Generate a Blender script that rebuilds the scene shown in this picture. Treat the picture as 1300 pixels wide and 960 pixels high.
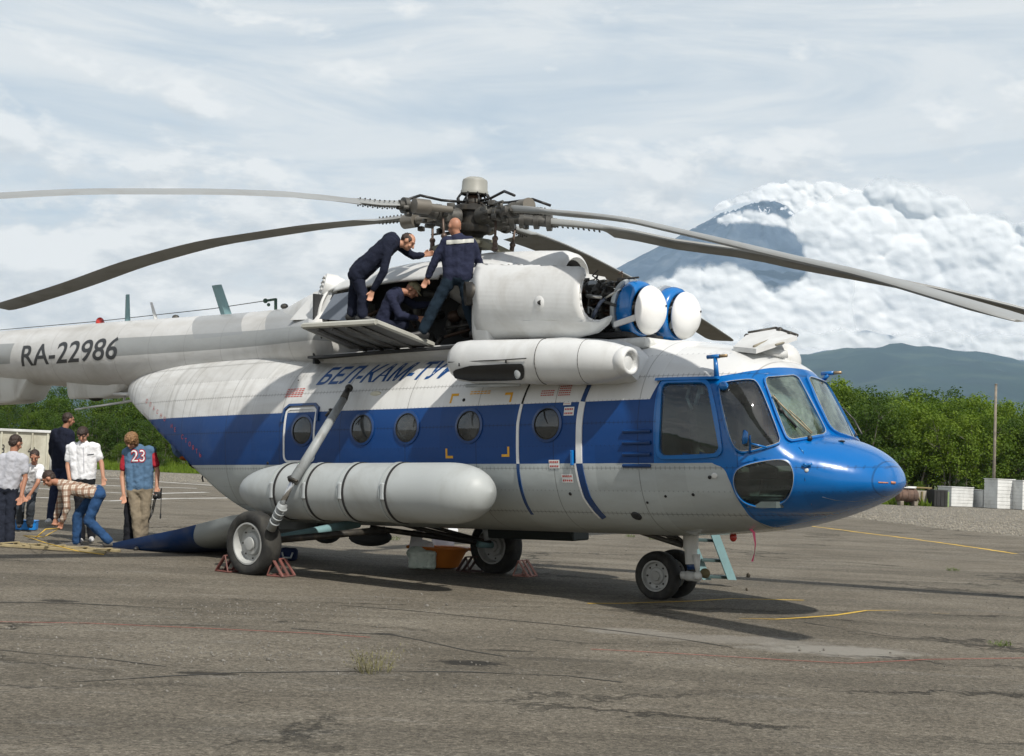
import bpy, bmesh, math, random
from mathutils import Vector, Matrix, noise
from mathutils.bvhtree import BVHTree
sc = bpy.context.scene
for o in list(bpy.data.objects):
    bpy.data.objects.remove(o)
COL = sc.collection
rnd = random.Random(7)
sin, cos, pi, rad = math.sin, math.cos, math.pi, math.radians

# ------------------------------------------------------------------ camera
FPX, CAM_H, PITCH, ROLL = 1750.0, 1.46, 0.0608, 0.043      # focal length in pixels of a 1300 wide frame
cam_d = bpy.data.cameras.new('camera')
cam_d.sensor_width = 36.0
cam_d.lens = FPX / 1300 * 36.0
cam_d.clip_start = 0.1
cam_d.clip_end = 90000
cam = bpy.data.objects.new('camera', cam_d)
COL.objects.link(cam)
_r0, _u0, _f0 = Vector((1, 0, 0)), Vector((0, -sin(PITCH), cos(PITCH))), Vector((0, cos(PITCH), sin(PITCH)))
_er = _r0 * cos(ROLL) + _u0 * sin(ROLL)
_eu = _u0 * cos(ROLL) - _r0 * sin(ROLL)
CAM = Vector((0, 0, CAM_H))
cam.matrix_world = Matrix(((_er.x, _eu.x, -_f0.x, 0), (_er.y, _eu.y, -_f0.y, 0), (_er.z, _eu.z, -_f0.z, CAM_H), (0, 0, 0, 1)))
sc.camera = cam
sc.render.resolution_x, sc.render.resolution_y = 1024, 756


def ray(px, py):
    "direction of the sight line through a point of the photograph (used to survey where things stand)"
    return _er * ((px - 650) / FPX) - _eu * ((py - 480) / FPX) + _f0


def gnd(px, py, z=0.0):
    d = ray(px, py)
    return CAM + d * ((z - CAM_H) / d.z)


def at(px, py, Y):
    d = ray(px, py)
    return CAM + d * (Y / d.y)


# ------------------------------------------------------------------ light and sky
SUN_AZ, SUN_EL = rad(-62), rad(48)          # azimuth from +X towards +Y, elevation
SUN_V = Vector((cos(SUN_AZ) * cos(SUN_EL), sin(SUN_AZ) * cos(SUN_EL), sin(SUN_EL)))
sun_d = bpy.data.lights.new('sun', 'SUN')
sun_d.energy = 4.6
sun_d.angle = rad(1.2)
sun_d.color = (1.0, 0.95, 0.87)
sun = bpy.data.objects.new('sun', sun_d)
COL.objects.link(sun)
sun.rotation_euler = SUN_V.to_track_quat('Z', 'Y').to_euler()
sc.view_settings.view_transform = 'Standard'
sc.view_settings.look = 'None'
sc.view_settings.exposure = 0.0
sc.view_settings.gamma = 1.0
sc.view_settings.use_curve_mapping = False
sc.cycles.use_denoising = True
sc.cycles.max_bounces = 8
sc.cycles.transparent_max_bounces = 24
sc.cycles.volume_bounces = 1
sc.cycles.caustics_reflective = False
sc.cycles.caustics_refractive = False


class NT:
    "small helper for node trees"
    def __init__(s, tree):
        s.t = tree
        s.t.nodes.clear()

    def n(s, typ, **kw):
        nd = s.t.nodes.new(typ)
        for k, v in kw.items():
            if k == 'ins':
                for i, x in v.items():
                    if isinstance(x, bpy.types.NodeSocket):
                        s.t.links.new(x, nd.inputs[i])
                    else:
                        nd.inputs[i].default_value = x
            else:
                setattr(nd, k, v)
        return nd

    def math(s, op, a, b=0.0, c=0.0, clamp=False):
        nd = s.n('ShaderNodeMath', operation=op, use_clamp=clamp, ins={0: a, 1: b, 2: c})
        return nd.outputs[0]

    def mix(s, fac, a, b, blend='MIX'):
        nd = s.t.nodes.new('ShaderNodeMix')
        nd.data_type = 'RGBA'
        nd.blend_type = blend
        for i, x in ((0, fac), (6, a), (7, b)):
            if isinstance(x, bpy.types.NodeSocket):
                s.t.links.new(x, nd.inputs[i])
            else:
                nd.inputs[i].default_value = x if i == 0 else (tuple(x) + (1,))[:4]
        return nd.outputs[2]

    def ramp(s, fac, stops, interp='LINEAR'):
        nd = s.n('ShaderNodeValToRGB', ins={0: fac})
        cr = nd.color_ramp
        cr.interpolation = interp
        while len(cr.elements) < len(stops):
            cr.elements.new(0.5)
        for e, (p, c) in zip(cr.elements, stops):
            e.position = p
            e.color = (c, c, c, 1) if isinstance(c, (int, float)) else (tuple(c) + (1,))[:4]
        return nd.outputs[0]

    def noise(s, vec, scale, detail=4, rough=0.55, dist=0.0):
        nd = s.n('ShaderNodeTexNoise', ins={'Scale': scale, 'Detail': detail, 'Roughness': rough, 'Distortion': dist})
        if vec is not None:
            s.t.links.new(vec, nd.inputs['Vector'])
        return nd.outputs[0]

    def mapping(s, vec, scale=(1, 1, 1), loc=(0, 0, 0), rot=(0, 0, 0)):
        nd = s.n('ShaderNodeMapping', ins={'Scale': scale, 'Location': loc, 'Rotation': rot})
        s.t.links.new(vec, nd.inputs[0])
        return nd.outputs[0]


world = bpy.data.worlds.new('World')
sc.world = world
world.use_nodes = True
W = NT(world.node_tree)
_tc = W.n('ShaderNodeTexCoord')
_sky = W.n('ShaderNodeTexSky', sky_type='NISHITA', sun_disc=False)
_sky.sun_elevation = SUN_EL
_sky.sun_rotation = pi / 2 - SUN_AZ
_sky.air_density = 1.0
_sky.dust_density = 1.5
_sky.ozone_density = 1.0
_gen = _tc.outputs['Generated']
_sep = W.n('ShaderNodeSeparateXYZ', ins={0: _gen})
_el = _sep.outputs[2]
# high veil: long flat streaks over blue, thinning towards the zenith
_v1 = W.mapping(_gen, scale=(2.2, 2.2, 13.0), loc=(0.7, 0.2, 0.0), rot=(0, rad(2), 0))
_vn = W.noise(_v1, 1.7, 10, 0.60, 0.6)
_veil = W.ramp(_vn, [(0.30, 0.0), (0.55, 1.0)])
_thin = W.ramp(_el, [(0.30, 1.0), (0.62, 0.35)])
# cumulus: heaped low over the horizon, bright tops and grey flat bases
def _cnoise(dz):
    return W.noise(W.mapping(_gen, scale=(5.0, 5.0, 11.0), loc=(1.3, 2.0, 0.35 + dz)), 2.1, 13, 0.58, 0.15)
_cn, _cn2 = _cnoise(0.0), _cnoise(0.16)
_low = W.ramp(_el, [(0.0, 1.0), (0.12, 0.88), (0.175, 0.45), (0.24, 0.12), (0.30, 0.0)])
_cum = W.ramp(W.math('ADD', _cn, W.math('MULTIPLY', _low, 0.30)), [(0.57, 0.0), (0.68, 1.0)])
_lit = W.math('ADD', W.math('MULTIPLY', W.math('SUBTRACT', _cn, _cn2), 3.2), 0.52)
_ccol = W.ramp(_lit, [(0.10, (6.9, 7.1, 7.2)), (0.42, (8.5, 8.5, 8.35)), (0.72, (10.3, 10.1, 9.7))])
_vcol = W.ramp(_vn, [(0.36, (8.0, 8.3, 8.4)), (0.66, (9.3, 9.25, 9.0))])
_base = W.mix(W.ramp(_el, [(0.30, 0.75), (0.65, 0.12)]), _sky.outputs[0], (6.9, 7.6, 8.1))
_c = W.mix(W.math('MULTIPLY', W.math('MULTIPLY', _veil, _thin), 0.92), _base, _vcol)
_c = W.mix(W.math('MULTIPLY', _cum, 0.96), _c, _ccol)
# below the horizon the world is only ground bounce
_c = W.mix(W.ramp(_el, [(0.0, 1.0), (0.004, 0.0)]), _c, (3.0, 2.9, 2.7))
_bg = W.n('ShaderNodeBackground', ins={0: _c, 1: 0.1})
_wo = W.n('ShaderNodeOutputWorld', ins={0: _bg.outputs[0]})

# ------------------------------------------------------------------ materials
MATS = {}


def mat(name, col, rough=0.6, metal=0.0, var=0.12, vscale=3.0, bump=0.0, bscale=40.0, coat=0.0, spec=0.5, dirt=None, ds=2.0, sub=None):
    "principled paint / cloth / rubber with mottling, optional second dirt colour and relief"
    if name in MATS:
        return MATS[name]
    m = bpy.data.materials.new(name)
    m.use_nodes = True
    N = NT(m.node_tree)
    tc = N.n('ShaderNodeTexCoord').outputs['Object']
    f = N.noise(tc, vscale, 6, 0.6)
    k = N.ramp(f, [(0.3, 1 - var), (0.7, 1 + var)])
    c = N.mix(1.0, col, k, 'MULTIPLY')
    if dirt:
        g = N.ramp(N.noise(N.mapping(tc, scale=(1, 1, 0.6)), ds, 8, 0.65, 0.6), [(0.48, 0.0), (0.72, 1.0)])
        c = N.mix(N.math('MULTIPLY', g, dirt[3]), c, dirt[:3])
    p = N.n('ShaderNodeBsdfPrincipled', ins={'Base Color': c, 'Roughness': rough, 'Metallic': metal, 'Coat Weight': coat, 'Specular IOR Level': spec})
    if bump:
        b = N.n('ShaderNodeBump', ins={'Strength': min(1.0, bump), 'Distance': 0.01, 'Height': N.noise(tc, bscale, 5, 0.6)})
        m.node_tree.links.new(b.outputs[0], p.inputs['Normal'])
    N.n('ShaderNodeOutputMaterial', ins={0: p.outputs[0]})
    MATS[name] = m
    return m


# ------------------------------------------------------------------ object helpers
def tag(o, label=None, cat=None, group=None, kind=None):
    if label:
        o['label'] = label
    if cat:
        o['category'] = cat
    if group:
        o['group'] = group
    if kind:
        o['kind'] = kind
    return o


def empty(name, M4, label=None, cat=None, group=None):
    e = bpy.data.objects.new(name, None)
    COL.objects.link(e)
    e.matrix_world = M4
    e.empty_display_size = 0.2
    return tag(e, label, cat, group)


def mesh_obj(name, bm, m, parent=None, smooth=True, autosmooth=None, mats=None):
    bmesh.ops.recalc_face_normals(bm, faces=bm.faces)
    me = bpy.data.meshes.new(name)
    bm.to_mesh(me)
    bm.free()
    if smooth:
        for p in me.polygons:
            p.use_smooth = True
        if autosmooth is not None:
            me.set_sharp_from_angle(angle=rad(autosmooth))
    for x in (mats or [m]):
        me.materials.append(x)
    o = bpy.data.objects.new(name, me)
    COL.objects.link(o)
    if parent:
        o.parent = parent
    return o


def T(loc=(0, 0, 0), rot=(0, 0, 0), scl=(1, 1, 1)):
    from mathutils import Euler
    return Matrix.LocRotScale(Vector(loc), Euler(rot), Vector(scl))


def frame_z(a, b):
    "matrix with origin a whose z axis points to b"
    a, b = Vector(a), Vector(b)
    z = (b - a).normalized()
    return Matrix.Translation(a) @ z.to_track_quat('Z', 'Y').to_matrix().to_4x4()


def box(bm, c, s, M=None, bev=0.0, rot=(0, 0, 0)):
    mm = T(c, rot, s)
    if M is not None:
        mm = M @ mm
    r = bmesh.ops.create_cube(bm, size=1.0, matrix=mm)
    if bev:
        es = {e for v in r['verts'] for e in v.link_edges}
        bmesh.ops.bevel(bm, geom=list(es), offset=bev, segments=2, affect='EDGES', profile=0.5)
    return r


def tube(bm, a, b, r1, r2=None, n=12, cap=True):
    a, b = Vector(a), Vector(b)
    L = (b - a).length
    if L < 1e-6:
        return
    r2 = r1 if r2 is None else r2
    mm = frame_z(a, b) @ Matrix.Translation((0, 0, L / 2))
    bmesh.ops.create_cone(bm, cap_ends=cap, segments=n, radius1=r1, radius2=r2, depth=L, matrix=mm)


def ball(bm, c, r, M=None, u=14, v=9):
    s = r if isinstance(r, (tuple, list)) else (r, r, r)
    mm = T(c, (0, 0, 0), s)
    if M is not None:
        mm = M @ mm
    bmesh.ops.create_uvsphere(bm, u_segments=u, v_segments=v, radius=1.0, matrix=mm)


def path(bm, pts, r, n=8):
    for a, b in zip(pts[:-1], pts[1:]):
        tube(bm, a, b, r, r, n)
    for p in pts[1:-1]:
        ball(bm, p, r, u=n, v=6)


def lathe(bm, prof, M, n=32, closed=False):
    "prof: list of (r, z) turned about the z axis of M"
    rings = []
    for r, z in prof:
        if r < 1e-5:
            rings.append([bm.verts.new(M @ Vector((0, 0, z)))])
        else:
            rings.append([bm.verts.new(M @ Vector((r * cos(2 * pi * i / n), r * sin(2 * pi * i / n), z))) for i in range(n)])
    if closed:
        rings.append(rings[0])
    for A, B in zip(rings[:-1], rings[1:]):
        for i in range(n):
            j = (i + 1) % n
            if len(A) == 1 and len(B) == 1:
                continue
            if len(A) == 1:
                bm.faces.new((A[0], B[i], B[j]))
            elif len(B) == 1:
                bm.faces.new((A[i], A[j], B[0]))
            else:
                bm.faces.new((A[i], A[j], B[j], B[i]))


def loft(bm, rings, cap=True, close=True):
    "rings: lists of points, equal counts"
    R = [[bm.verts.new(p) for p in ring] for ring in rings]
    n = len(R[0])
    for A, B in zip(R[:-1], R[1:]):
        for i in range(n if close else n - 1):
            j = (i + 1) % n
            bm.faces.new((A[i], A[j], B[j], B[i]))
    if cap:
        bm.faces.new(R[0])
        bm.faces.new(R[-1])
    return R


def lerp(tab, x):
    if x <= tab[0][0]:
        return tab[0][1]
    for (a, va), (b, vb) in zip(tab[:-1], tab[1:]):
        if x <= b:
            t = (x - a) / (b - a)
            return va + (vb - va) * t
    return tab[-1][1]


def slerp_tab(tab, x):
    "monotone smooth interpolation (Catmull with clamped tangents)"
    if x <= tab[0][0]:
        return tab[0][1]
    if x >= tab[-1][0]:
        return tab[-1][1]
    for i in range(len(tab) - 1):
        if x <= tab[i + 1][0]:
            break
    x0, y0 = tab[i]
    x1, y1 = tab[i + 1]
    d = (y1 - y0) / (x1 - x0)
    def tan(k):
        if k <= 0 or k >= len(tab) - 1:
            return d
        a = (tab[k][1] - tab[k - 1][1]) / (tab[k][0] - tab[k - 1][0])
        b = (tab[k + 1][1] - tab[k][1]) / (tab[k + 1][0] - tab[k][0])
        return 0.0 if a * b <= 0 else 2 * a * b / (a + b)
    m0, m1, h = tan(i), tan(i + 1), x1 - x0
    t = (x - x0) / h
    return (2 * t**3 - 3 * t**2 + 1) * y0 + (t**3 - 2 * t**2 + t) * h * m0 + (-2 * t**3 + 3 * t**2) * y1 + (t**3 - t**2) * h * m1
# ------------------------------------------------------------------ the setting: ground, tarmac, gravel, grass, far hills, volcano
def sheet(name, pts, z, m, label=None, sub=0):
    bm = bmesh.new()
    vs = [bm.verts.new((p[0], p[1], z)) for p in pts]
    bm.faces.new(vs)
    o = mesh_obj(name, bm, m, smooth=False)
    o['kind'] = 'structure'
    if label:
        o['label'] = label
    return o


def tarmac_mat():
    m = bpy.data.materials.new('weathered_tarmac')
    m.use_nodes = True
    N = NT(m.node_tree)
    P = N.n('ShaderNodeNewGeometry').outputs['Position']
    grit = N.noise(P, 90.0, 4, 0.75)
    grit2 = N.noise(P, 28.0, 5, 0.7)
    patch = N.noise(P, 0.55, 8, 0.62, 0.4)
    sweep = N.noise(N.mapping(P, scale=(0.22, 1.5, 1), rot=(0, 0, 0.12)), 0.9, 8, 0.65, 0.7)
    c = N.ramp(patch, [(0.3, (0.130, 0.114, 0.088)), (0.5, (0.172, 0.152, 0.119)), (0.72, (0.21, 0.189, 0.150))])
    c = N.mix(N.ramp(sweep, [(0.44, 0.0), (0.62, 0.5)]), c, (0.085, 0.076, 0.060))
    c = N.mix(N.ramp(N.noise(N.mapping(P, scale=(0.5, 2.2, 1), loc=(4, 1, 0)), 1.3, 7, 0.7, 0.5), [(0.56, 0.0), (0.74, 0.45)]), c, (0.27, 0.26, 0.235))
    c = N.mix(1.0, c, N.ramp(grit, [(0.30, 0.6), (0.5, 1.0), (0.70, 1.45)]), 'MULTIPLY')
    c = N.mix(1.0, c, N.ramp(grit2, [(0.32, 0.75), (0.68, 1.25)]), 'MULTIPLY')
    # pebbles of the aggregate, dark and pale
    for sc2, lo, hi in ((38.0, 0.70, 1.28), (75.0, 0.62, 1.35)):
        vp = N.n('ShaderNodeTexVoronoi', ins={'Scale': sc2})
        m.node_tree.links.new(P, vp.inputs['Vector'])
        c = N.mix(1.0, c, N.ramp(N.n('ShaderNodeSeparateColor', ins={0: vp.outputs['Color']}).outputs[0], [(0.0, lo), (0.25, 0.9), (0.8, 1.08), (1.0, hi)]), 'MULTIPLY')
    # surveyed stains: spilt cement (pale) and tar (dark), ragged by noise
    for (px, py, rx, ry, colr, k) in ((1060, 826, 0.85, 0.42, (0.30, 0.285, 0.25), .75), (930, 812, 1.0, 0.35, (0.27, 0.255, 0.225), .5), (800, 802, .5, .28, (0.27, 0.255, 0.225), .55), (75, 763, .22, .14, (.035, .032, .026), .9),
                                  (260, 855, .24, .08, (.035, .032, .026), .9), (600, 842, .30, .17, (.03, .028, .024), .95), (645, 826, .30, .06, (.04, .037, .03), .8), (490, 805, .12, .07, (.03, .028, .024), .9), (720, 838, .6, .12, (.06, .055, .045), .5)):
        g0 = gnd(px, py)
        dv = N.mapping(P, loc=(-g0.x / rx, -g0.y / ry, 0), scale=(1 / rx, 1 / ry, 0))
        ln = N.n('ShaderNodeVectorMath', operation='LENGTH', ins={0: dv}).outputs['Value']
        e_ = N.math('ADD', ln, N.math('MULTIPLY', N.math('SUBTRACT', N.noise(P, 3.2 / max(rx, .2), 7, .7, .5), 0.5), 1.9))
        c = N.mix(N.math('MULTIPLY', N.ramp(e_, [(0.55, 1.0), (1.0, 0.0)]), k), c, colr)
    # hairline cracks running mostly across the view
    wp = N.n('ShaderNodeVectorMath', operation='ADD', ins={0: N.mapping(P, scale=(0.16, 0.42, 1))})
    nz = N.n('ShaderNodeTexNoise', ins={'Scale': 1.2, 'Detail': 8.0, 'Roughness': 0.7})
    m.node_tree.links.new(P, nz.inputs['Vector'])
    sc_ = N.n('ShaderNodeVectorMath', operation='SCALE', ins={0: nz.outputs['Color'], 'Scale': 0.45})
    m.node_tree.links.new(sc_.outputs[0], wp.inputs[1])
    vo = N.n('ShaderNodeTexVoronoi', feature='DISTANCE_TO_EDGE', ins={'Scale': 0.8})
    m.node_tree.links.new(wp.outputs[0], vo.inputs['Vector'])
    crack = N.ramp(vo.outputs['Distance'], [(0.002, 1.0), (0.009, 0.0)])
    crack = N.math('MULTIPLY', crack, N.ramp(N.noise(P, 0.35, 3), [(0.42, 0.0), (0.55, 1.0)]))
    c = N.mix(N.math('MULTIPLY', crack, 0.75), c, (0.045, 0.042, 0.036))
    h = N.math('ADD', N.math('MULTIPLY', grit, 0.5), N.math('ADD', N.math('MULTIPLY', grit2, 0.8), N.math('MULTIPLY', crack, -1.2)))
    b = N.n('ShaderNodeBump', ins={'Strength': 1.0, 'Distance': 0.02, 'Height': h})
    p = N.n('ShaderNodeBsdfPrincipled', ins={'Base Color': c, 'Roughness': 0.93, 'Specular IOR Level': 0.2, 'Normal': b.outputs[0]})
    N.n('ShaderNodeOutputMaterial', ins={0: p.outputs[0]})
    return m


def gravel_mat(name, base, hi, scale=9.0):
    m = bpy.data.materials.new(name)
    m.use_nodes = True
    N = NT(m.node_tree)
    P = N.n('ShaderNodeNewGeometry').outputs['Position']
    vo = N.n('ShaderNodeTexVoronoi', ins={'Scale': scale})
    m.node_tree.links.new(P, vo.inputs['Vector'])
    k = N.noise(P, 0.8, 8, 0.7)
    f = N.noise(P, scale * 0.7, 5, 0.75)
    c = N.mix(N.ramp(k, [(0.35, 0.0), (0.65, 1.0)]), base, hi)
    c = N.mix(1.0, c, N.ramp(f, [(0.3, 0.45), (0.7, 1.45)]), 'MULTIPLY')
    g = N.n('ShaderNodeSeparateColor', ins={0: vo.outputs['Color']}).outputs[0]
    c = N.mix(1.0, c, N.ramp(g, [(0.0, 0.6), (1.0, 1.3)]), 'MULTIPLY')
    h = N.math('ADD', N.math('MULTIPLY', vo.outputs['Distance'], -1.0), f)
    b = N.n('ShaderNodeBump', ins={'Strength': 1.0, 'Distance': 0.06, 'Height': h})
    p = N.n('ShaderNodeBsdfPrincipled', ins={'Base Color': c, 'Roughness': 0.95, 'Specular IOR Level': 0.2, 'Normal': b.outputs[0]})
    N.n('ShaderNodeOutputMaterial', ins={0: p.outputs[0]})
    return m


M_TAR = tarmac_mat()
M_GRAV = gravel_mat('loose_gravel', (0.18, 0.165, 0.135), (0.27, 0.25, 0.21), 7.0)
M_SOIL = gravel_mat('soil_and_weeds', (0.055, 0.068, 0.026), (0.09, 0.11, 0.035), 1.5)

sheet('ground', [(-40000, -3000), (40000, -3000), (40000, 40000), (-40000, 40000)], -0.012, M_SOIL)
sheet('gravel_strip', [(-260, -40), (300, -40), (300, 98), (40, 92), (12, 84), (-12, 100), (-120, 112), (-260, 118)], -0.006, M_GRAV)


# tarmac edge surveyed from the photograph
def G(px, py, z=0.0):
    p = gnd(px, py, z)
    return (p.x, p.y)


edge = [G(1300, 681), G(1200, 672), G(1120, 662), G(1040, 652), G(900, 640), G(600, 628), G(400, 622), G(300, 618), G(150, 606), G(0, 597)]
sheet('tarmac', [(-260, -60), (300, -60), (300, edge[0][1] - 3)] + edge + [(-260, edge[-1][1] - 2)], 0.0, M_TAR)

M_WHITEP = mat('faded_white_line_paint', (0.62, 0.61, 0.58), 0.9, var=0.2, vscale=2.5, dirt=(0.2, 0.19, 0.17, 0.8), ds=3.0)
M_YELP = mat('yellow_line_paint', (0.62, 0.40, 0.04), 0.85, var=0.15, vscale=4, dirt=(0.25, 0.2, 0.1, 0.6), ds=5.0)
M_REDP = mat('thin_red_cord_paint', (0.42, 0.10, 0.07), 0.8, var=0.2)


def ground_line(name, pix, width, m, z=0.004, taper=False, jit=0.0, kind='structure', label=None):
    "a painted line on the ground through surveyed points"
    pts = [gnd(x, y, z) for x, y in pix]
    dense = []
    for a, b in zip(pts[:-1], pts[1:]):
        k = max(1, int((b - a).length / 0.25))
        for i in range(k):
            dense.append(a.lerp(b, i / k))
    dense.append(pts[-1])
    bm = bmesh.new()
    prev = None
    n = len(dense)
    for i, p in enumerate(dense):
        d = (dense[min(i + 1, n - 1)] - dense[max(i - 1, 0)])
        d.z = 0
        d.normalize()
        s = Vector((-d.y, d.x, 0))
        w = width / 2
        if taper:
            w *= 0.15 + 0.85 * sin(pi * i / max(1, n - 1)) ** 0.5
        if jit:
            w *= 1 + jit * (noise.noise(p * 3.1) * 2)
            p = p + s * jit * 0.4 * width * noise.noise(p * 1.7 + Vector((9, 0, 0))) * 3
        cur = (bm.verts.new(p + s * w), bm.verts.new(p - s * w))
        if prev:
            bm.faces.new((prev[0], prev[1], cur[1], cur[0]))
        prev = cur
    o = mesh_obj(name, bm, m, smooth=False)
    o['kind'] = kind
    if label:
        o['label'] = label
    return o


for pix, w in (([(-20, 601), (60, 604), (150, 608), (310, 619)], 0.32), ([(-20, 606), (60, 612), (150, 617), (250, 620)], 0.32),
               ([(20, 618), (90, 623), (180, 627), (262, 625)], 0.24), ([(-20, 630), (60, 632), (140, 636), (220, 633), (305, 632)], 0.2)):
    ground_line('white_marking', pix, w, M_WHITEP, jit=0.15)
ground_line('yellow_marking', [(938, 785), (985, 786), (1020, 784), (1060, 781), (1100, 775), (1143, 775)], 0.055, M_YELP, taper=True)
ground_line('yellow_marking', [(746, 766), (790, 766), (880, 763), (928, 760), (1021, 762)], 0.05, M_YELP, jit=0.2)
ground_line('yellow_marking', [(1183, 778), (1205, 779)], 0.05, M_YELP, taper=True)
ground_line('yellow_marking', [(1030, 668), (1100, 677), (1150, 683), (1215, 692), (1250, 697), (1290, 703)], 0.14, M_YELP, jit=0.4)
ground_line('red_marking', [(-20, 789), (110, 791), (250, 797), (400, 804), (470, 809)], 0.014, M_REDP)
ground_line('red_marking', [(750, 824), (850, 829), (1000, 838), (1080, 842), (1180, 837), (1320, 835)], 0.014, M_REDP)

M_CRACK = mat('open_crack', (0.035, 0.033, 0.028), 0.95, var=0.4, vscale=20)
M_TARPATCH = mat('dark_tar_patch', (0.07, 0.066, 0.058), 0.9, var=0.35, vscale=14, bump=1.0, bscale=30)
for pix, w in (([(-20, 764), (50, 765), (100, 766), (180, 770), (250, 773)], 0.03), ([(10, 795), (90, 793), (115, 791)], 0.025),
               ([(150, 793), (230, 793), (300, 795)], 0.02), ([(370, 798), (440, 803), (500, 806), (535, 813), (590, 825), (640, 833)], 0.028),
               ([(90, 866), (160, 862), (215, 858), (300, 854), (450, 852), (600, 853), (720, 858), (790, 866)], 0.024),
               ([(-10, 824), (60, 831), (130, 836), (210, 846)], 0.018), ([(430, 768), (520, 775), (600, 783), (700, 792), (760, 798), (870, 812), (930, 822)], 0.022),
               ([(1250, 736), (1275, 735), (1310, 733)], 0.04), ([(860, 727), (960, 737), (1080, 747), (1200, 757), (1300, 765)], 0.02),
               ([(1020, 790), (1120, 806), (1230, 818), (1300, 824)], 0.02)):
    ground_line('pavement_crack', pix, w, M_CRACK, jit=0.7, z=0.003)


# loose stones lying on the tarmac
bm = bmesh.new()
for i in range(900):
    px, py = rnd.uniform(-20, 1320), 640 + 240 * rnd.random() ** 0.6
    if rnd.random() < 0.5:
        px, py = rnd.gauss(330, 140), rnd.gauss(775 + rnd.choice((0, 55)), 9)
    if py < 690:
        continue
    p = gnd(px, py)
    s = rnd.uniform(0.004, 0.013) * (1.6 if rnd.random() < 0.06 else 1)
    r = bmesh.ops.create_icosphere(bm, subdivisions=1, radius=s, matrix=T((p.x, p.y, s * 0.4), (rnd.random() * 3, rnd.random() * 3, 0), (1, rnd.uniform(.6, 1), .6)))
tag(mesh_obj('loose_stones', bm, mat('stone_grey', (0.17, 0.16, 0.14), 0.9, var=0.4, vscale=3), smooth=False), 'small loose stones scattered over the tarmac', 'stones', kind='stuff')

# the coarse gravel border at the edge of the tarmac: real stones in the near metres of it
bm = bmesh.new()
for i in range(9000):
    if rnd.random() < 0.62:
        px, py = rnd.uniform(1040, 1320), rnd.uniform(640, 684)
    else:
        px, py = rnd.uniform(-10, 320), rnd.uniform(594, 612)
    p = gnd(px, py)
    if p.y > 75 or p.y < 0:
        continue
    k = lerp([(a[0], a[1]) for a in sorted(edge)], p.x)
    if p.y < k - 0.3:
        continue
    s = rnd.uniform(0.015, 0.042)
    bmesh.ops.create_icosphere(bm, subdivisions=1, radius=s, matrix=T((p.x, p.y, s * 0.3), (rnd.random() * 3, rnd.random() * 3, 0), (1, rnd.uniform(.6, 1), .7)))
tag(mesh_obj('gravel_stones', bm, mat('gravel_stone', (0.25, 0.23, 0.19), 0.9, var=0.45, vscale=5), smooth=False), 'coarse gravel heaped along the edge of the tarmac', 'gravel', kind='stuff')


# weeds
def tuft(bm, c, r, h, n, seed):
    q = random.Random(seed)
    for i in range(n):
        a = q.random() * 2 * pi
        rr = r * q.random() ** 0.5
        b = Vector((c.x + rr * cos(a), c.y + rr * sin(a), c.z))
        a2 = a + q.uniform(-.9, .9)
        lean = Vector((cos(a2), sin(a2), 0)) * q.uniform(0.0, 0.8) * h
        hh = h * q.uniform(0.25, 1.05)
        w = q.uniform(0.001, 0.0022)
        s = Vector((-sin(a + 1), cos(a + 1), 0)) * w
        m1 = b + lean * 0.35 + Vector((0, 0, hh * 0.6))
        t = b + lean + Vector((0, 0, hh))
        v = [bm.verts.new(x) for x in (b - s, b + s, m1 + s * .8, m1 - s * .8, t)]
        bm.faces.new(v[:4])
        bm.faces.new((v[3], v[2], v[4]))
        for k in range(4):
            t0 = b.lerp(t, q.uniform(0.35, 1.0))
            d = Vector((q.uniform(-1, 1), q.uniform(-1, 1), q.uniform(0, 1))).normalized() * q.uniform(0.012, 0.035)
            e = Vector((-d.y, d.x, 0)).normalized() * 0.003
            bm.faces.new([bm.verts.new(x) for x in (t0, t0 + d * .5 + e, t0 + d, t0 + d * .5 - e)])


M_WEED = mat('dry_weed', (0.15, 0.14, 0.06), 0.9, var=0.35, vscale=14)
M_WEEDG = mat('green_weed', (0.10, 0.14, 0.03), 0.9, var=0.35, vscale=14)
bm = bmesh.new()
tuft(bm, gnd(474, 853), 0.13, 0.19, 95, 4)
tag(mesh_obj('weed_tuft', bm, M_WEED, smooth=False), 'dry yellowish weed tuft growing from the tarmac in the foreground', 'weed')
for i, (x, y, g, h) in enumerate(((1210, 725, 'small green weed in the tarmac below the white boxes', .05), (1270, 820, 'small green weed near the bottom right corner of the tarmac', .04),
                               (800, 682, 'low weed behind the nose wheel by the far tyre', .05), (500, 686, 'low green weed behind the grey fuel tank', .08), (830, 685, 'low weed sprouting right of the far wheel chock', .06))):
    bm = bmesh.new()
    tuft(bm, gnd(x, y), 0.10, h, 60, 30 + i)
    tag(mesh_obj('weed_tuft', bm, M_WEEDG, smooth=False), g, 'weed', 'small weeds in the tarmac')
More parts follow.
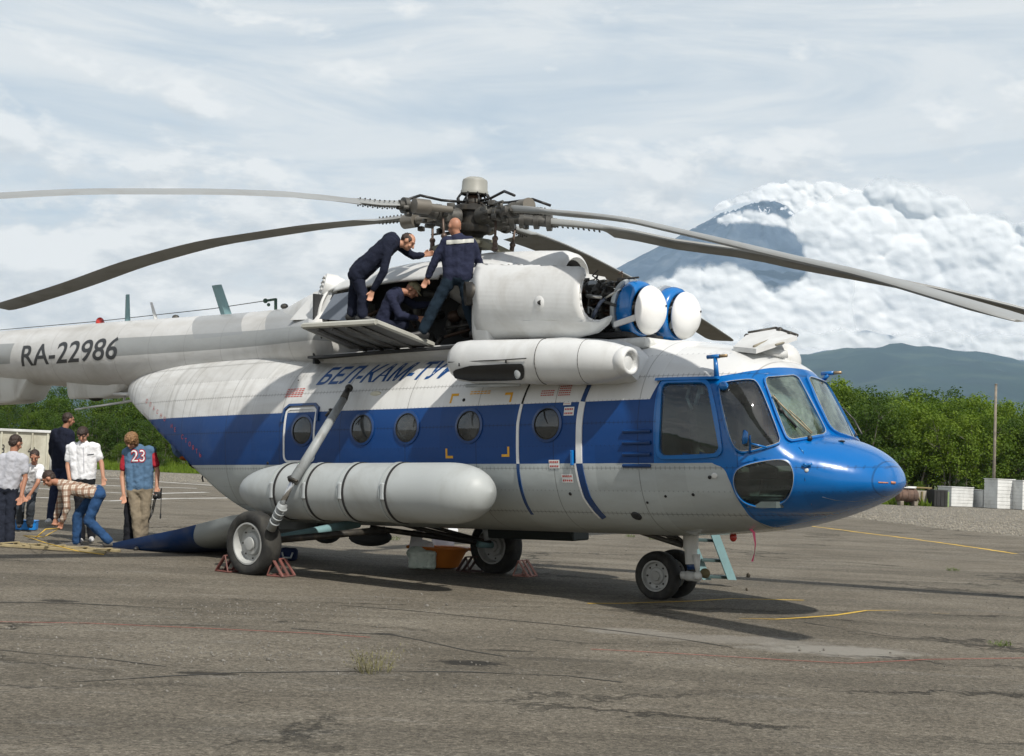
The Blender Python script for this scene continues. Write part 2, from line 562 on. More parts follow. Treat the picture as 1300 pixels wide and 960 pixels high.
# ------------------------------------------------------------------ far hills and volcano
def terrain_mat(name, stops, rough=0.95, scale=0.002, snow=None):
    m = bpy.data.materials.new(name)
    m.use_nodes = True
    N = NT(m.node_tree)
    P = N.n('ShaderNodeNewGeometry').outputs['Position']
    c = N.ramp(N.noise(P, scale, 10, 0.68, 0.5), stops)
    if snow:
        z = N.n('ShaderNodeSeparateXYZ', ins={0: P}).outputs[2]
        hi = N.ramp(N.math('DIVIDE', N.math('SUBTRACT', z, snow[0]), snow[1]), [(0.0, 0.0), (1.0, 1.0)])
        sn = N.ramp(N.noise(N.mapping(P, scale=(1, 1, 0.25)), 0.006, 8, 0.65), [(0.56, 0.0), (0.60, 1.0)])
        c = N.mix(N.math('MULTIPLY', hi, sn), c, (0.82, 0.84, 0.86))
    p = N.n('ShaderNodeBsdfPrincipled', ins={'Base Color': c, 'Roughness': rough, 'Specular IOR Level': 0.1})
    N.n('ShaderNodeOutputMaterial', ins={0: p.outputs[0]})
    return m


def fbm(p, o=6, g=0.5, l=2.05):
    s, a = 0.0, 1.0
    for _ in range(o):
        s += a * noise.noise(p)
        p = p * l
        a *= g
    return s


bm = bmesh.new()
nx, ny = 150, 26
rows = []
for j in range(ny):
    v = j / (ny - 1)
    row = []
    for i in range(nx):
        x = -5000 + 11000 * i / (nx - 1)
        y = 4300 + 4300 * v
        top = lerp([(-5000, 500), (1200, 640), (2000, 800), (2600, 800), (4000, 760), (6000, 700)], x)
        h = top * (v ** 0.8) * (1 + 0.10 * fbm(Vector((x / 900, y / 900, 0)))) + 60 * fbm(Vector((x / 420, y / 420, 4))) * v
        row.append(bm.verts.new((x, y, max(-5, h) if v > 0 else -5)))
    rows.append(row)
for j in range(ny - 1):
    for i in range(nx - 1):
        bm.faces.new((rows[j][i], rows[j][i + 1], rows[j + 1][i + 1], rows[j + 1][i]))
tag(mesh_obj('hills', bm, terrain_mat('forested_hills', [(0.35, (0.008, 0.020, 0.022)), (0.52, (0.020, 0.040, 0.034)), (0.68, (0.055, 0.075, 0.050))])), kind='structure')  # bluish haze partly put into the forest colour

peak = at(966, 236, 15000)
bm = bmesh.new()
na, nr = 220, 90
rows = []
for j in range(nr):
    t = j / (nr - 1)
    row = []
    for i in range(na):
        a = 2 * pi * i / na
        R = 20 + 5200 * t ** 1.25
        r = R * (1 + 0.03 * noise.noise(Vector((cos(a) * 2, sin(a) * 2, t * 2))))
        gully = fbm(Vector((cos(a) * 9, sin(a) * 9, R / 900.0)), 5, 0.55)
        h = (peak.z - 40) - 0.66 * R + 0.000035 * R * R - 110 * abs(gully) * min(1, R / 500)
        if R < 420:                                    # broken crater rim, higher on the right
            rim = 1 - R / 420
            h -= rim * (150 + 130 * noise.noise(Vector((cos(a) * 1.3 + 4, sin(a) * 1.3, 1))))
            h += 45 * cos(a - 0.2)
            h += 60 * fbm(Vector((cos(a) * 3, sin(a) * 3, R / 120)), 4)
        row.append(bm.verts.new((peak.x + r * cos(a), peak.y + r * sin(a), max(h, -20))))
    rows.append(row)
for j in range(nr - 1):
    for i in range(na):
        k = (i + 1) % na
        bm.faces.new((rows[j][i], rows[j][k], rows[j + 1][k], rows[j + 1][i]))
bm.faces.new(rows[0])
tag(mesh_obj('volcano', bm, terrain_mat('volcanic_rock', [(0.35, (0.030, 0.046, 0.080)), (0.55, (0.066, 0.090, 0.130)), (0.7, (0.12, 0.14, 0.175))], scale=0.004, snow=(peak.z - 650, 350))), kind='structure')  # some of the blue haze is mixed into the rock colour

# ------------------------------------------------------------------ clouds round the volcano (bodies of cloud with real relief, well beyond the haze box)
m = bpy.data.materials.new('cumulus_cloud')
m.use_nodes = True
N = NT(m.node_tree)
_P = N.n('ShaderNodeNewGeometry').outputs['Position']
_at = N.n('ShaderNodeAttribute', attribute_name='cover').outputs['Fac']
_n1 = N.noise(_P, 0.0045, 8, 0.62, 0.4)
_al = N.ramp(N.math('ADD', _at, N.math('MULTIPLY', N.math('SUBTRACT', _n1, 0.5), 0.9)), [(0.28, 0.0), (0.86, 1.0)], 'EASE')
_n2 = N.ramp(N.noise(_P, 0.0012, 6, 0.6, 0.5), [(0.35, (0.86, 0.87, 0.88)), (0.6, (0.98, 0.98, 0.97))])
_bp = N.n('ShaderNodeBump', ins={'Strength': 0.15, 'Distance': 40.0, 'Height': N.noise(_P, 0.010, 6, 0.6)})
_df = N.n('ShaderNodeBsdfDiffuse', ins={0: _n2, 'Normal': _bp.outputs[0]})
_tl = N.n('ShaderNodeBsdfTranslucent', ins={0: (0.95, 0.95, 0.95, 1)})
_ms = N.n('ShaderNodeMixShader', ins={0: 0.22, 1: _df.outputs[0], 2: _tl.outputs[0]})
_tr = N.n('ShaderNodeBsdfTransparent')
_mx = N.n('ShaderNodeMixShader', ins={0: _al, 1: _tr.outputs[0], 2: _ms.outputs[0]})
N.n('ShaderNodeOutputMaterial', ins={0: _mx.outputs[0]})
M_CLOUD = m


def packer(c, seed):
    "height of a layer of jittered overlapping domes with cell size c"
    pts = {}
    def cell(i, j):
        k = (i, j)
        if k not in pts:
            q = random.Random(seed * 7919 + i * 104729 + j * 1299709)
            pts[k] = ((i + q.random()) * c, (j + q.random()) * c, c * q.uniform(.55, .95))
        return pts[k]
    def f(x, y):
        i0, j0 = int(x // c), int(y // c)
        b = 0.0
        for i in (i0 - 1, i0, i0 + 1):
            for j in (j0 - 1, j0, j0 + 1):
                a, d, r = cell(i, j)
                t = r * r - (x - a) ** 2 - (y - d) ** 2
                if t > 0:
                    t = math.sqrt(t)
                    if t > b:
                        b = t
        return b
    return f


def cloud_bank(label, top, bot, Y, seed, cells=(46, 20, 9), fade=12, fade_bot=26, step=2.2, gain=0.24, margin=26, left=None):
    F_ = [packer(c, seed + k) for k, c in enumerate(cells)]
    bm = bmesh.new()
    lay = bm.verts.layers.float.new('cover')
    x0, x1 = top[0][0] - margin, top[-1][0] + margin
    y0 = min(t[1] for t in top) - margin
    y1 = max(b[1] for b in bot) + margin
    nx, ny = int((x1 - x0) / step), int((y1 - y0) / step)
    rows = []
    for j in range(ny + 1):
        row = []
        for i in range(nx + 1):
            x, y = x0 + i * step, y0 + j * step
            wx, wy = x + 5 * noise.noise(Vector((x / 14, y / 14, seed))), y + 5 * noise.noise(Vector((x / 14, y / 14, seed + 9)))
            hs = [f(wx, wy) for f in F_]
            H_ = lerp([(300, 1.0), (400, .45), (440, .3)], y) * (hs[0] * .9 + hs[1] * .38 + hs[2] * .16) + 9 * noise.noise(Vector((x / 30, y / 22, seed + 3))) + 5 * noise.noise(Vector((x / 12, y / 9, seed + 5)))
            e = (hs[0] * .75 + hs[1] * .8 + hs[2] * .75) * 0.42
            d = min((y - lerp(top, x) + e - 6) / fade, (lerp(bot, x) - y + e * .4) / fade_bot, (x - (lerp(left, y) if left else top[0][0]) + e * .5 - (6 if left else 0)) / fade, (top[-1][0] - x + e * .5) / fade)
            d = max(-.3, min(1.4, d * .7 + .35))
            v = bm.verts.new(at(x, y, Y - H_ * gain * Y / FPX))
            v[lay] = d
            row.append((v, d))
        rows.append(row)
    for j in range(ny):
        for i in range(nx):
            q = (rows[j][i], rows[j][i + 1], rows[j + 1][i + 1], rows[j + 1][i])
            if max(a[1] for a in q) > -.25:
                bm.faces.new([a[0] for a in q])
    bmesh.ops.delete(bm, geom=[v for v in bm.verts if not v.link_faces], context='VERTS')
    o = mesh_obj('cloud_bank', bm, M_CLOUD)
    o['kind'] = 'stuff'
    o['label'] = label
    return o


cloud_bank('white cumulus towering to the right of the volcano', [(1000, 290), (1020, 270), (1040, 262), (1070, 250), (1100, 238), (1125, 228), (1150, 238), (1185, 250), (1215, 254), (1240, 276), (1270, 278), (1340, 292)],
           [(1020, 452), (1060, 452), (1340, 460)], 11500, 5, left=[(240, 1000), (285, 1006), (325, 1020), (365, 1028), (385, 1012), (420, 1000)])
cloud_bank('low cloud lying across the foot of the volcano', [(770, 386), (800, 374), (830, 358), (860, 342), (900, 337), (935, 341), (960, 355), (985, 364), (1005, 360), (1022, 346), (1040, 338), (1080, 345)],
           [(770, 470), (1080, 470)], 11000, 16, cells=(34, 16, 8))
cloud_bank('steam plume drifting from the summit of the volcano', [(905, 264), (918, 254), (935, 246), (955, 240), (975, 232), (1000, 227), (1030, 229), (1060, 230), (1085, 235), (1110, 240)],
           [(905, 270), (918, 266), (935, 259), (960, 254), (990, 255), (1006, 268), (1030, 300), (1060, 320), (1110, 330)], 12500, 27, cells=(15, 8, 5), fade=4, fade_bot=7, step=1.5, margin=12)
cloud_bank('small cloud caught on the upper left flank of the volcano', [(912, 274), (945, 264), (975, 270), (1000, 276), (1030, 262)], [(912, 282), (945, 284), (975, 286), (1000, 290), (1030, 310)], 12300, 38, cells=(15, 8, 5), fade=6, fade_bot=8, step=1.5, margin=12)
cloud_bank('grey cloud base resting on the forested hills', [(940, 420), (1100, 424), (1340, 428)], [(940, 436), (1100, 440), (1340, 456)], 9600, 49, cells=(40, 18, 8), fade=16, fade_bot=7)

# ------------------------------------------------------------------ haze
bm = bmesh.new()
box(bm, (0, 4400, 1100 - 2), (17000, 9800, 2200))
m = bpy.data.materials.new('air')
m.use_nodes = True
N = NT(m.node_tree)
_pv = N.n('ShaderNodeVolumePrincipled', ins={'Color': (0.56, 0.77, 1.0, 1), 'Density': 0.000048, 'Anisotropy': 0.0})
N.n('ShaderNodeOutputMaterial', ins={1: _pv.outputs[0]})
hz = mesh_obj('haze', bm, m, smooth=False)
hz['kind'] = 'stuff'
hz['label'] = 'thin bluish haze between the airfield and the hills'

# ------------------------------------------------------------------ trees
M_LEAF = []
for i, (a, b) in enumerate((((0.040, 0.080, 0.008), (0.100, 0.155, 0.016)), ((0.026, 0.060, 0.009), (0.070, 0.118, 0.015)), ((0.075, 0.130, 0.011), (0.155, 0.220, 0.022)))):
    m = bpy.data.materials.new('foliage')
    m.use_nodes = True
    N = NT(m.node_tree)
    oi = N.n('ShaderNodeObjectInfo').outputs['Random']
    g = N.noise(N.n('ShaderNodeNewGeometry').outputs['Position'], 1.1, 4, 0.6)
    c = N.mix(N.ramp(g, [(0.35, 0.0), (0.65, 1.0)]), a, b)
    c = N.mix(N.math('MULTIPLY', oi, 0.35), c, tuple(x * 0.6 for x in b))
    p = N.n('ShaderNodeBsdfPrincipled', ins={'Base Color': c, 'Roughness': 0.7, 'Specular IOR Level': 0.25})
    t = N.n('ShaderNodeBsdfTranslucent', ins={0: N.mix(1.0, c, (1.5, 1.7, 0.5), 'MULTIPLY')})
    mx = N.n('ShaderNodeMixShader', ins={0: 0.3, 1: p.outputs[0], 2: t.outputs[0]})
    N.n('ShaderNodeOutputMaterial', ins={0: mx.outputs[0]})
    M_LEAF.append(m)
M_BARK = mat('pale_bark', (0.16, 0.145, 0.12), 0.9, var=0.4, vscale=2.5, bump=0.6, bscale=8)


def tree_mesh(seed, h, spread, nleaf, leaf, low):
    "trunk mesh with limbs and a crown mesh of leaf-sized faces grouped in clumps"
    q = random.Random(seed)
    tb = bmesh.new()
    tops = []
    stems = q.choice((2, 3, 3, 4))
    for s in range(stems):
        a = q.random() * 2 * pi
        lean = q.uniform(0.05, 0.28) * h
        p0 = Vector((0.2 * cos(a), 0.2 * sin(a), -0.1))
        p3 = Vector((lean * cos(a), lean * sin(a), h * q.uniform(0.72, 0.92)))
        p1 = p0.lerp(p3, 0.35) + Vector((q.uniform(-.2, .2), q.uniform(-.2, .2), 0.2))
        p2 = p0.lerp(p3, 0.7) + Vector((q.uniform(-.3, .3), q.uniform(-.3, .3), 0))
        r = 0.011 * h * q.uniform(.8, 1.2)
        tube(tb, p0, p1, r, r * .8, 7)
        tube(tb, p1, p2, r * .8, r * .55, 7)
        tube(tb, p2, p3, r * .55, r * .15, 6)
        tops += [(p1.lerp(p2, .5), .7), (p2, 1.0), (p2.lerp(p3, .5), .9), (p3, .75)]
        for k in range(6):
            t = q.uniform(0.25, 0.95)
            b = p0.lerp(p3, t)
            aa = q.random() * 2 * pi
            L = spread * q.uniform(0.45, 1.0) * (1.15 - t * .6)
            e = b + Vector((cos(aa) * L, sin(aa) * L, L * q.uniform(0.3, 0.9)))
            tube(tb, b, e, r * .35, r * .08, 5)
            tops += [(e, .8), (b.lerp(e, .6), .7)]
    cb = bmesh.new()
    cl = []
    for p, s in tops:
        if p.z > h * low:
            cl.append((p + Vector((q.uniform(-.3, .3), q.uniform(-.3, .3), q.uniform(-.2, .35))), s * h * 0.115 * q.uniform(.7, 1.25)))
    for _ in range(int(len(cl) * 1.3)):
        a = q.random() * 2 * pi
        z = h * (low + (0.94 - low) * q.random() ** 0.8)
        R = spread * (1 - abs(z / h - 0.5) ** 1.6 * 1.3) * q.random() ** 0.5
        cl.append((Vector((R * cos(a), R * sin(a), z)), h * 0.085 * q.uniform(.6, 1.3)))
    tot = sum(c[1] ** 2 for c in cl)
    for p, s in cl:
        for _ in range(int(nleaf * s * s / tot)):
            d = Vector((q.gauss(0, 1), q.gauss(0, 1), q.gauss(0, 1))).normalized()
            rr = s * q.uniform(0.45, 1.0)
            c = p + Vector((d.x * rr, d.y * rr, d.z * rr * 0.8))
            if c.z < 0.1:
                continue
            nrm = (d + Vector((q.uniform(-.8, .8), q.uniform(-.8, .8), q.uniform(-.3, .9)))).normalized()
            u = nrm.orthogonal().normalized()
            w = nrm.cross(u)
            an = q.random() * 6.28
            u, w = u * cos(an) + w * sin(an), w * cos(an) - u * sin(an)
            L = leaf * q.uniform(.6, 1.3)
            cb.faces.new([cb.verts.new(x) for x in (c - u * L * .5, c + w * L * .32, c + u * L * .5, c - w * L * .32)])
    tm, cm = bpy.data.meshes.new('trunk'), bpy.data.meshes.new('crown')
    tb.to_mesh(tm)
    cb.to_mesh(cm)
    tb.free()
    cb.free()
    tm.materials.append(M_BARK)
    cm.materials.append(M_LEAF[seed % 3])
    return tm, cm


TREES = [tree_mesh(11 + i, 7.0, 2.3, 6800, 0.17, 0.20 if i < 4 else 0.05) for i in range(6)]


def plant_tree(x, y, s, v, label, group, name='birch_tree', sz=1.0, cat='tree'):
    e = empty(name, T((x, y, 0), (0, 0, rnd.random() * 6.28), (s, s, s * sz)), label, cat, group)
    for nm, me in zip(('trunk', 'crown'), TREES[v]):
        o = bpy.data.objects.new(nm, me)
        COL.objects.link(o)
        o.parent = e
    return e


def top_h(px, py_top, Y):
    return at(px, py_top, Y).z


ORD = ['first', 'second', 'third', 'fourth', 'fifth', 'sixth', 'seventh', 'eighth', 'ninth', 'tenth', 'eleventh', 'twelfth', 'thirteenth', 'fourteenth', 'fifteenth', 'sixteenth']
# right-hand wood: tops surveyed along the skyline
R_TOP = [(1040, 486), (1075, 492), (1110, 498), (1150, 500), (1190, 496), (1230, 500), (1270, 512), (1300, 516), (1360, 520)]
q = random.Random(21)
for row, (Y, off, n) in enumerate(((87, 16, 14), (92, 4, 16), (98, 0, 15))):
    for i in range(n):
        px = 1030 + (1350 - 1030) * (i + q.uniform(0.2, 0.8)) / n
        h = top_h(px, lerp(R_TOP, px) + 4 + off + q.uniform(-7, 12), Y)
        p = at(px, 560, Y)
        plant_tree(p.x, Y + q.uniform(-2, 2), h / 6.7, q.randrange(4), ORD[i] + ' tree from the helicopter nose in the ' + ('front', 'middle', 'rear')[row] + ' row of the right-hand wood', 'trees of the right-hand wood')
# left-hand thicket (brighter, lower, nearer)
L_TOP = [(-60, 500), (0, 498), (60, 492), (110, 492), (160, 492), (230, 520), (320, 520)]
for row, (Y, off, n) in enumerate(((88, 30, 13), (94, 14, 13), (101, 2, 13))):
    for i in range(n):
        px = -50 + 400 * (i + q.uniform(0.2, 0.8)) / n
        h = top_h(px, lerp(L_TOP, px) + off + q.uniform(-4, 8), Y)
        p = at(px, 560, Y)
        plant_tree(p.x, Y + q.uniform(-2, 2), h / 6.7, q.choice((2, 4, 5, 5)), ORD[i] + ' bushy tree from the left in the ' + ('front', 'middle', 'rear')[row] + ' row of the left-hand thicket', 'trees of the left-hand thicket', 'willow_tree')
# trees behind the helicopter closing the gap to both sides
for i in range(16):
    x = -24 + 58 * i / 15
    plant_tree(x, 102 + q.uniform(-3, 3), 0.62 + 0.15 * q.random(), q.randrange(6), 'tree standing behind the helicopter, hidden by its fuselage', 'trees behind the helicopter')

# grass and undergrowth before the trees
bm = bmesh.new()
q = random.Random(5)
def blades_at(x, y, h, w, n):
    for _ in range(n):
        a = q.random() * 6.28
        b = Vector((x + q.uniform(-.25, .25), y + q.uniform(-.25, .25), 0))
        s = Vector((cos(a), sin(a), 0)) * w
        t = b + Vector((q.uniform(-.3, .3) * h, q.uniform(-.3, .3) * h, h * q.uniform(.5, 1.1)))
        bm.faces.new([bm.verts.new(v) for v in (b - s, b + s, t)])
for i in range(9000):
    px = q.uniform(-20, 330)
    y = q.uniform(80, 90) if q.random() < .8 else q.uniform(90, 100)
    p = at(px, 590, y)
    hh = 0.25 + 0.75 * (y - 80) / 20
    blades_at(p.x, y, hh * q.uniform(.5, 1.3), 0.05, 3)
for i in range(3500):
    px = q.uniform(1020, 1340)
    y = q.uniform(76.5, 84)
    p = at(px, 620, y)
    if p.x > at(1185, 620, y).x and y < 82:
        continue
    blades_at(p.x, y, q.uniform(.15, .6), 0.05, 3)
tag(mesh_obj('tall_grass', bm, M_LEAF[2], smooth=False), 'tall green grass along the foot of the trees', 'grass', kind='stuff')

# shrubs
for i, (px, py, Y, h, lb) in enumerate(((1165, 622, 84, 1.4, 'pale green shrub behind the rusty tank'), (1215, 618, 85, 1.8, 'green shrub behind the low white boxes'),
                                    (1245, 608, 86, 2.2, 'taller shrub left of the wooden pole'), (205, 585, 84, 1.2, 'light green bush right of the boy in the red and blue shirt'),
                                    (150, 585, 86, 1.6, 'round bush behind the boy in the red and blue shirt'), (1060, 640, 79, 1.6, 'shrub hidden behind the nose of the helicopter'))):
    p = at(px, py, Y)
    e = plant_tree(p.x, Y, h / 7.0, 4 + i % 2, lb, None, 'shrub', cat='shrub')
    for c in e.children:
        if c.name.startswith('trunk'):
            c.name = 'stems'
# ------------------------------------------------------------------ boxes, tank, truck, pole beyond the tarmac
M_BOXW = mat('white_painted_boards', (0.62, 0.63, 0.62), 0.7, var=0.12, vscale=1.5, dirt=(0.3, 0.3, 0.28, 0.5), ds=1.5)
M_WOODG = mat('grey_wood', (0.20, 0.175, 0.14), 0.9, var=0.3, vscale=4, bump=0.6)
M_RUST = mat('rusty_brown_steel', (0.12, 0.075, 0.055), 0.85, var=0.4, vscale=3, dirt=(0.06, 0.05, 0.045, 0.8))
M_DARK = mat('soot_and_shade_dark', (0.018, 0.018, 0.018), 0.8, var=0.3)


def slat_box(px0, px1, py_top, py_bot, Y, depth, label, nb=6, yaw=0.5):
    "white crate clad in horizontal boards; front faces turn to the right"
    a, b = at(px0, py_bot, Y), at(px1, py_bot, Y)
    w = b.x - a.x
    h = (py_bot - py_top) * Y / FPX
    zt = at((px0 + px1) / 2, py_top, Y).z
    h = zt
    fw = w * 0.72 / cos(yaw) 
    e = empty('storage_box', T(((a.x + b.x) / 2, Y + depth * .3, 0), (0, 0, yaw)), label, 'box')
    bm = bmesh.new()
    box(bm, (0, 0, h / 2), (fw, depth, h - 0.03))
    mesh_obj('core', bm, M_BOXW, e, smooth=False)
    bh = h / nb
    for k in range(nb):
        bm = bmesh.new()
        z = bh * (k + .5)
        box(bm, (0, 0, z), (fw + .04, depth + .04, bh - 0.035), bev=0.006)
        o = mesh_obj('board', bm, M_BOXW, e, smooth=False)
    bm = bmesh.new()
    box(bm, (0, 0, h + 0.02), (fw + .1, depth + .1, 0.05), bev=0.01)
    mesh_obj('lid', bm, M_BOXW, e, smooth=False)
    return e


slat_box(1192, 1238, 619, 643, 79.5, 1.0, 'low white slatted box left of the other low box', 6)
slat_box(1236, 1267, 623, 644, 80, 0.8, 'lower white slatted box standing between the low box and the tall one', 5)
slat_box(1254, 1288, 609, 645, 78.5, 1.1, 'tall grey-white slatted box at the foot of the wooden pole', 8, 0.35)
slat_box(1287, 1318, 611, 646, 78, 1.1, 'tall white slatted box cut by the right edge of the photo', 8, 0.3)

c = at(1154, 640, 76)
e = empty('rusty_tank', T((c.x, 76.5, 0), (0, 0, 0.1)), 'rusty brown tank lying by the trees just right of the helicopter nose', 'tank')
bm = bmesh.new()
lathe(bm, [(0, -.62), (.26, -.60), (.36, -.52), (.36, .52), (.26, .60), (0, .62)], T((0, 0, .56), (0, pi / 2, 0)), 22)
mesh_obj('drum', bm, M_RUST, e, autosmooth=40)
for s in (-.35, 0, .35):
    bm = bmesh.new()
    lathe(bm, [(.365, -.03), (.385, -.03), (.385, .03), (.365, .03)], T((s, 0, .56), (0, pi / 2, 0)), 22, closed=True)
    mesh_obj('hoop', bm, M_RUST, e, smooth=False)
bm = bmesh.new()
box(bm, (-.4, 0, .12), (.2, .8, .24), bev=.02)
box(bm, (.4, 0, .12), (.2, .8, .24), bev=.02)
mesh_obj('cradle', bm, M_WOODG, e, smooth=False)
bm = bmesh.new()
box(bm, (0, 0, .98), (.9, .5, .06), bev=.02)
box(bm, (.3, .1, 1.03), (.5, .3, .06), bev=.02)
mesh_obj('white_plank', bm, M_BOXW, e, smooth=False)

c = at(1172, 640, 77)
e = empty('wooden_trestle', T((c.x, 77.4, 0), (0, 0, 0.1)), 'broken wooden frame with a brace between the rusty tank and the black box', 'frame')
for i, (a, b, nm) in enumerate((((-.4, 0, 0), (-.4, 0, 1.0), 'post'), ((.45, 0, 0), (.45, 0, 1.0), 'post'), ((.05, 0, 0), (.05, 0, .8), 'post'), ((-.4, 0.02, .95), (.05, 0.02, 0.1), 'brace'), ((-.5, 0, 1.0), (.6, 0, 1.0), 'rail'))):
    bm = bmesh.new()
    tube(bm, a, b, .05, .05, 6)
    mesh_obj(nm, bm, mat('yellowish_wood', (0.2, 0.16, 0.07), .8), e, smooth=False)
bm = bmesh.new()
box(bm, (0, .2, .45), (1.0, .3, .8), bev=.04)
mesh_obj('pale_sack', bm, mat('pale_sacking', (0.33, 0.3, 0.25), .95, var=.3), e, smooth=False)

c = at(1191, 641, 77)
e = empty('black_box', T((c.x, 77.2, 0), (0, 0, 0.25)), 'black soot-covered metal box left of the green barrel', 'box')
bm = bmesh.new()
box(bm, (0, 0, .47), (.85, .8, .92), bev=.03)
mesh_obj('body', bm, M_DARK, e, smooth=False)
for s in (-.25, 0, .25):
    bm = bmesh.new()
    box(bm, (s, -.41, .47), (.05, .04, .8))
    mesh_obj('rib', bm, M_DARK, e, smooth=False)
c = at(1203, 641, 77)
e = empty('barrel', T((c.x, 77.4, 0)), 'pale green barrel squeezed between the black box and the low white box', 'barrel')
bm = bmesh.new()
lathe(bm, [(0, 0), (.2, 0), (.2, .25), (.215, .27), (.2, .29), (.2, .55), (.215, .57), (.2, .59), (.2, .84), (0, .84)], T(), 18)
mesh_obj('drum', bm, mat('pale_green_paint', (0.22, 0.30, 0.13), .6, dirt=(.1, .08, .05, .5)), e, autosmooth=30)

b0, t0 = at(1261, 640, 80), at(1264.5, 488, 80)
e = empty('wooden_pole', T((b0.x, 80, 0)), 'tall bare wooden pole rising in front of the wood at right', 'pole')
bm = bmesh.new()
tube(bm, (0, 0, -.1), (t0.x - b0.x, 0, t0.z), .10, .07, 12)
mesh_obj('post', bm, M_WOODG, e)
bm = bmesh.new()
tube(bm, (t0.x - b0.x, 0, t0.z - .03), (t0.x - b0.x, 0, t0.z + .03), .1, .06, 12)
mesh_obj('cap', bm, M_WOODG, e)

# goods body of a truck at the left edge
A, B = at(-60, 603, 52), at(62, 603, 52)
zt = at(30, 548, 52).z
e = empty('dump_truck', T(((A.x + B.x) / 2, 52.8, 0), (0, 0, 0.04)), 'cream coloured truck body with painted numbers behind the men at the left edge', 'truck')
L = B.x - A.x
M_CREAM = mat('cream_truck_paint', (0.50, 0.49, 0.40), 0.6, var=.12, dirt=(.2, .17, .12, .7), ds=1.2)
zb = at(30, 596, 52).z
for nm, c, s in (('side_panel', (0, -1.0, (zt + zb) / 2), (L, .06, zt - zb)), ('far_panel', (0, 1.0, (zt + zb) / 2), (L, .06, zt - zb)),
                 ('tail_board', (L / 2 - .03, 0, (zt + zb) / 2), (.06, 1.93, zt - zb - .01)), ('head_board', (-L / 2 + .03, 0, (zt + zb) / 2), (.06, 1.93, zt - zb - .01)),
                 ('bed', (0, 0, zb - .06), (L, 2.0, .1))):
    bm = bmesh.new()
    box(bm, c, s, bev=.01)
    mesh_obj(nm, bm, M_CREAM, e, smooth=False)
bm = bmesh.new()
box(bm, (0, -1.05, zt + .03), (L + .06, .14, .1), bev=.02)
mesh_obj('top_rail', bm, M_BOXW, e, smooth=False)
for k in range(7):
    bm = bmesh.new()
    box(bm, (-L / 2 + .1 + (L - .2) * k / 6, -1.06, (zt + zb) / 2), (.07, .06, zt - zb - .04), bev=.01)
    mesh_obj('rib', bm, M_CREAM, e, smooth=False)
for xx in (-L / 2 + .6, L / 2 - .7):
    for s in (-1, 1):
        bm = bmesh.new()
        lathe(bm, [(0.2, -.14), (.40, -.14), (.46, -.09), (.46, .09), (.40, .14), (.2, .14)], T((xx, s * .8, .46), (pi / 2, 0, 0)), 24, closed=True)
        w = mesh_obj('wheel', bm, mat('truck_tyre', (.03, .03, .03), .9), e, autosmooth=40)
        bm = bmesh.new()
        lathe(bm, [(0, -.08), (.2, -.08), (.2, .08), (0, .08)], T((xx, s * .8, .46), (pi / 2, 0, 0)), 20)
        mesh_obj('rim', bm, M_CREAM, w, autosmooth=40)
bm = bmesh.new()
box(bm, (0, -.45, zb - .25), (L * .96, .12, .25))
box(bm, (0, .45, zb - .25), (L * .96, .12, .25))
mesh_obj('chassis', bm, M_DARK, e, smooth=False)
bm = bmesh.new()
tube(bm, (L / 2 + .02, -.95, zt - .02), (L / 2 + .02, -.95, zb - .1), .05, .05, 8)
mesh_obj('hinge_post', bm, M_BOXW, e)


def text_mesh(name, s, m, parent, M4, size, depth=0.002, shear=0.0, sx=1.0, space=1.0, bold=0.0):
    cu = bpy.data.curves.new(name, 'FONT')
    cu.body = s
    cu.size = size
    cu.extrude = depth
    cu.shear = shear
    cu.space_character = space
    cu.offset = bold
    cu.resolution_u = 3
    o = bpy.data.objects.new(name, cu)
    COL.objects.link(o)
    bpy.context.view_layer.update()
    me = bpy.data.meshes.new_from_object(o.evaluated_get(bpy.context.evaluated_depsgraph_get()))
    me.name = name
    bpy.data.objects.remove(o)
    me.transform(Matrix.Diagonal((sx, 1, 1, 1)))
    me.materials.clear()
    me.materials.append(m)
    t = bpy.data.objects.new(name, me)
    COL.objects.link(t)
    if parent:
        t.parent = parent
    t.matrix_local = M4
    return t


M_BLK = mat('black_paint', (.02, .02, .02), .6)
xs = at(37, 575, 51.7).x - (A.x + B.x) / 2
text_mesh('painted_number', '41', M_BLK, e, T((at(33, 567, 51.7).x - (A.x + B.x) / 2, -1.045, zb + .95 * (zt - zb) * .42), (pi / 2, 0, 0)), .42, sx=.75)
text_mesh('painted_number', '8', M_BLK, e, T((at(-2, 567, 51.7).x - (A.x + B.x) / 2, -1.045, zb + .95 * (zt - zb) * .42), (pi / 2, 0, 0)), .5, sx=.75)
# ------------------------------------------------------------------ helicopter
TH, PH, PS = 0.67, 0.038, 0.03
HO = Vector((-0.353, 17.0, -0.04))


def _hv(x, l, z):
    l, z = l * cos(PS) + z * sin(PS), z * cos(PS) - l * sin(PS)
    xx, zz = x * cos(PH) - z * sin(PH), x * sin(PH) + z * cos(PH)
    return Vector((xx * cos(TH) - l * sin(TH), -xx * sin(TH) - l * cos(TH), zz))


_hx, _hl, _hz = _hv(1, 0, 0), _hv(0, 1, 0), _hv(0, 0, 1)
HM = Matrix(((_hx.x, -_hl.x, _hz.x, HO.x), (_hx.y, -_hl.y, _hz.y, HO.y), (_hx.z, -_hl.z, _hz.z, HO.z), (0, 0, 0, 1)))
HI = HM.inverted()


def h(x, l, z):
    "helicopter coordinates: x forward from the rotor axis, l to starboard, z up"
    return Vector((x, -l, z))


def w2h(p):
    return HI @ p


def un(px, py, l=None, x=None, z=None):
    o, d = HI @ CAM, HI.to_3x3() @ ray(px, py)
    i, v = (1, -l) if l is not None else ((0, x) if x is not None else (2, z))
    return o + d * ((v - o[i]) / d[i])


def mirror(p):
    return Vector((p.x, -p.y, p.z))


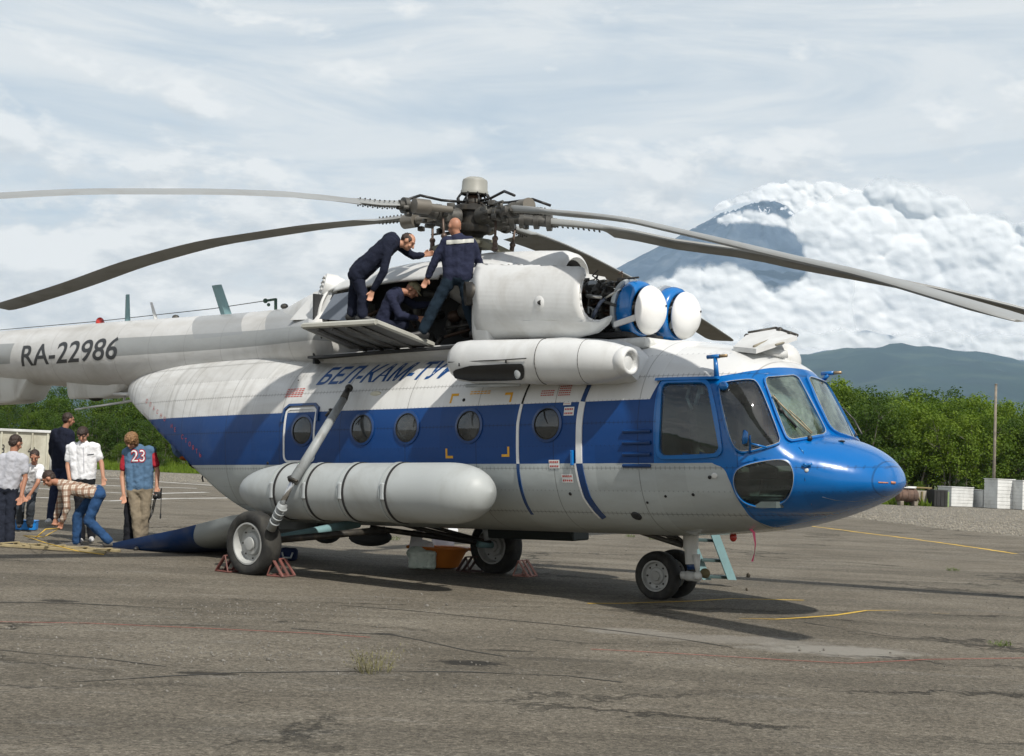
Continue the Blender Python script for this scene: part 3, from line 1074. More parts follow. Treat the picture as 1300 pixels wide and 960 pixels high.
heli = empty('helicopter', HM, 'large white, blue and grey transport helicopter parked with its engine covers open', 'helicopter')

M_WHT = mat('white_aircraft_paint', (0.60, 0.61, 0.605), 0.42, var=0.08, vscale=2.6, dirt=(0.34, 0.32, 0.28, 0.55), ds=1.6, coat=0.1, bump=0.15, bscale=5)
M_WHTD = mat('grimy_white_paint', (0.62, 0.63, 0.61), 0.5, var=0.08, vscale=1.6, dirt=(0.24, 0.22, 0.19, 0.65), ds=1.3)
M_BLU = mat('bright_blue_paint', (0.0, 0.135, 0.42), 0.25, var=0.06, vscale=2, coat=0.6)
M_DBL = mat('deep_blue_paint', (0.002, 0.036, 0.14), 0.35, var=0.06, vscale=2, coat=0.3)
M_GRY = mat('grey_aircraft_paint', (0.33, 0.36, 0.36), 0.4, var=0.05, vscale=1.5, dirt=(0.22, 0.22, 0.2, 0.5), ds=1.0, coat=0.2)
M_LGR = mat('light_grey_metal', (0.42, 0.45, 0.46), 0.4, 0.2, var=0.1)
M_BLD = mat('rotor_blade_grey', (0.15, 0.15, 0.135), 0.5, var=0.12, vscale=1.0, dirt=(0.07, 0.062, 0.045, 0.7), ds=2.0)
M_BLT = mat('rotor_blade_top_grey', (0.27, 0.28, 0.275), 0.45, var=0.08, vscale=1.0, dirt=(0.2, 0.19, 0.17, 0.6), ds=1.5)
M_TYR = mat('black_rubber', (0.018, 0.018, 0.017), 0.85, var=0.35, vscale=6, bump=0.3, bscale=60, dirt=(0.09, 0.085, 0.07, 0.5), ds=5)
M_RIM = mat('grey_wheel_paint', (0.38, 0.39, 0.38), 0.5, var=0.12, dirt=(0.15, 0.14, 0.12, 0.6), ds=5)
M_MET = mat('oily_dark_metal', (0.035, 0.033, 0.03), 0.5, 0.3, var=0.35, vscale=9, dirt=(0.11, 0.095, 0.07, 0.7), ds=9)
M_MET2 = mat('worn_grey_metal', (0.085, 0.083, 0.075), 0.5, 0.35, var=0.3, vscale=9, dirt=(0.05, 0.045, 0.04, 0.8), ds=7)
M_BRN = mat('brown_engine_casing', (0.075, 0.045, 0.03), 0.5, 0.4, var=0.3, vscale=5)
M_BLKR = mat('black_hose', (0.012, 0.012, 0.012), 0.45, var=0.2)
M_INT = mat('dark_interior', (0.03, 0.032, 0.034), 0.8, var=0.3)
M_INTG = mat('cockpit_grey_green', (0.10, 0.125, 0.12), 0.8, var=0.2)
M_TEAL = mat('pale_teal_paint', (0.20, 0.34, 0.36), 0.5, var=0.1, dirt=(0.1, .1, .09, .5))
M_YEL = mat('yellow_orange_paint', (0.65, 0.33, 0.02), 0.6)
M_RED = mat('red_stencil_paint', (0.45, 0.06, 0.05), 0.6)
M_SEAL = mat('pale_window_sealant', (0.45, 0.43, 0.38), 0.7, var=0.3, vscale=14)


def glass(name, tint, trans, rough=0.03, dust_and_sheen=0.06):
    dcol = (0.36, 0.46, 0.38, 1) if dust_and_sheen > .4 else (0.42, 0.43, 0.42, 1)  # heavy setting: greenish skylight in the windshield, painted as a film
    m = bpy.data.materials.new(name)
    m.use_nodes = True
    N = NT(m.node_tree)
    tc = N.n('ShaderNodeTexCoord').outputs['Object']
    fr = N.n('ShaderNodeFresnel', ins={0: 1.5}).outputs[0]
    t = N.n('ShaderNodeBsdfTransparent', ins={0: tuple(tint) + (1,)})
    g = N.n('ShaderNodeBsdfGlossy', ins={0: (0.9, 0.95, 1, 1), 1: rough})
    d = N.n('ShaderNodeBsdfDiffuse', ins={0: dcol})
    dk = N.n('ShaderNodeBsdfDiffuse', ins={0: (0.012, 0.014, 0.015, 1)})
    body = N.n('ShaderNodeMixShader', ins={0: trans, 1: dk.outputs[0], 2: t.outputs[0]})
    df = N.math('MULTIPLY', N.ramp(N.noise(tc, 2.2, 6, 0.7, 0.6), [(0.42, 0.15), (0.7, 1.0)]), dust_and_sheen)
    b2 = N.n('ShaderNodeMixShader', ins={0: df, 1: body.outputs[0], 2: d.outputs[0]})
    mx = N.n('ShaderNodeMixShader', ins={0: N.math('ADD', N.math('MULTIPLY', fr, 1.0), 0.02), 1: b2.outputs[0], 2: g.outputs[0]})
    N.n('ShaderNodeOutputMaterial', ins={0: mx.outputs[0]})
    return m


M_GL = glass('cockpit_glass', (0.62, 0.72, 0.70), 0.85, dust_and_sheen=0.08)
M_GLW = glass('windshield_glass', (0.62, 0.80, 0.70), 0.92, dust_and_sheen=0.5)
M_GLD = glass('cabin_window_glass', (0.3, 0.3, 0.3), 0.25, rough=0.05, dust_and_sheen=0.12)

# ---- fuselage form
F_W = [(-6.80, .03), (-6.6, .26), (-6.2, .50), (-5.6, .74), (-4.8, .97), (-4.0, 1.13), (-3.2, 1.22), (-2.4, 1.25), (3.3, 1.25), (3.8, 1.23), (4.15, 1.17), (4.45, 1.05), (4.7, .93), (4.95, .78), (5.15, .63), (5.32, .45), (5.42, .25), (5.455, .02)]
F_ZT = [(-6.8, 2.66), (-6.6, 2.80), (-6.0, 2.92), (-5.0, 3.0), (-3.5, 3.0), (-2.0, 2.92), (0.0, 2.85), (3.0, 2.80), (3.6, 2.72), (4.0, 2.62), (4.25, 2.52), (4.36, 2.43), (4.42, 2.33), (4.58, 2.01), (4.70, 1.79), (4.76, 1.735), (5.0, 1.665), (5.2, 1.578), (5.36, 1.455), (5.43, 1.345), (5.455, 1.262)]
F_ZB = [(-6.8, 2.60), (-6.3, 1.9), (-5.4, 1.2), (-4.2, .83), (-3.0, .69), (-2, .675), (3.0, .675), (3.6, .70), (4.24, .76), (4.7, .86), (5.0, .955), (5.2, 1.035), (5.36, 1.12), (5.43, 1.19), (5.455, 1.25)]
F_ZC = [(-6.8, 2.63), (-6.0, 2.4), (-5.0, 2.05), (-3.5, 1.8), (-2, 1.75), (3.4, 1.75), (4.2, 1.55), (4.7, 1.38), (5.1, 1.29), (5.455, 1.256)]


def sect(x):
    return slerp_tab(F_W, x), slerp_tab(F_ZB, x), slerp_tab(F_ZT, x), slerp_tab(F_ZC, x)


NU = lambda x: lerp([(-6.8, 2.0), (-3, 2.2), (3.3, 2.3), (4.2, 2.5), (4.7, 2.4), (5.4, 2.0)], x)
NL = lambda x: lerp([(-6.8, 2.0), (-3, 2.8), (3.3, 3.0), (4.2, 2.6), (4.8, 2.2), (5.4, 2.0)], x)


def side_l(x, z):
    w, zb, zt, zc = sect(x)
    if z >= zc:
        s, n = min(1, (z - zc) / max(1e-4, zt - zc)), NU(x)
    else:
        s, n = min(1, (zc - z) / max(1e-4, zc - zb)), NL(x)
    return w * max(0.0, 1 - s ** n) ** (1 / n)


def fring(x, n):
    w, zb, zt, zc = sect(x)
    out = []
    for i in range(n):
        a = 2 * pi * i / n
        c, s = cos(a), sin(a)
        e = NU(x) if s > 0 else NL(x)
        out.append(h(x, w * math.copysign(abs(c) ** (2 / e), c), zc + (zt - zc if s > 0 else zc - zb) * math.copysign(abs(s) ** (2 / e), s)))
    return out


def frange(a, b, n):
    return [a + (b - a) * i / n for i in range(n)]


_xs = frange(-6.8, -3.5, 44) + frange(-3.5, 3.3, 60) + frange(3.3, 4.2, 34) + frange(4.2, 4.8, 44) + frange(4.8, 5.4, 26) + frange(5.4, 5.455, 6) + [5.455]
bm = bmesh.new()
loft(bm, [fring(x, 208) for x in _xs])
bmesh.ops.recalc_face_normals(bm, faces=bm.faces)
BV = BVHTree.FromBMesh(bm)


def hit(px, py, tree=None):
    o, d = HI @ CAM, (HI.to_3x3() @ ray(px, py)).normalized()
    r = (tree or BV).ray_cast(o, d)
    if r[0] is None:
        return None
    n = r[1]
    return r[0], (n if n.dot(d) < 0 else -n)


def chaikin(pts, it=2, keep=0.25):
    for _ in range(it):
        out = []
        n = len(pts)
        for i in range(n):
            a, b = pts[i], pts[(i + 1) % n]
            out.append(tuple(a[k] * (1 - keep) + b[k] * keep for k in range(len(a))))
            out.append(tuple(a[k] * keep + b[k] * (1 - keep) for k in range(len(a))))
        pts = out
    return pts


def resample(pts, n):
    L = [0]
    m_ = len(pts)
    for i in range(m_):
        a, b = pts[i], pts[(i + 1) % m_]
        L.append(L[-1] + math.dist(a, b))
    out = []
    k = 0
    for i in range(n):
        t = L[-1] * i / n
        while L[k + 1] < t:
            k += 1
        f = (t - L[k]) / max(1e-9, L[k + 1] - L[k])
        a, b = pts[k], pts[(k + 1) % m_]
        out.append(tuple(a[j] + (b[j] - a[j]) * f for j in range(len(a))))
    return out


WINS = {
    'door_window': [(842, 488.5), (898, 488), (915, 575.5), (838, 578.5)],
    'side_window': [(912, 492), (920, 487), (956, 483), (963, 492), (990, 560), (986, 564), (943, 574), (934, 569), (927, 556)],
    'windshield': [(968, 481), (1009.5, 477.5), (1049, 553.5), (999, 560)],
    'windshield_far': [(1018, 477), (1038, 478), (1087, 551), (1057, 551.5)],
    'chin_window': [(931, 606), (937, 594), (960, 587), (990, 583), (1003, 589), (1008, 604), (1005, 622), (996, 636), (971, 643), (945, 638), (934, 624)],
}


def smooth_poly(k):
    return resample(chaikin(WINS[k], 3 if k == 'chin_window' else 2, {'chin_window': 0.25, 'side_window': 0.2}.get(k, 0.07)), 56)


def patch_pts(k, scales, off):
    "rings of surface points with normals for a window outline"
    poly = smooth_poly(k)
    cx, cy = sum(p[0] for p in poly) / len(poly), sum(p[1] for p in poly) / len(poly)
    rings = []
    for s in scales:
        ring = []
        for (x, y) in poly:
            dx, dy = x - cx, y - cy
            r = math.hypot(dx, dy)
            if isinstance(s, tuple):
                q = 1 + s[0] / r
            else:
                q = s
            hh = hit(cx + dx * q, cy + dy * q)
            if hh is None:
                hh = ring[-1] if ring else (Vector((0, 0, 0)), Vector((0, 0, 1)))
            ring.append(hh)
        rings.append(ring)
    return rings


# the far half of the windscreen and every port window are mirror images of the starboard ones
HOLES = []
for k in ('door_window', 'side_window', 'windshield', 'chin_window'):
    r = patch_pts(k, [1.0], 0)[0]
    HOLES.append((k, [p for p, n in r]))


def in_poly(x, y, poly):
    c = False
    j = len(poly) - 1
    for i in range(len(poly)):
        xi, yi = poly[i]
        xj, yj = poly[j]
        if (yi > y) != (yj > y) and x < (xj - xi) * (y - yi) / (yj - yi) + xi:
            c = not c
        j = i
    return c


def to_px(p):
    w = HM @ p
    v = w - CAM
    d = v.dot(_f0)
    return 650 + FPX * v.dot(_er) / d, 480 - FPX * v.dot(_eu) / d


_pp = {k: smooth_poly(k) for k in WINS if k != 'windshield_far'}
kill = []
for f in bm.faces:
    c = f.calc_center_median()
    if c.x > 3.2:
        side = c if c.y < 0 else mirror(c)          # starboard has negative local y
        x, y = to_px(side)
        if any(in_poly(x, y, p) for p in _pp.values()):
            kill.append(f)
    if c.x < -2.9:                                    # the open tail: everything below the door line is away
        zc = lerp([(-6.8, 2.64), (-6.2, 2.42), (-5.3, 2.08), (-4.35, 1.63), (-3.8, 1.30), (-3.31, .94), (-3.0, .66)], c.x)
        if c.z < zc:
            kill.append(f)
bmesh.ops.delete(bm, geom=kill, context='FACES')
ZCUT = [(-6.8, 2.64), (-6.2, 2.42), (-5.3, 2.08), (-4.35, 1.63), (-3.8, 1.30), (-3.31, .94), (-3.0, .66)]
for v in bm.verts:                                    # true up the edge of the tail opening
    if v.co.x < -2.95 and v.is_boundary and v.link_faces:
        z_ = lerp(ZCUT, v.co.x)
        if abs(v.co.z - z_) < .12:
            v.co.z = z_
            v.co.y = math.copysign(side_l(v.co.x, z_), v.co.y)


def fus_mat():
    m = bpy.data.materials.new('fuselage_livery')
    m.use_nodes = True
    N = NT(m.node_tree)
    P = N.n('ShaderNodeTexCoord').outputs['Object']
    s = N.n('ShaderNodeSeparateXYZ', ins={0: P})
    X, Z = s.outputs[0], s.outputs[2]
    wob = N.math('MULTIPLY', N.math('SUBTRACT', N.noise(P, 2.0, 3), 0.5), 0.006)
    Zw = N.math('ADD', Z, wob)
    def curve(val, pts, x0, x1, y0, y1):
        f = N.n('ShaderNodeMapRange', ins={0: val, 1: x0, 2: x1, 3: 0.0, 4: 1.0})
        cv = N.n('ShaderNodeFloatCurve', ins={1: f.outputs[0]})
        c = cv.mapping.curves[0]
        while len(c.points) < len(pts):
            c.points.new(0.5, 0.5)
        for q, (a, b) in zip(c.points, pts):
            q.location = ((a - x0) / (x1 - x0), (b - y0) / (y1 - y0))
            q.handle_type = 'VECTOR' if x1 > 3 else 'AUTO'
        cv.mapping.update()
        r = N.n('ShaderNodeMapRange', ins={0: cv.outputs[0], 1: 0.0, 2: 1.0, 3: y0, 4: y1})
        return r.outputs[0]
    top = curve(X, NOSE_TOP, 3.2, 4.6, 2.0, 2.6)
    lowx = curve(Z, NOSE_LOW, 0.6, 1.5, 3.6, 5.0)
    in_band = N.math('MULTIPLY', N.math('GREATER_THAN', Zw, 1.46), N.math('LESS_THAN', Zw, top))
    nose = N.math('MULTIPLY', N.math('GREATER_THAN', X, lowx), N.math('LESS_THAN', Z, 1.5))
    blue = N.math('MAXIMUM', in_band, nose)
    is_low = N.math('LESS_THAN', Z, 1.46)
    # panel to panel differences and soot washed down from the open bay
    def cell(val, pitch):
        return N.math('FLOOR', N.math('DIVIDE', val, pitch))
    cv_ = N.n('ShaderNodeCombineXYZ', ins={0: cell(N.math('ADD', X, .535), 1.07), 1: cell(N.math('ADD', Z, .235), .47), 2: N.math('GREATER_THAN', s.outputs[1], 0.0)})
    wn = N.n('ShaderNodeTexWhiteNoise')
    m.node_tree.links.new(cv_.outputs[0], wn.inputs[0])
    panel = N.ramp(wn.outputs[0], [(0.0, 0.90), (1.0, 1.07)])
    soot = N.math('MULTIPLY', N.ramp(N.math('SUBTRACT', Z, 2.2), [(0.05, 0.0), (0.5, 1.0)]), N.math('MULTIPLY', N.ramp(N.math('DIVIDE', N.math('ADD', X, 3.6), 4.2), [(0.2, 0.0), (0.45, 1.0), (0.8, 1.0), (1.0, 0.0)]), N.ramp(N.noise(N.mapping(P, scale=(2.2, 1, .7)), 1.6, 8, .65, .5), [(0.36, 0.0), (0.62, 1.0)])))
    # colours: deep blue band, brighter blue on the nose section
    nose_sec = N.ramp(N.math('SUBTRACT', X, 3.395), [(0.0, 0.0), (0.004, 1.0)])
    bl = N.mix(nose_sec, (0.001, 0.042, 0.175), (0.0, 0.115, 0.375))
    grime = N.noise(N.mapping(P, scale=(0.5, 0.5, 1.6)), 1.6, 9, 0.66, 0.8)
    streak = N.noise(N.mapping(P, scale=(7, 1, 0.5)), 1.4, 6, 0.6, 0.3)
    aft = N.ramp(N.math('DIVIDE', N.math('ADD', X, 7.0), 8.0), [(0.0, 0.8), (0.62, 0.42), (0.95, 0.08)])
    wh = N.mix(N.math('MULTIPLY', aft, N.ramp(grime, [(0.35, 0.0), (0.66, 1.0)])), (0.64, 0.65, 0.645), (0.36, 0.345, 0.31))
    wh = N.mix(N.math('MULTIPLY', aft, N.ramp(streak, [(0.5, 0.0), (0.68, 0.65)])), wh, (0.23, 0.22, 0.20))
    gr = N.mix(N.ramp(grime, [(0.45, 0.0), (0.75, 0.6)]), (0.40, 0.435, 0.435), (0.29, 0.30, 0.285))
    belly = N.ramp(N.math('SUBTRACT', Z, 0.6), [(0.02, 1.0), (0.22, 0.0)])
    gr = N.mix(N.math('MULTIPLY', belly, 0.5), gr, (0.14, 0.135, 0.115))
    bl = N.mix(N.math('MULTIPLY', aft, N.ramp(grime, [(0.5, 0.0), (0.75, 0.35)])), bl, (0.08, 0.12, 0.19))
    c = N.mix(is_low, wh, gr)
    c = N.mix(blue, c, bl)
    c = N.mix(1.0, c, panel, 'MULTIPLY')
    c = N.mix(N.math('MULTIPLY', soot, 0.62), c, (0.12, 0.112, 0.095))
    # skin joints and rivet rows
    def lines(val, pitch, w):
        f = N.math('ABSOLUTE', N.math('SUBTRACT', N.math('FRACT', N.math('DIVIDE', val, pitch)), 0.5))
        return N.math('GREATER_THAN', f, 0.5 - w / pitch)
    seam = N.math('MAXIMUM', lines(X, 1.07, 0.006), lines(Z, 0.47, 0.004))
    dot = N.math('MULTIPLY', lines(X, 0.055, 0.007), N.math('MAXIMUM', lines(Z, 0.235, 0.007), lines(Z, 0.47, 0.02)))
    c = N.mix(N.math('MULTIPLY', seam, 0.6), c, N.mix(1.0, c, (0.35, 0.34, 0.33), 'MULTIPLY'))
    c = N.mix(N.math('MULTIPLY', dot, 0.5), c, N.mix(1.0, c, (0.5, 0.5, 0.5), 'MULTIPLY'))
    hgt = N.math('ADD', N.math('MULTIPLY', seam, -1.0), N.math('ADD', N.math('MULTIPLY', N.noise(P, 1.7, 3), 3.0), N.math('MULTIPLY', N.noise(N.mapping(P, scale=(1, 1, .5)), 6.0, 2), 0.9)))
    b = N.n('ShaderNodeBump', ins={'Strength': 0.34, 'Distance': 0.012, 'Height': hgt})
    ro = N.mix(nose_sec, (0.46, 0.46, 0.46), (0.24, 0.24, 0.24))
    p = N.n('ShaderNodeBsdfPrincipled', ins={'Base Color': c, 'Roughness': ro, 'Specular IOR Level': 0.35, 'Coat Weight': N.math('MULTIPLY', nose_sec, 0.35), 'Coat Roughness': 0.08, 'Normal': b.outputs[0]})
    N.n('ShaderNodeOutputMaterial', ins={0: p.outputs[0]})
    return m


def _b(px, py):
    p = hit(px, py)[0]
    return (p.x, p.z)


NOSE_TOP = [(3.2, 2.11), (3.33, 2.11)]
_t = [(834, 484), (870, 481.5), (905, 479), (935, 474), (962, 469.5)]
NOSE_TOP += [(3.395, _b(836, 484)[1])] + [_b(*q) for q in _t[1:]]
NOSE_TOP += [(4.36, 2.44), (4.6, 2.6)]
NOSE_TOP = sorted((a, min(2.6, b)) for a, b in NOSE_TOP)
NOSE_LOW = sorted([(_b(*q)[1], _b(*q)[0]) for q in ((906, 589), (917, 594), (925, 608), (933, 627), (944, 645), (958, 660))])
NOSE_LOW = [(0.6, NOSE_LOW[0][1] + .30)] + NOSE_LOW + [(1.5, NOSE_LOW[-1][1] - .06)]
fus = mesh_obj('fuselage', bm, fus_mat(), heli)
fus.modifiers.new('skin', 'SOLIDIFY').thickness = 0.03
fus.modifiers['skin'].offset = -1


def ring_strip(bm, A, B):
    n = len(A)
    for i in range(n):
        j = (i + 1) % n
        bm.faces.new((A[i], A[j], B[j], B[i]))


def window(k, name, gm, fm, fw=2.2, port=True, off=0.012, inner=None):
    "pane and frame lying on the skin, starboard and its port twin"
    for mir in ((False, True) if port else (False,)):
        R = patch_pts(k, [(fw,), (0.4,), 1.0, .93, .7, .4, .12], 0)
        f_ = (lambda v: mirror(v)) if mir else (lambda v: v)
        bm = bmesh.new()
        rg = [[bm.verts.new(f_(p + n * 0.012)) for p, n in R[j]] for j in (2, 3, 4, 5, 6)]
        for a, b in zip(rg[:-1], rg[1:]):
            ring_strip(bm, a, b)
        bm.faces.new(rg[-1])
        g = mesh_obj(name, bm, gm, heli)
        bm = bmesh.new()
        o0 = [bm.verts.new(f_(p - n * .012)) for p, n in R[0]]
        o1 = [bm.verts.new(f_(p + n * (.012 + off))) for p, n in R[0]]
        i1 = [bm.verts.new(f_(p + n * (.016 + off))) for p, n in R[2]]
        i0 = [bm.verts.new(f_(p * 1.0 - n * .02)) for p, n in R[2]]
        ring_strip(bm, o0, o1)
        ring_strip(bm, o1, i1)
        ring_strip(bm, i1, i0)
        mesh_obj('window_frame', bm, fm, g, autosmooth=40)
        bm = bmesh.new()
        a = [bm.verts.new(f_(p + n * (.018 + off))) for p, n in R[1]]
        b = [bm.verts.new(f_(p + n * (.018 + off))) for p, n in R[2]]
        c = [bm.verts.new(f_(p + n * .008)) for p, n in R[3]]
        ring_strip(bm, a, b)
        mesh_obj('sealant', bm, inner or M_SEAL, g)


M_BLU2 = mat('nose_blue_paint', (0.0, 0.122, 0.385), 0.28, var=0.08, vscale=6, coat=0.4)
window('door_window', 'cockpit_door_window', M_GL, M_BLU2, fw=5.5, off=.02, inner=M_BLU2)
window('side_window', 'cockpit_side_window', M_GL, M_BLU2, fw=2.6)
window('windshield', 'windshield', M_GLW, M_BLU2, fw=2.6)
window('chin_window', 'chin_window', M_GL, M_BLU2, fw=2.2)


# ---- things laid on the flat of the side
def side_strip(name, pts, width, m, off=0.004, th=0.006, parent=None):
    "a flat bar following the side skin; pts in (x, z)"
    bm = bmesh.new()
    dense = []
    for a, b in zip(pts[:-1], pts[1:]):
        k = max(1, int(math.dist(a, b) / 0.06))
        dense += [(a[0] + (b[0] - a[0]) * i / k, a[1] + (b[1] - a[1]) * i / k) for i in range(k)]
    dense.append(pts[-1])
    prev = None
    n = len(dense)
    for i, (x, z) in enumerate(dense):
        dx = dense[min(i + 1, n - 1)][0] - dense[max(i - 1, 0)][0]
        dz = dense[min(i + 1, n - 1)][1] - dense[max(i - 1, 0)][1]
        L = math.hypot(dx, dz)
        nx, nz = -dz / L * width / 2, dx / L * width / 2
        cur = []
        for s, o in ((1, off - .012), (1, off + th), (-1, off + th), (-1, off - .012)):
            xx, zz = x + s * nx, z + s * nz
            cur.append(bm.verts.new(h(xx, side_l(xx, zz) + o, zz)))
        if prev:
            for q in range(4):
                w = (q + 1) % 4
                bm.faces.new((prev[q], prev[w], cur[w], cur[q]))
        else:
            bm.faces.new(cur)
        prev = cur
    bm.faces.new(prev)
    return mesh_obj(name, bm, m, parent or heli, smooth=False)


def side_disc(name, x, z, r, m, off=0.006, parent=None, rings=(1.0, .8, .5, .2), bulge=0.0):
    bm = bmesh.new()
    R = []
    for s in rings:
        R.append([bm.verts.new(h(x + r * s * cos(a), side_l(x + r * s * cos(a), z + r * s * sin(a)) + off + bulge * (1 - s * s), z + r * s * sin(a))) for a in [2 * pi * i / 36 for i in range(36)]])
    for a, b in zip(R[:-1], R[1:]):
        ring_strip(bm, a, b)
    bm.faces.new(R[-1])
    return mesh_obj(name, bm, m, parent or heli)


def side_ring(name, x, z, r0, r1, m, off, parent):
    bm = bmesh.new()
    prof = ((r1, -.01), (r1, off), (r0, off + .004), (r0, -.01))
    R = [[bm.verts.new(h(x + r * cos(a), side_l(x + r * cos(a), z + r * sin(a)) + o, z + r * sin(a))) for a in [2 * pi * i / 36 for i in range(36)]] for r, o in prof]
    for a, b in zip(R[:-1], R[1:]):
        ring_strip(bm, a, b)
    return mesh_obj(name, bm, m, parent, autosmooth=40)


for x in (-1.72, -0.69, 0.03, 0.97, 2.06):
    g = side_disc('cabin_window', x, 1.885, .175, M_GLD, bulge=.025)
    side_ring('window_rim', x, 1.885, .168, .198, M_DBL, .012, g)
    side_ring('seal', x, 1.885, .160, .170, M_BLKR, .016, g)


def corner(x, z, sx, sz):
    bm = bmesh.new()
    for (ax, az, bx, bz) in ((0, 0, .11, .028), (0, 0, .028, .11)):
        q = [(x + sx * ax, z + sz * az), (x + sx * bx, z + sz * az), (x + sx * bx, z + sz * bz), (x + sx * ax, z + sz * bz)]
        bm.faces.new([bm.verts.new(h(a, side_l(a, b) + (.003 if bz < .05 else .0035), b)) for a, b in q])
    mesh_obj('escape_hatch_mark', bm, M_YEL, heli, smooth=False)


for (px, py, sx, sz) in ((574, 500, 1, -1), (652, 498, -1, -1), (566, 582, 1, 1), (647, 580, -1, 1)):
    x, z = _b(px, py)
    corner(x, z, sx, sz)

# sliding door: seams, rails, handle, placards
_w = mat('white_trim_paint', (.66, .67, .66), .5)
_s = mat('seam_shadow_gap', (.012, .012, .012), .9)
dr = side_strip('door', [(1.66, .9), (1.655, 1.4), (1.66, 1.46)], .035, M_DBL)
side_strip('door_edge', [(1.66, 1.46), (1.665, 1.9), (1.69, 2.11)], .035, _w, parent=dr)
side_strip('door_gap', [(1.69, 2.11), (1.73, 2.36)], .018, _s, parent=dr)
side_strip('door_edge', [(2.60, .88), (2.52, 1.1), (2.475, 1.46)], .075, M_DBL, off=.006, parent=dr)
side_strip('door_edge', [(2.545, .88), (2.465, 1.1), (2.425, 1.46)], .02, _w, off=.008, parent=dr)
side_strip('door_edge', [(2.475, 1.46), (2.485, 1.9), (2.50, 2.11)], .075, _w, off=.006, parent=dr)
side_strip('door_edge', [(2.50, 2.11), (2.55, 2.36)], .05, M_DBL, off=.006, parent=dr)
side_strip('door_rail', [(1.55, 2.37), (2.66, 2.37)], .022, M_DARK, off=.008, th=.02, parent=dr)
bm = bmesh.new()
for dx, dz in ((0, 0),):
    box(bm, h(2.40, side_l(2.4, 1.5) + .025, 1.52), (.035, .03, .16), bev=.008)
mesh_obj('door_handle', bm, M_BLU, dr, smooth=False)


def placard(px, py, w, hh, rows=2, arrow=False):
    x, z = _b(px, py)
    bm = bmesh.new()
    bm.faces.new([bm.verts.new(h(a, side_l(a, b) + .006, b)) for a, b in ((x, z), (x + w, z), (x + w, z - hh), (x, z - hh))])
    p = mesh_obj('placard', bm, _w, heli, smooth=False)
    bm = bmesh.new()
    for i in range(rows):
        zz = z - hh * (i + .5) / rows
        for j in range(5):
            a = x + w * (.08 + .17 * j)
            b = a + w * .12
            bm.faces.new([bm.verts.new(h(u, side_l(u, v) + .008, v)) for u, v in ((a, zz + hh * .11), (b, zz + hh * .11), (b, zz - hh * .11), (a, zz - hh * .11))])
    mesh_obj('placard_print', bm, M_RED, p, smooth=False)['kind'] = 'stuff'


placard(717, 517, .13, .09)
placard(697, 584, .14, .09)
placard(713, 602, .15, .09)
placard(716, 511, .10, .03, 1)
for (px, py, w, n) in ((688, 496, .18, 3), (712, 490, .16, 5), (366, 494, .32, 5), (598, 497, .30, 2)):
    x, z = _b(px, py)
    bm = bmesh.new()
    for i in range(n):
        for j in range(6):
            a = x + w * j / 6 + rnd.uniform(0, .004)
            b = a + w / 6 * .8
            zz = z - i * .024
            bm.faces.new([bm.verts.new(h(u, side_l(u, v) + .004, v)) for u, v in ((a, zz), (b, zz), (b, zz - .011), (a, zz - .011))])
    mesh_obj('stencil_lines', bm, M_RED if px != 598 else M_YEL, heli, smooth=False)['kind'] = 'stuff'

# small emergency door with its white outline and gutter
x0, x1, z0, z1 = _b(361, 585)[0], _b(399, 583)[0], 1.50, 2.16
def rrect(x0, x1, z0, z1, r=.07):
    out = []
    for cx, cz, a0 in ((x1 - r, z1 - r, 0), (x0 + r, z1 - r, 90), (x0 + r, z0 + r, 180), (x1 - r, z0 + r, 270)):
        out += [(cx + r * cos(rad(a0 + k * 22.5)), cz + r * sin(rad(a0 + k * 22.5))) for k in range(5)]
    return out + [out[0]]
em = side_strip('escape_door_outline', rrect(x0, x1, z0, z1), .026, _w)
side_strip('gutter', [(x0 - .05, z1 - .16), (x0 - .03, z1), (x0 + .04, z1 + .05), (x1 - .05, z1 + .05), (x1 + .03, z1), (x1 + .05, z1 - .16)], .03, M_DBL, off=.01, th=.02, parent=em)

# louvres behind the cockpit door
for k in range(4):
    x, z = _b(791, 548 + k * 14.5)
    bm = bmesh.new()
    box(bm, h(x + .17, side_l(x, z) + .012, z), (.34, .03, .035), bev=.01, rot=(0.5, 0, 0))
    mesh_obj('louvre', bm, M_DBL, heli, smooth=False)
# cockpit blister frame top
side_strip('drip_rail', [(3.36, _b(834, 483)[1] + .01), (4.02, _b(899, 482)[1] + .015)], .03, M_BLU2, off=.02, th=.03)


# ---- lettering that follows the skin
def skin_text(name, s, m, x, z, size, shear, fn, sx=1.0, space=1.0, bold=0.0, slope=0.0, parent=None):
    cu = bpy.data.curves.new(name, 'FONT')
    cu.body = s
    cu.size = size
    cu.shear = shear
    cu.space_character = space
    cu.offset = bold
    cu.resolution_u = 4
    o = bpy.data.objects.new(name, cu)
    COL.objects.link(o)
    bpy.context.view_layer.update()
    me = bpy.data.meshes.new_from_object(o.evaluated_get(bpy.context.evaluated_depsgraph_get()))
    bpy.data.objects.remove(o)
    me.name = name
    me.materials.clear()
    me.materials.append(m)
    bm = bmesh.new()
    bm.from_mesh(me)
    bmesh.ops.triangulate(bm, faces=bm.faces)
    for _ in range(2):
        es = [e for e in bm.edges if e.calc_length() > size * .25]
        bmesh.ops.subdivide_edges(bm, edges=es, cuts=1)
        bmesh.ops.triangulate(bm, faces=bm.faces)
    for v in bm.verts:
        u, w = x + v.co.x * sx, z + v.co.y + slope * v.co.x
        v.co = fn(u, w)
    bm.to_mesh(me)
    bm.free()
    t = bpy.data.objects.new(name, me)
    COL.objects.link(t)
    t.parent = parent or heli
    return t


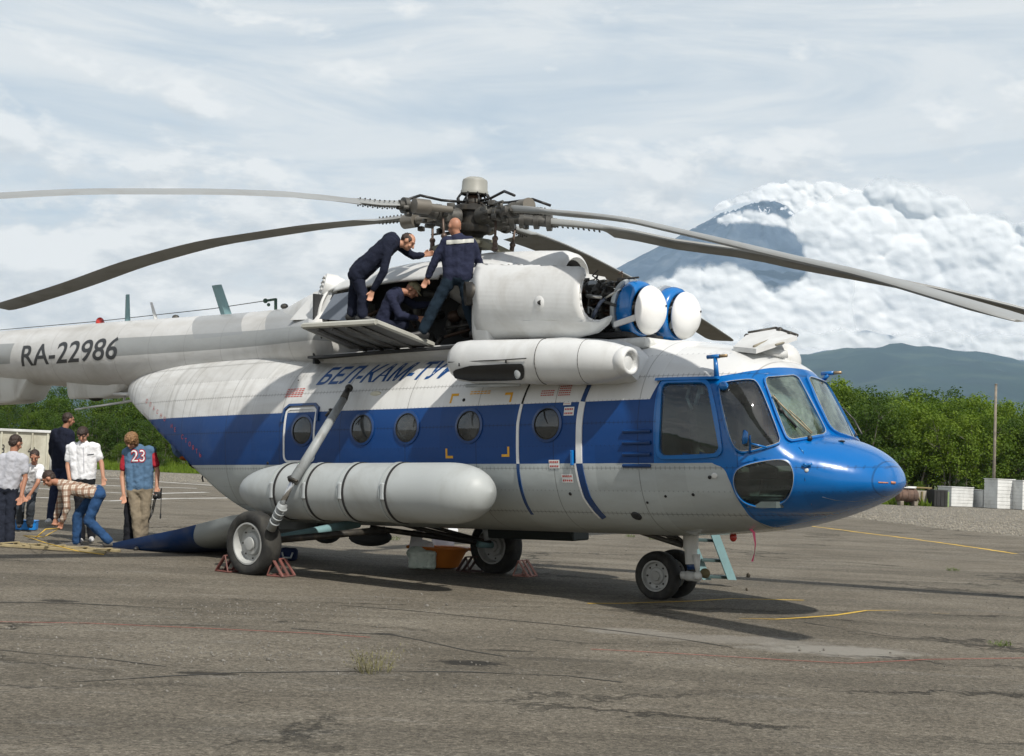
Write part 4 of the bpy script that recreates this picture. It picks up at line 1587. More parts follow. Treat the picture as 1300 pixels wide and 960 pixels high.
x, z = _b(400, 488.5)
xe, ze = _b(546, 480)
skin_text('operator_lettering', 'БЕЛ-КАМ-ТУР', mat('blue_lettering', (.01, .06, .2), .5), x, z, .30, .30, lambda u, w: h(u, side_l(u, w) + .004, w), sx=1.06, space=1.02, bold=.006, slope=0.0)
for i, ch in enumerate('ОПАСНО НЕ СТОЯТЬ'):
    q = Vector((185, 512)).lerp(Vector((258, 585)), i / 16)
    hh = hit(q.x, q.y)
    if hh and ch != ' ':
        skin_text('warning_lettering', ch, M_RED, hh[0].x, hh[0].z, .085, 0, lambda u, w: h(u, side_l(u, w) + .006, w), parent=fus)

# ---- tail boom and pylon
B_R = [(-12.6, .30), (-10.5, .44), (-7.2, .495), (-5.4, .50), (-4.4, .52), (-3.4, .60), (-2.6, .76), (-1.9, .90)]
B_ZT = [(-12.6, 3.80), (-10.5, 3.76), (-7.2, 3.70), (-5.4, 3.655), (-4.4, 3.63), (-3.4, 3.62), (-2.6, 3.62), (-1.9, 3.62)]
B_ZB = [(-12.6, 3.22), (-10.5, 2.90), (-8.5, 2.73), (-7.0, 2.62), (-5.4, 2.60), (-4.4, 2.60), (-1.9, 2.58)]


def boom(x, a):
    r, t, b = slerp_tab(B_R, x), slerp_tab(B_ZT, x), slerp_tab(B_ZB, x)
    return h(x, r * cos(a), (t + b) / 2 + (t - b) / 2 * sin(a))


def boom_l(x, z):
    r, t, b = slerp_tab(B_R, x), slerp_tab(B_ZT, x), slerp_tab(B_ZB, x)
    s = max(-1, min(1, (z - (t + b) / 2) / ((t - b) / 2)))
    return r * math.sqrt(1 - s * s)


def boom_mat():
    m = bpy.data.materials.new('tail_boom_livery')
    m.use_nodes = True
    N = NT(m.node_tree)
    P = N.n('ShaderNodeTexCoord').outputs['Object']
    s = N.n('ShaderNodeSeparateXYZ', ins={0: P})
    X, Z = s.outputs[0], s.outputs[2]
    g = N.noise(N.mapping(P, scale=(.6, 1, 1.2)), 1.5, 9, .65, .6)
    st = N.noise(N.mapping(P, scale=(4, 1, .6)), 1.2, 6, .6)
    c = N.mix(N.ramp(g, [(.38, 0.0), (.7, .75)]), (.60, .605, .60), (.38, .37, .34))
    c = N.mix(N.ramp(st, [(.54, 0.0), (.75, .22)]), c, (.30, .29, .27))
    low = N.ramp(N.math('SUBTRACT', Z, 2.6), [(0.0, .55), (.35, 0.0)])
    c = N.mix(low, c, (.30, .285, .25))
    zl = N.math('ADD', N.math('MULTIPLY', X, -0.012), 3.02)
    slant = N.math('ADD', X, N.math('MULTIPLY', Z, -.3))
    band = N.math('MULTIPLY', N.math('GREATER_THAN', Z, zl), N.math('LESS_THAN', Z, N.math('ADD', N.math('MULTIPLY', X, -0.03), 3.18)))
    mask = N.math('MAXIMUM', N.math('GREATER_THAN', slant, -7.62), N.math('LESS_THAN', slant, -10.45))
    cut = N.math('SUBTRACT', 1.0, N.math('MULTIPLY', N.math('GREATER_THAN', slant, -4.6), N.math('LESS_THAN', slant, -4.25)))
    c = N.mix(N.math('MULTIPLY', N.math('MULTIPLY', band, mask), .8), c, (.23, .245, .245))
    # grey saddle with one diagonal white flash where boom meets deck
    sl2 = N.math('SUBTRACT', X, N.math('MULTIPLY', N.math('SUBTRACT', Z, 3.3), -0.9))
    sad = N.math('MULTIPLY', N.math('GREATER_THAN', Z, 3.25), N.math('MULTIPLY', N.math('GREATER_THAN', sl2, -4.8), N.math('MULTIPLY', N.math('LESS_THAN', sl2, -2.1), N.math('SUBTRACT', 1.0, N.math('MULTIPLY', N.math('GREATER_THAN', sl2, -3.7), N.math('LESS_THAN', sl2, -3.15))))))
    c = N.mix(N.math('MULTIPLY', sad, .7), c, (.26, .275, .285))
    f = N.math('ABSOLUTE', N.math('SUBTRACT', N.math('FRACT', N.math('DIVIDE', X, .83)), .5))
    seam = N.math('GREATER_THAN', f, .494)
    c = N.mix(N.math('MULTIPLY', seam, .4), c, (.16, .155, .15))
    b = N.n('ShaderNodeBump', ins={'Strength': .3, 'Distance': .012, 'Height': N.math('ADD', N.math('MULTIPLY', seam, -1.0), N.math('MULTIPLY', N.noise(P, 2.4, 3), 3.0))})
    p = N.n('ShaderNodeBsdfPrincipled', ins={'Base Color': c, 'Roughness': .4, 'Coat Weight': .2, 'Normal': b.outputs[0]})
    N.n('ShaderNodeOutputMaterial', ins={0: p.outputs[0]})
    return m


bm = bmesh.new()
loft(bm, [[boom(x, 2 * pi * i / 64) for i in range(64)] for x in frange(-12.6, -1.9, 70) + [-1.9]])
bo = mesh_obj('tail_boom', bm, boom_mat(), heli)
p0, p1 = un(24, 461, l=.47), un(142, 455, l=.49)
skin_text('registration', 'RA-22986', mat('black_lettering', (.03, .032, .035), .45), p0.x, p0.z - .05, .47, .12, lambda u, w: h(u, boom_l(u, w) + .004, w), sx=1.38, space=1.0, bold=.006, slope=-.006)

bm = bmesh.new()                                        # fin and tail rotor, beyond the left edge of the photograph
loft(bm, [[h(-12.1 + dx * c_, ll, zz) for dx, ll in ((0, 0), (-.25, .09), (-1.0, .05), (-1.15, 0), (-1.0, -.05), (-.25, -.09))] for c_, zz, in ((1, 3.3), (.8, 5.0))])
mesh_obj('tail_fin', bm, M_GRY, heli, autosmooth=40)
bm = bmesh.new()
for k in range(3):
    a = 2 * pi * k / 3 + 1.0
    tube(bm, h(-12.9, -.32, 5.1), h(-12.9 + 1.9 * cos(a), -.32, 5.1 + 1.9 * sin(a)), .09, .11, 6)
mesh_obj('tail_rotor', bm, M_BLD, heli)

# things on the boom: blade aerials, beacon, whip post and wire
def aerial(name, base_px, top_px, l, w0, w1, m, th=.03, lb=None):
    (bx, by), (tx, ty) = base_px, top_px
    b, t = un(bx, by, l=l), un(tx, ty, l=l)
    bm = bmesh.new()
    loft(bm, [[b + h(-w0, 0, -.05), b + h(0, th, -.05), b + h(w0, 0, -.05), b + h(0, -th, -.05)], [t + h(-w1, 0, 0), t + h(0, th * .6, 0), t + h(w1, 0, 0), t + h(0, -th * .6, 0)]])
    o = mesh_obj(name, bm, m, bo, smooth=False)
    if lb:
        o['label'] = lb


aerial('blade_aerial', (162, 411), (162, 374), 0, .075, .05, M_TEAL, lb='upright pale teal blade aerial')
aerial('blade_aerial', (288, 397), (275, 362), 0, .12, .11, M_TEAL, lb='wide pale teal blade aerial leaning aft')
aerial('blade_aerial', (199, 405), (192, 384), 0, .05, .03, M_WHT, lb='small white blade aerial')
bm = bmesh.new()
ball(bm, un(127, 410, l=0), (.07, .07, .09))
mesh_obj('beacon', bm, mat('red_lens', (.5, .03, .02), .2, coat=.5), bo)
bm = bmesh.new()
tube(bm, un(350, 399, l=0), un(350, 379, l=0), .022, .022, 8)
tube(bm, un(350, 380, l=0), un(337, 382, l=0), .018, .018, 8)
ball(bm, un(337, 382, l=0), .035)
ball(bm, un(341, 387, l=0), .025)
mesh_obj('aerial_post', bm, mat('dark_green_post', (.03, .07, .05), .6), bo)
bm = bmesh.new()
path(bm, [un(337, 382, l=0), un(270, 392, l=0), un(125, 408, l=0), un(0, 419, l=0), un(-60, 424, l=0)], .006, 5)
mesh_obj('aerial_wire', bm, M_BLKR, bo)
bm = bmesh.new()
for px in (223, 361):
    ball(bm, un(px, 403 if px < 300 else 389, l=0), (.06, .05, .04))
mesh_obj('deck_fitting', bm, M_MET2, bo)
# boxes under the boom
def slung(px0, px1, py0, py1, l, m, name='underslung_fairing', taper=.5):
    a, b = un(px0, py0, l=l), un(px1, py1, l=l)
    x0_, x1_ = a.x, b.x
    zt_, zb_ = a.z + .12, b.z
    bm = bmesh.new()
    R = []
    for i in range(9):
        t = i / 8
        x = x0_ + (x1_ - x0_) * t
        zz = zb_ + (zt_ - .05 - zb_) * max(0, (t - (1 - taper)) / taper) ** 2
        R.append([h(x, s * .26 * (1 if zq > zb_ + .05 else .85), zq) for s, zq in ((1, zt_), (1, zz + .04), (.85, zz), (-.85, zz), (-1, zz + .04), (-1, zt_))])
    loft(bm, R)
    return mesh_obj(name, bm, m, bo, autosmooth=50)


slung(-60, 40, 492, 510, .2, M_WHTD, taper=.2)
slung(88, 172, 492, 502, .2, M_WHTD, taper=.45)
bm = bmesh.new()
ball(bm, un(122, 504, l=0), (.16, .1, .07))
mesh_obj('flare_housing', bm, M_DARK, bo)
bm = bmesh.new()
tube(bm, un(95, 520, l=.1), un(155, 511, l=.1), .012, .02, 8)
tube(bm, un(155, 511, l=.1), un(176, 507, l=.1), .02, .025, 8)
tube(bm, un(145, 500, l=.2), un(172, 501, l=.2), .03, .03, 8)
tube(bm, un(159, 502, l=.1), un(157, 511, l=.1), .02, .02, 6)
mesh_obj('tail_skid', bm, M_WHT, bo)

# ---- upper deck / gearbox cowling with the opened bay
C_W = [(-3.4, .35), (-3.0, .50), (-2.4, .68), (-1.6, .82), (-.5, .88), (.95, .88)]
C_ZT = [(-3.4, 3.56), (-3.0, 3.66), (-2.4, 3.80), (-1.6, 3.93), (-.6, 4.0), (.3, 3.95), (.95, 3.85)]
def cring(x, n=72):
    w, t = slerp_tab(C_W, x), slerp_tab(C_ZT, x)
    zc, zb = 3.1, 2.55
    out = []
    for i in range(n):
        a = 2 * pi * i / n
        c, s = cos(a), sin(a)
        e = 2.7
        out.append(h(x, w * math.copysign(abs(c) ** (2 / e), c), zc + ((t - zc) if s > 0 else (zc - zb)) * math.copysign(abs(s) ** (2 / e), s)))
    return out


bm = bmesh.new()
loft(bm, [cring(x) for x in frange(-3.4, .95, 90) + [.95]])
kill = []
for f in bm.faces:
    c = f.calc_center_median()
    if c.y < -.25 and -1.95 < c.x < .72 and 2.86 < c.z < 3.70 + .0 * c.x:
        kill.append(f)
bmesh.ops.delete(bm, geom=kill, context='FACES')
cw = mesh_obj('gearbox_cowling', bm, M_WHT, heli)
cw.modifiers.new('skin', 'SOLIDIFY').thickness = 0.025
bm = bmesh.new()                                       # inside of the bay
for a, b_, s in (((-.6, -.25, 3.25), 0, (2.7, .03, 1.2)), ((-.6, .35, 2.82), 0, (2.7, 1.2, .03)), ((-2.0, .25, 3.2), 0, (.03, 1.1, .9)), ((.78, .25, 3.2), 0, (.03, 1.1, .9))):
    box(bm, h(*a), s)
mesh_obj('bay_lining', bm, M_INT, heli, smooth=False)
q = random.Random(12)
for k in range(26):
    bm = bmesh.new()
    c = h(q.uniform(-1.8, .65), q.uniform(-.05, .5), q.uniform(2.95, 3.6))
    if k % 2:
        tube(bm, c, c + Vector((q.uniform(-.5, .5), q.uniform(-.15, .15), q.uniform(-.3, .3))), q.uniform(.015, .05), None, 8)
    else:
        ball(bm, c, (q.uniform(.05, .16), q.uniform(.05, .12), q.uniform(.05, .16)))
    mesh_obj('gearbox_fitting', bm, q.choice((M_MET, M_MET, M_MET2, M_BRN)), heli)
bm = bmesh.new()                                       # rolled edge round the opening
path(bm, [h(-1.97, .80, 2.9), h(-1.72, .62, 3.68), h(-.6, .66, 3.76), h(.7, .66, 3.72)], .018, 8)
mesh_obj('bay_rim', bm, M_MET2, heli)
# louvred cooler outlet standing on the rear of the cowling
c0 = un(413, 365, l=.5)
ax = h(-.55, .70, .25).normalized()
LM = frame_z(c0, c0 + ax)
bm = bmesh.new()
lathe(bm, [(0, -.24), (.17, -.22), (.20, -.10), (.185, .03), (.165, .04), (.16, .0), (0, .0)], LM, 32)
lo = mesh_obj('cooler_outlet', bm, M_WHT, heli, autosmooth=50)
bm = bmesh.new()
lathe(bm, [(0, .005), (.158, .005), (.158, .02), (0, .02)], LM, 32)
mesh_obj('outlet_mouth', bm, M_DARK, lo)
upv = (LM.inverted().to_3x3() @ Vector((0, 0, 1)))
an = math.atan2(upv.y, upv.x)
for k in range(5):
    t = -.115 + .058 * k
    L = 2 * math.sqrt(.16 ** 2 - t * t)
    bm = bmesh.new()
    box(bm, (0, 0, 0), (.028, L, .05), bev=.006)
    bmesh.ops.transform(bm, verts=bm.verts, matrix=LM @ Matrix.Rotation(an, 4, 'Z') @ Matrix.Translation((t, 0, .04)) @ Matrix.Rotation(.5, 4, 'Y'))
    mesh_obj('outlet_slat', bm, M_WHT, lo, smooth=False)
bm = bmesh.new()
loft(bm, [[c0 + h(-.15, .05, -.05), c0 + h(.2, .05, -.05), c0 + h(.2, -.5, -.05), c0 + h(-.15, -.5, -.05)], [c0 + h(-.4, .25, -.42), c0 + h(.25, .25, -.45), c0 + h(.25, -.5, -.45), c0 + h(-.5, -.5, -.4)]])
mesh_obj('outlet_pedestal', bm, M_WHT, lo, autosmooth=30)

# folded-out work platform
H0, H1 = h(-1.27, .86, 2.895), h(.09, .86, 2.845)
O0, O1 = un(385, 417, z=3.03), un(477, 412, z=3.03)
bm = bmesh.new()
d = Vector((0, 0, .05))
loft(bm, [[H0, H0 + d, O0 + d, O0], [H1, H1 + d, O1 + d, O1]])
pf = mesh_obj('work_platform', bm, mat('platform_underside', (.13, .13, .125), .55, .2, var=.25, dirt=(.05, .045, .04, .7)), heli, smooth=False)
bm = bmesh.new()
e = Vector((0, 0, .055))
for a, b in ((O0, O1), (H0, O0), (H1, O1)):
    tube(bm, a + e * .5, b + e * .5, .035, .035, 6)
mesh_obj('platform_edge', bm, mat('platform_edge_grey', (.40, .40, .36), .5), pf, smooth=False)
for k in range(1, 5):
    a, b = H0.lerp(H1, k / 5), O0.lerp(O1, k / 5)
    bm = bmesh.new()
    tube(bm, a - e * .35, b - e * .35, .022, .022, 4)
    mesh_obj('stiffener', bm, M_MET2, pf, smooth=False)
bm = bmesh.new()                                       # grey folded flap behind the standing man
fl = [un(405, 405, l=1.0), un(424, 374, l=.80), un(446, 370, l=.80), un(446, 408, l=1.0)]
f2 = [p + h(.02, -.03, 0) for p in fl]
loft(bm, [fl, f2])
mesh_obj('folded_flap', bm, mat('flap_grey', (.14, .16, .19), .5), pf, smooth=False)

# ---- engines
LE = .37
AX0, AX1 = (.55, 3.37), (2.8, 3.125)
def axz(x):
    return AX0[1] + (AX1[1] - AX0[1]) * (x - AX0[0]) / (AX1[0] - AX0[0])


bar = bmesh.new()
R = []
for x in frange(.5, 3.1, 26) + [3.1]:
    R.append([h(x, LE + .08 + .53 * cos(a), axz(x) + .50 * sin(a)) for a in [2 * pi * i / 64 for i in range(64)]])
loft(bar, R)
BARV = BVHTree.FromBMesh(bar)
bar.free()
COWL = [(607, 337), (740, 341.5), (744, 346), (739, 357), (736.5, 371), (737, 387), (742, 400), (750, 407.5), (762, 408), (776, 401.5), (772, 411), (760, 421), (733, 427.5), (680, 427.5), (612, 429), (604, 410), (602, 380), (602, 350)]
pl = resample(COWL, 90)
cx, cy = 670, 384
bm = bmesh.new()
rg = []
def cow_pt(x, y, off):
    hh = hit(x, y, BARV)
    if hh is None:
        for k in range(40):
            y += .6 if y < 380 else -.6
            hh = hit(x, y, BARV)
            if hh:
                break
    return hh[0] + hh[1] * off
import mathutils.geometry as mg
tri = mg.tessellate_polygon([[Vector((x, y, 0)) for x, y in pl]])
vv = [bm.verts.new((x, y, 0)) for x, y in pl]
for t in tri:
    bm.faces.new([vv[i] for i in t])
for _ in range(4):
    es = [e_ for e_ in bm.edges if e_.calc_length() > 9]
    if not es:
        break
    bmesh.ops.subdivide_edges(bm, edges=es, cuts=1)
    bmesh.ops.triangulate(bm, faces=bm.faces)
for v in bm.verts:
    v.co = cow_pt(v.co.x, v.co.y, .012)
rcw = mesh_obj('engine_cowl', bm, M_WHT, heli)
rcw.modifiers.new('skin', 'SOLIDIFY').thickness = .03
rcw['label'] = 'opened starboard engine cowl'
# lip round the C-shaped cut
bm = bmesh.new()
path(bm, [cow_pt(x, y, .014) for x, y in resample(COWL, 60)[12:36]], .016, 6)
mesh_obj('cowl_lip', bm, M_WHT, rcw)
bm = bmesh.new()
path(bm, [cow_pt(x, y, .022) for x, y in ((610, 338.5), (640, 339), (660, 339.5), (700, 341), (738, 343))], .012, 5)
path(bm, [cow_pt(665, 340, .016), cow_pt(664, 350, .016)], .014, 5)
mesh_obj('cowl_hinge', bm, M_DARK, rcw)
bm = bmesh.new()
path(bm, [cow_pt(x, y, .014) for x, y in ((650, 413), (655, 411), (670, 410.5), (695, 413), (725, 416))], .007, 5)
path(bm, [cow_pt(x, y, .013) for x, y in ((729, 345), (726, 360), (725, 380), (727, 400), (733, 415))], .004, 5)
path(bm, [cow_pt(x, y, .013) for x, y in ((622, 345), (620, 380), (622, 420))], .003, 5)
path(bm, [cow_pt(x, y, .013) for x, y in ((640, 352), (655, 352), (655, 360), (640, 360), (640, 352))], .003, 5)
mesh_obj('cowl_seams', bm, M_MET2, rcw)['kind'] = 'stuff'
bp = hit(686, 385, BARV)
bm = bmesh.new()
BM_ = Matrix.Translation(bp[0] + bp[1] * .01)
ball(bm, (0, 0, 0), (.095, .05, .095), M=BM_)
mesh_obj('cowl_blister', bm, M_WHT, rcw)
bm = bmesh.new()
c = bp[0] + bp[1] * .045 + h(.05, 0, 0)
lathe(bm, [(0, 0), (.07, 0), (.07, .012), (0, .012)], frame_z(c, c + h(.8, .5, 0)) @ Matrix.Diagonal((1.15, .5, 1, 1)), 20)
mesh_obj('blister_grille', bm, M_DARK, rcw)
bp = hit(607, 371, BARV)
bm = bmesh.new()
EM = frame_z(bp[0] + h(-.12, -.06, 0), bp[0] + h(-.32, .16, -.01))
lathe(bm, [(.13, -.1), (.14, .10), (.115, .10), (.11, -.1)], EM, 24, closed=True)
mesh_obj('exhaust_outlet', bm, M_MET, heli)
bm = bmesh.new()
lathe(bm, [(0, .0), (.11, .0), (.11, .02), (0, .02)], EM, 24)
mesh_obj('exhaust_throat', bm, M_DARK, heli)

# port engine: closed cowl
bm = bmesh.new()
R = []
for x, k in ((.6, .7), (.7, .9), (.95, 1), (1.3, .9), (1.6, .70), (2.1, .64), (2.35, .62), (2.46, .60)):
    R.append([h(x, -LE - .05 + .50 * k * cos(a), axz(x) + .02 + .46 * k * sin(a)) for a in [2 * pi * i / 48 for i in range(48)]])
loft(bm, R)
mesh_obj('engine_cowl', bm, M_WHT, heli)['label'] = 'closed port engine cowl'
# engine deck under both
bm = bmesh.new()
box(bm, h(1.9, 0, 2.74), (2.2, 1.5, .12), bev=.05)
mesh_obj('engine_deck', bm, M_WHTD, heli, autosmooth=40)
bm = bmesh.new()
box(bm, h(1.75, .3, 2.85), (1.9, .8, .06), bev=.02)
mesh_obj('drip_tray', bm, M_DARK, heli, autosmooth=40)

for s in (1, -1):
    e0 = h(2.80, s * LE, axz(2.8))
    fwd = (h(AX1[0], 0, AX1[1]) - h(AX0[0], 0, AX0[1])).normalized()
    EM = frame_z(e0, e0 + fwd)
    bm = bmesh.new()
    lathe(bm, [(.30, -.235), (.318, -.20), (.322, -.14), (.306, -.08), (.27, -.05), (.235, -.065), (.208, -.12), (.20, -.235)], EM, 48, closed=True)
    il = mesh_obj('intake_lip', bm, M_BLU, heli)
    bm = bmesh.new()
    lathe(bm, [(.26, -.285), (.333, -.285), (.338, -.26), (.333, -.235), (.26, -.235)], EM, 48, closed=True)
    mesh_obj('intake_flange', bm, M_LGR, il, autosmooth=40)
    bm = bmesh.new()
    lathe(bm, [(0, -.36), (.2, -.36), (.2, -.3), (.08, -.2), (0, -.15)], EM, 32)
    mesh_obj('intake_core', bm, M_MET, il, autosmooth=40)
    bm = bmesh.new()
    lathe(bm, [(0, .17), (.07, .163), (.14, .143), (.20, .108), (.25, .06), (.272, .01), (.266, -.008), (.23, -.015), (.12, -.06), (0, -.08)], EM, 48)
    dm = mesh_obj('intake_dust_cover', bm, mat('clean_white_paint', (.80, .80, .79), .35, var=.03, coat=.3), heli)
    bm = bmesh.new()
    lathe(bm, [(0, .165), (.012, .165), (.012, .158), (0, .158)], EM @ Matrix.Translation((.10, .06, -.005)), 8)
    mesh_obj('cover_bolt', bm, M_DARK, dm)
    for k in range(5):
        a = 2 * pi * k / 5 + .35
        bm = bmesh.new()
        tube(bm, EM @ Vector((.24 * cos(a), .24 * sin(a), -.1)), EM @ Vector((.17 * cos(a), .17 * sin(a), 0.0)), .018, .018, 6)
        mesh_obj('cover_strut', bm, M_MET2, dm)
    # two white cover brackets seen at the lower rim
    bm = bmesh.new()
    a0 = un(781, 412.5, l=LE + .36)
    a1 = un(808, 403, l=LE + .22)
    loft(bm, [[a0 + h(0, .03, .03), a0 + h(0, .03, -.03), a0 + h(0, -.01, -.03), a0 + h(0, -.01, .03)], [a1 + h(0, .03, .03), a1 + h(0, .03, -.03), a1 + h(0, -.01, -.03), a1 + h(0, -.01, .03)]])
    if s > 0:
        mesh_obj('cover_bracket', bm, M_WHT, dm, smooth=False)
    else:
        bm.free()
    # engine core and plumbing (port side is under its cowl)
    if s > 0:
        q = random.Random(31)
        bm = bmesh.new()
        lathe(bm, [(0, -2.0), (.24, -2.0), (.30, -1.6), (.30, -1.0), (.22, -.9), (.18, -.6), (.20, -.45), (.26, -.30), (.28, -.28), (0, -.28)], EM, 36)
        en = mesh_obj('engine', bm, M_BRN, heli, autosmooth=40)
        bm = bmesh.new()
        for zz in (-1.05, -.9, -.75, -.6, -.45):
            lathe(bm, [(.2, -.012), (.305, -.012), (.305, .012), (.2, .012)], EM @ Matrix.Translation((0, 0, zz)), 32, closed=True)
        mesh_obj('casing_flanges', bm, M_MET2, en, autosmooth=40)
        for k in range(150):
            a = q.uniform(-.5, 2.3) if q.random() < .8 else q.uniform(-1.6, 3.5)
            zz, rr = q.uniform(-1.05, -.30), q.uniform(.20, .34)
            a -= 1.57 * 0
            # angle measured so that outer-upper side carries most of the plumbing
            c = EM @ Vector((0, 0, zz)) + h(0, cos(a) * rr, sin(a) * rr)
            bm = bmesh.new()
            ty = q.random()
            if ty < .45:
                d = h(q.uniform(-.28, .28), 0, 0) + h(0, -sin(a), cos(a)) * q.uniform(-.16, .16)
                tube(bm, c, c + d, q.uniform(.006, .018), None, 6)
            elif ty < .65:
                pts = [c]
                for _ in range(4):
                    pts.append(pts[-1] + Vector((q.uniform(-.08, .08), q.uniform(-.05, .05), q.uniform(-.08, .08))))
                path(bm, pts, q.uniform(.005, .010), 5)
            elif ty < .85:
                box(bm, c, (q.uniform(.03, .10), q.uniform(.03, .07), q.uniform(.03, .09)), bev=.006, rot=(a, 0, 0))
            else:
                lathe(bm, [(0, -.04), (.03, -.04), (.035, 0), (.03, .05), (0, .05)], frame_z(c, c + h(q.uniform(-1, 1), cos(a), sin(a))), 10)
            mesh_obj('engine_fitting', bm, q.choice((M_MET, M_MET, M_MET2, M_MET2, M_BLKR, M_BRN, M_LGR)), en, autosmooth=40)
        bm = bmesh.new()
        path(bm, [un(752, 405, l=.75), un(757, 393, l=.78), un(763, 383, l=.75), un(772, 378, l=.65)], .02, 8)
        mesh_obj('engine_fitting', bm, mat('bluish_hose', (.10, .12, .17), .4), en)
        bm = bmesh.new()
        tube(bm, un(768, 379, l=.72), un(788, 367, l=.62), .014, .018, 8)
        tube(bm, un(745, 376, l=.8), un(764, 378, l=.76), .022, .018, 8)
        mesh_obj('engine_fitting', bm, mat('polished_pipe', (.5, .49, .45), .3, .8), en)
bm = bmesh.new()                                      # white spine plate between the engines
loft(bm, [[un(778, 369, l=.05), un(800, 366, l=.05), un(880, 388, l=-.55), un(862, 388, l=-.5)], [p + h(0, 0, -.03) for p in (un(778, 369, l=.05), un(800, 366, l=.05), un(880, 388, l=-.55), un(862, 388, l=-.5))]])
mesh_obj('spine_plate', bm, M_WHT, heli, smooth=False)

# oil-cooler fan intake on the centreline
bm = bmesh.new()
FM = frame_z(h(.05, 0, 3.72), h(1.72, 0, 3.60))
lathe(bm, [(0, -.5), (.20, -.4), (.31, -.15), (.345, .25), (.345, 1.0), (.335, 1.38), (.30, 1.50), (.255, 1.53), (.225, 1.48), (.20, 1.3), (.19, .9), (0, .9)], FM, 48)
fi = mesh_obj('cooler_intake', bm, M_WHT, heli, autosmooth=60)
bm = bmesh.new()
lathe(bm, [(0, 1.0), (.10, 1.0), (.19, 1.02), (.197, 1.30), (.222, 1.475), (.215, 1.475), (.185, 1.28), (.17, 1.1), (.08, 1.15), (0, 1.2)], FM, 32)
mesh_obj('intake_fan', bm, M_DARK, fi)  # liner coloured dark to stand for shade inside the intake mouth
bm = bmesh.new()
loft(bm, [[h(x, s * ww, zz) for s, ww, zz in ((1, .80, 3.55 - .1 * (x - .9)), (1, .55, 3.76 - .1 * (x - .9)), (-1, .55, 3.76 - .1 * (x - .9)), (-1, .80, 3.55 - .1 * (x - .9)), (-1, .8, 3.0), (1, .6, 3.0))] for x in (.6, 1.6)])
mesh_obj('centre_fairing', bm, M_WHT, heli, autosmooth=30)

# ---- heater pod
PA, PB = un(575, 459, l=1.42), un(800, 459, l=1.38)
bm = bmesh.new()
R = []
for t, k in ((0, .35), (.015, .70), (.05, .93), (.12, 1.0), (.5, 1.02), (.72, 1.0), (.84, .94), (.92, .82), (.965, .70), (.99, .60)):
    c = PA.lerp(PB, t)
    R.append([c + Vector((0, -.20 * k * cos(a), .235 * k * sin(a))) for a in [2 * pi * i / 48 for i in range(48)]])
loft(bm, R)
pod = mesh_obj('heater_pod', bm, M_WHT, heli)
POD_BV = BVHTree.FromObject(pod, bpy.context.evaluated_depsgraph_get())
c = PA.lerp(PB, .975)
bm = bmesh.new()
lathe(bm, [(.085, -.10), (.152, -.10), (.156, .02), (.140, .075), (.115, .085), (.095, .065), (.085, .0)], frame_z(c, c + h(1, .10, -.03)), 36, closed=True)
mesh_obj('pod_intake_lip', bm, M_WHT, pod)
bm = bmesh.new()
lathe(bm, [(0, -.07), (.09, -.07), (.09, .0), (0, .0)], frame_z(c, c + h(1, .10, -.03)), 24)
mesh_obj('pod_intake_throat', bm, mat('intake_shade_grey', (.25, .25, .23), .6), pod)
bm = bmesh.new()                                      # fairing joining pod and body
R = []
for t, k in ((.0, .5), (.08, .9), (.5, 1), (.8, .85), (.90, .6), (.96, .2)):
    c = PA.lerp(PB, t)
    R.append([h(c.x, 1.40, c.z + .20 * k), h(c.x, 1.40, c.z - .21 * k), h(c.x, .95, c.z - .26), h(c.x, .85, c.z + .30 * k)])
loft(bm, R)
mesh_obj('pod_fairing', bm, M_WHT, pod, autosmooth=60)


def pod_quad(name, corners, m, off, th, parent):
    bm = bmesh.new()
    poly = resample(corners, 44)
    vv = [bm.verts.new((x, y, 0)) for x, y in poly]
    for t in mg.tessellate_polygon([[Vector((x, y, 0)) for x, y in poly]]):
        bm.faces.new([vv[i_] for i_ in t])
    for _ in range(4):
        es = [e_ for e_ in bm.edges if e_.calc_length() > 6]
        if es:
            bmesh.ops.subdivide_edges(bm, edges=es, cuts=1)
            bmesh.ops.triangulate(bm, faces=bm.faces)
    for v in bm.verts:
        hh = hit(v.co.x, v.co.y, POD_BV)
        v.co = hh[0] + hh[1] * off if hh else un(v.co.x, v.co.y, l=1.5)
    return mesh_obj(name, bm, m, parent, smooth=False)


pod_quad('pod_outlet', chaikin([(575, 465.5), (662, 461), (666, 464), (666, 480), (662, 482.5), (577, 484)], 1), M_BLKR, .008, .02, pod)
bm = bmesh.new()
path(bm, [un(569, 460, l=1.60), un(640, 457, l=1.62), un(668, 455, l=1.62)], .006, 5)
path(bm, [un(642, 457, l=1.62), un(642, 461, l=1.62)], .010, 5)
path(bm, [un(583, 461, l=1.61), un(583, 465, l=1.61)], .010, 5)
mesh_obj('outlet_hinge', bm, M_DARK, pod)
bm = bmesh.new()
ball(bm, un(657, 472, l=1.575), (.045, .02, .08))
mesh_obj('outlet_flap', bm, M_LGR, pod)
bm = bmesh.new()
tube(bm, un(592, 490, l=1.35), un(660, 488, l=1.35), .02, .02, 8)
mesh_obj('pod_drain', bm, M_LGR, pod)
bm = bmesh.new()
for t in (.55, .78):
    c = PA.lerp(PB, t)
    k = 1.02 if t < .6 else .955
    lathe(bm, [(.0, 0)], Matrix()) if False else None
    pts = [c + Vector((0, -.203 * k * cos(a), .238 * k * sin(a))) for a in [pi * i / 16 - pi / 2 for i in range(17)]]
    path(bm, pts, .004, 4)
mesh_obj('pod_seam', bm, M_MET2, pod)

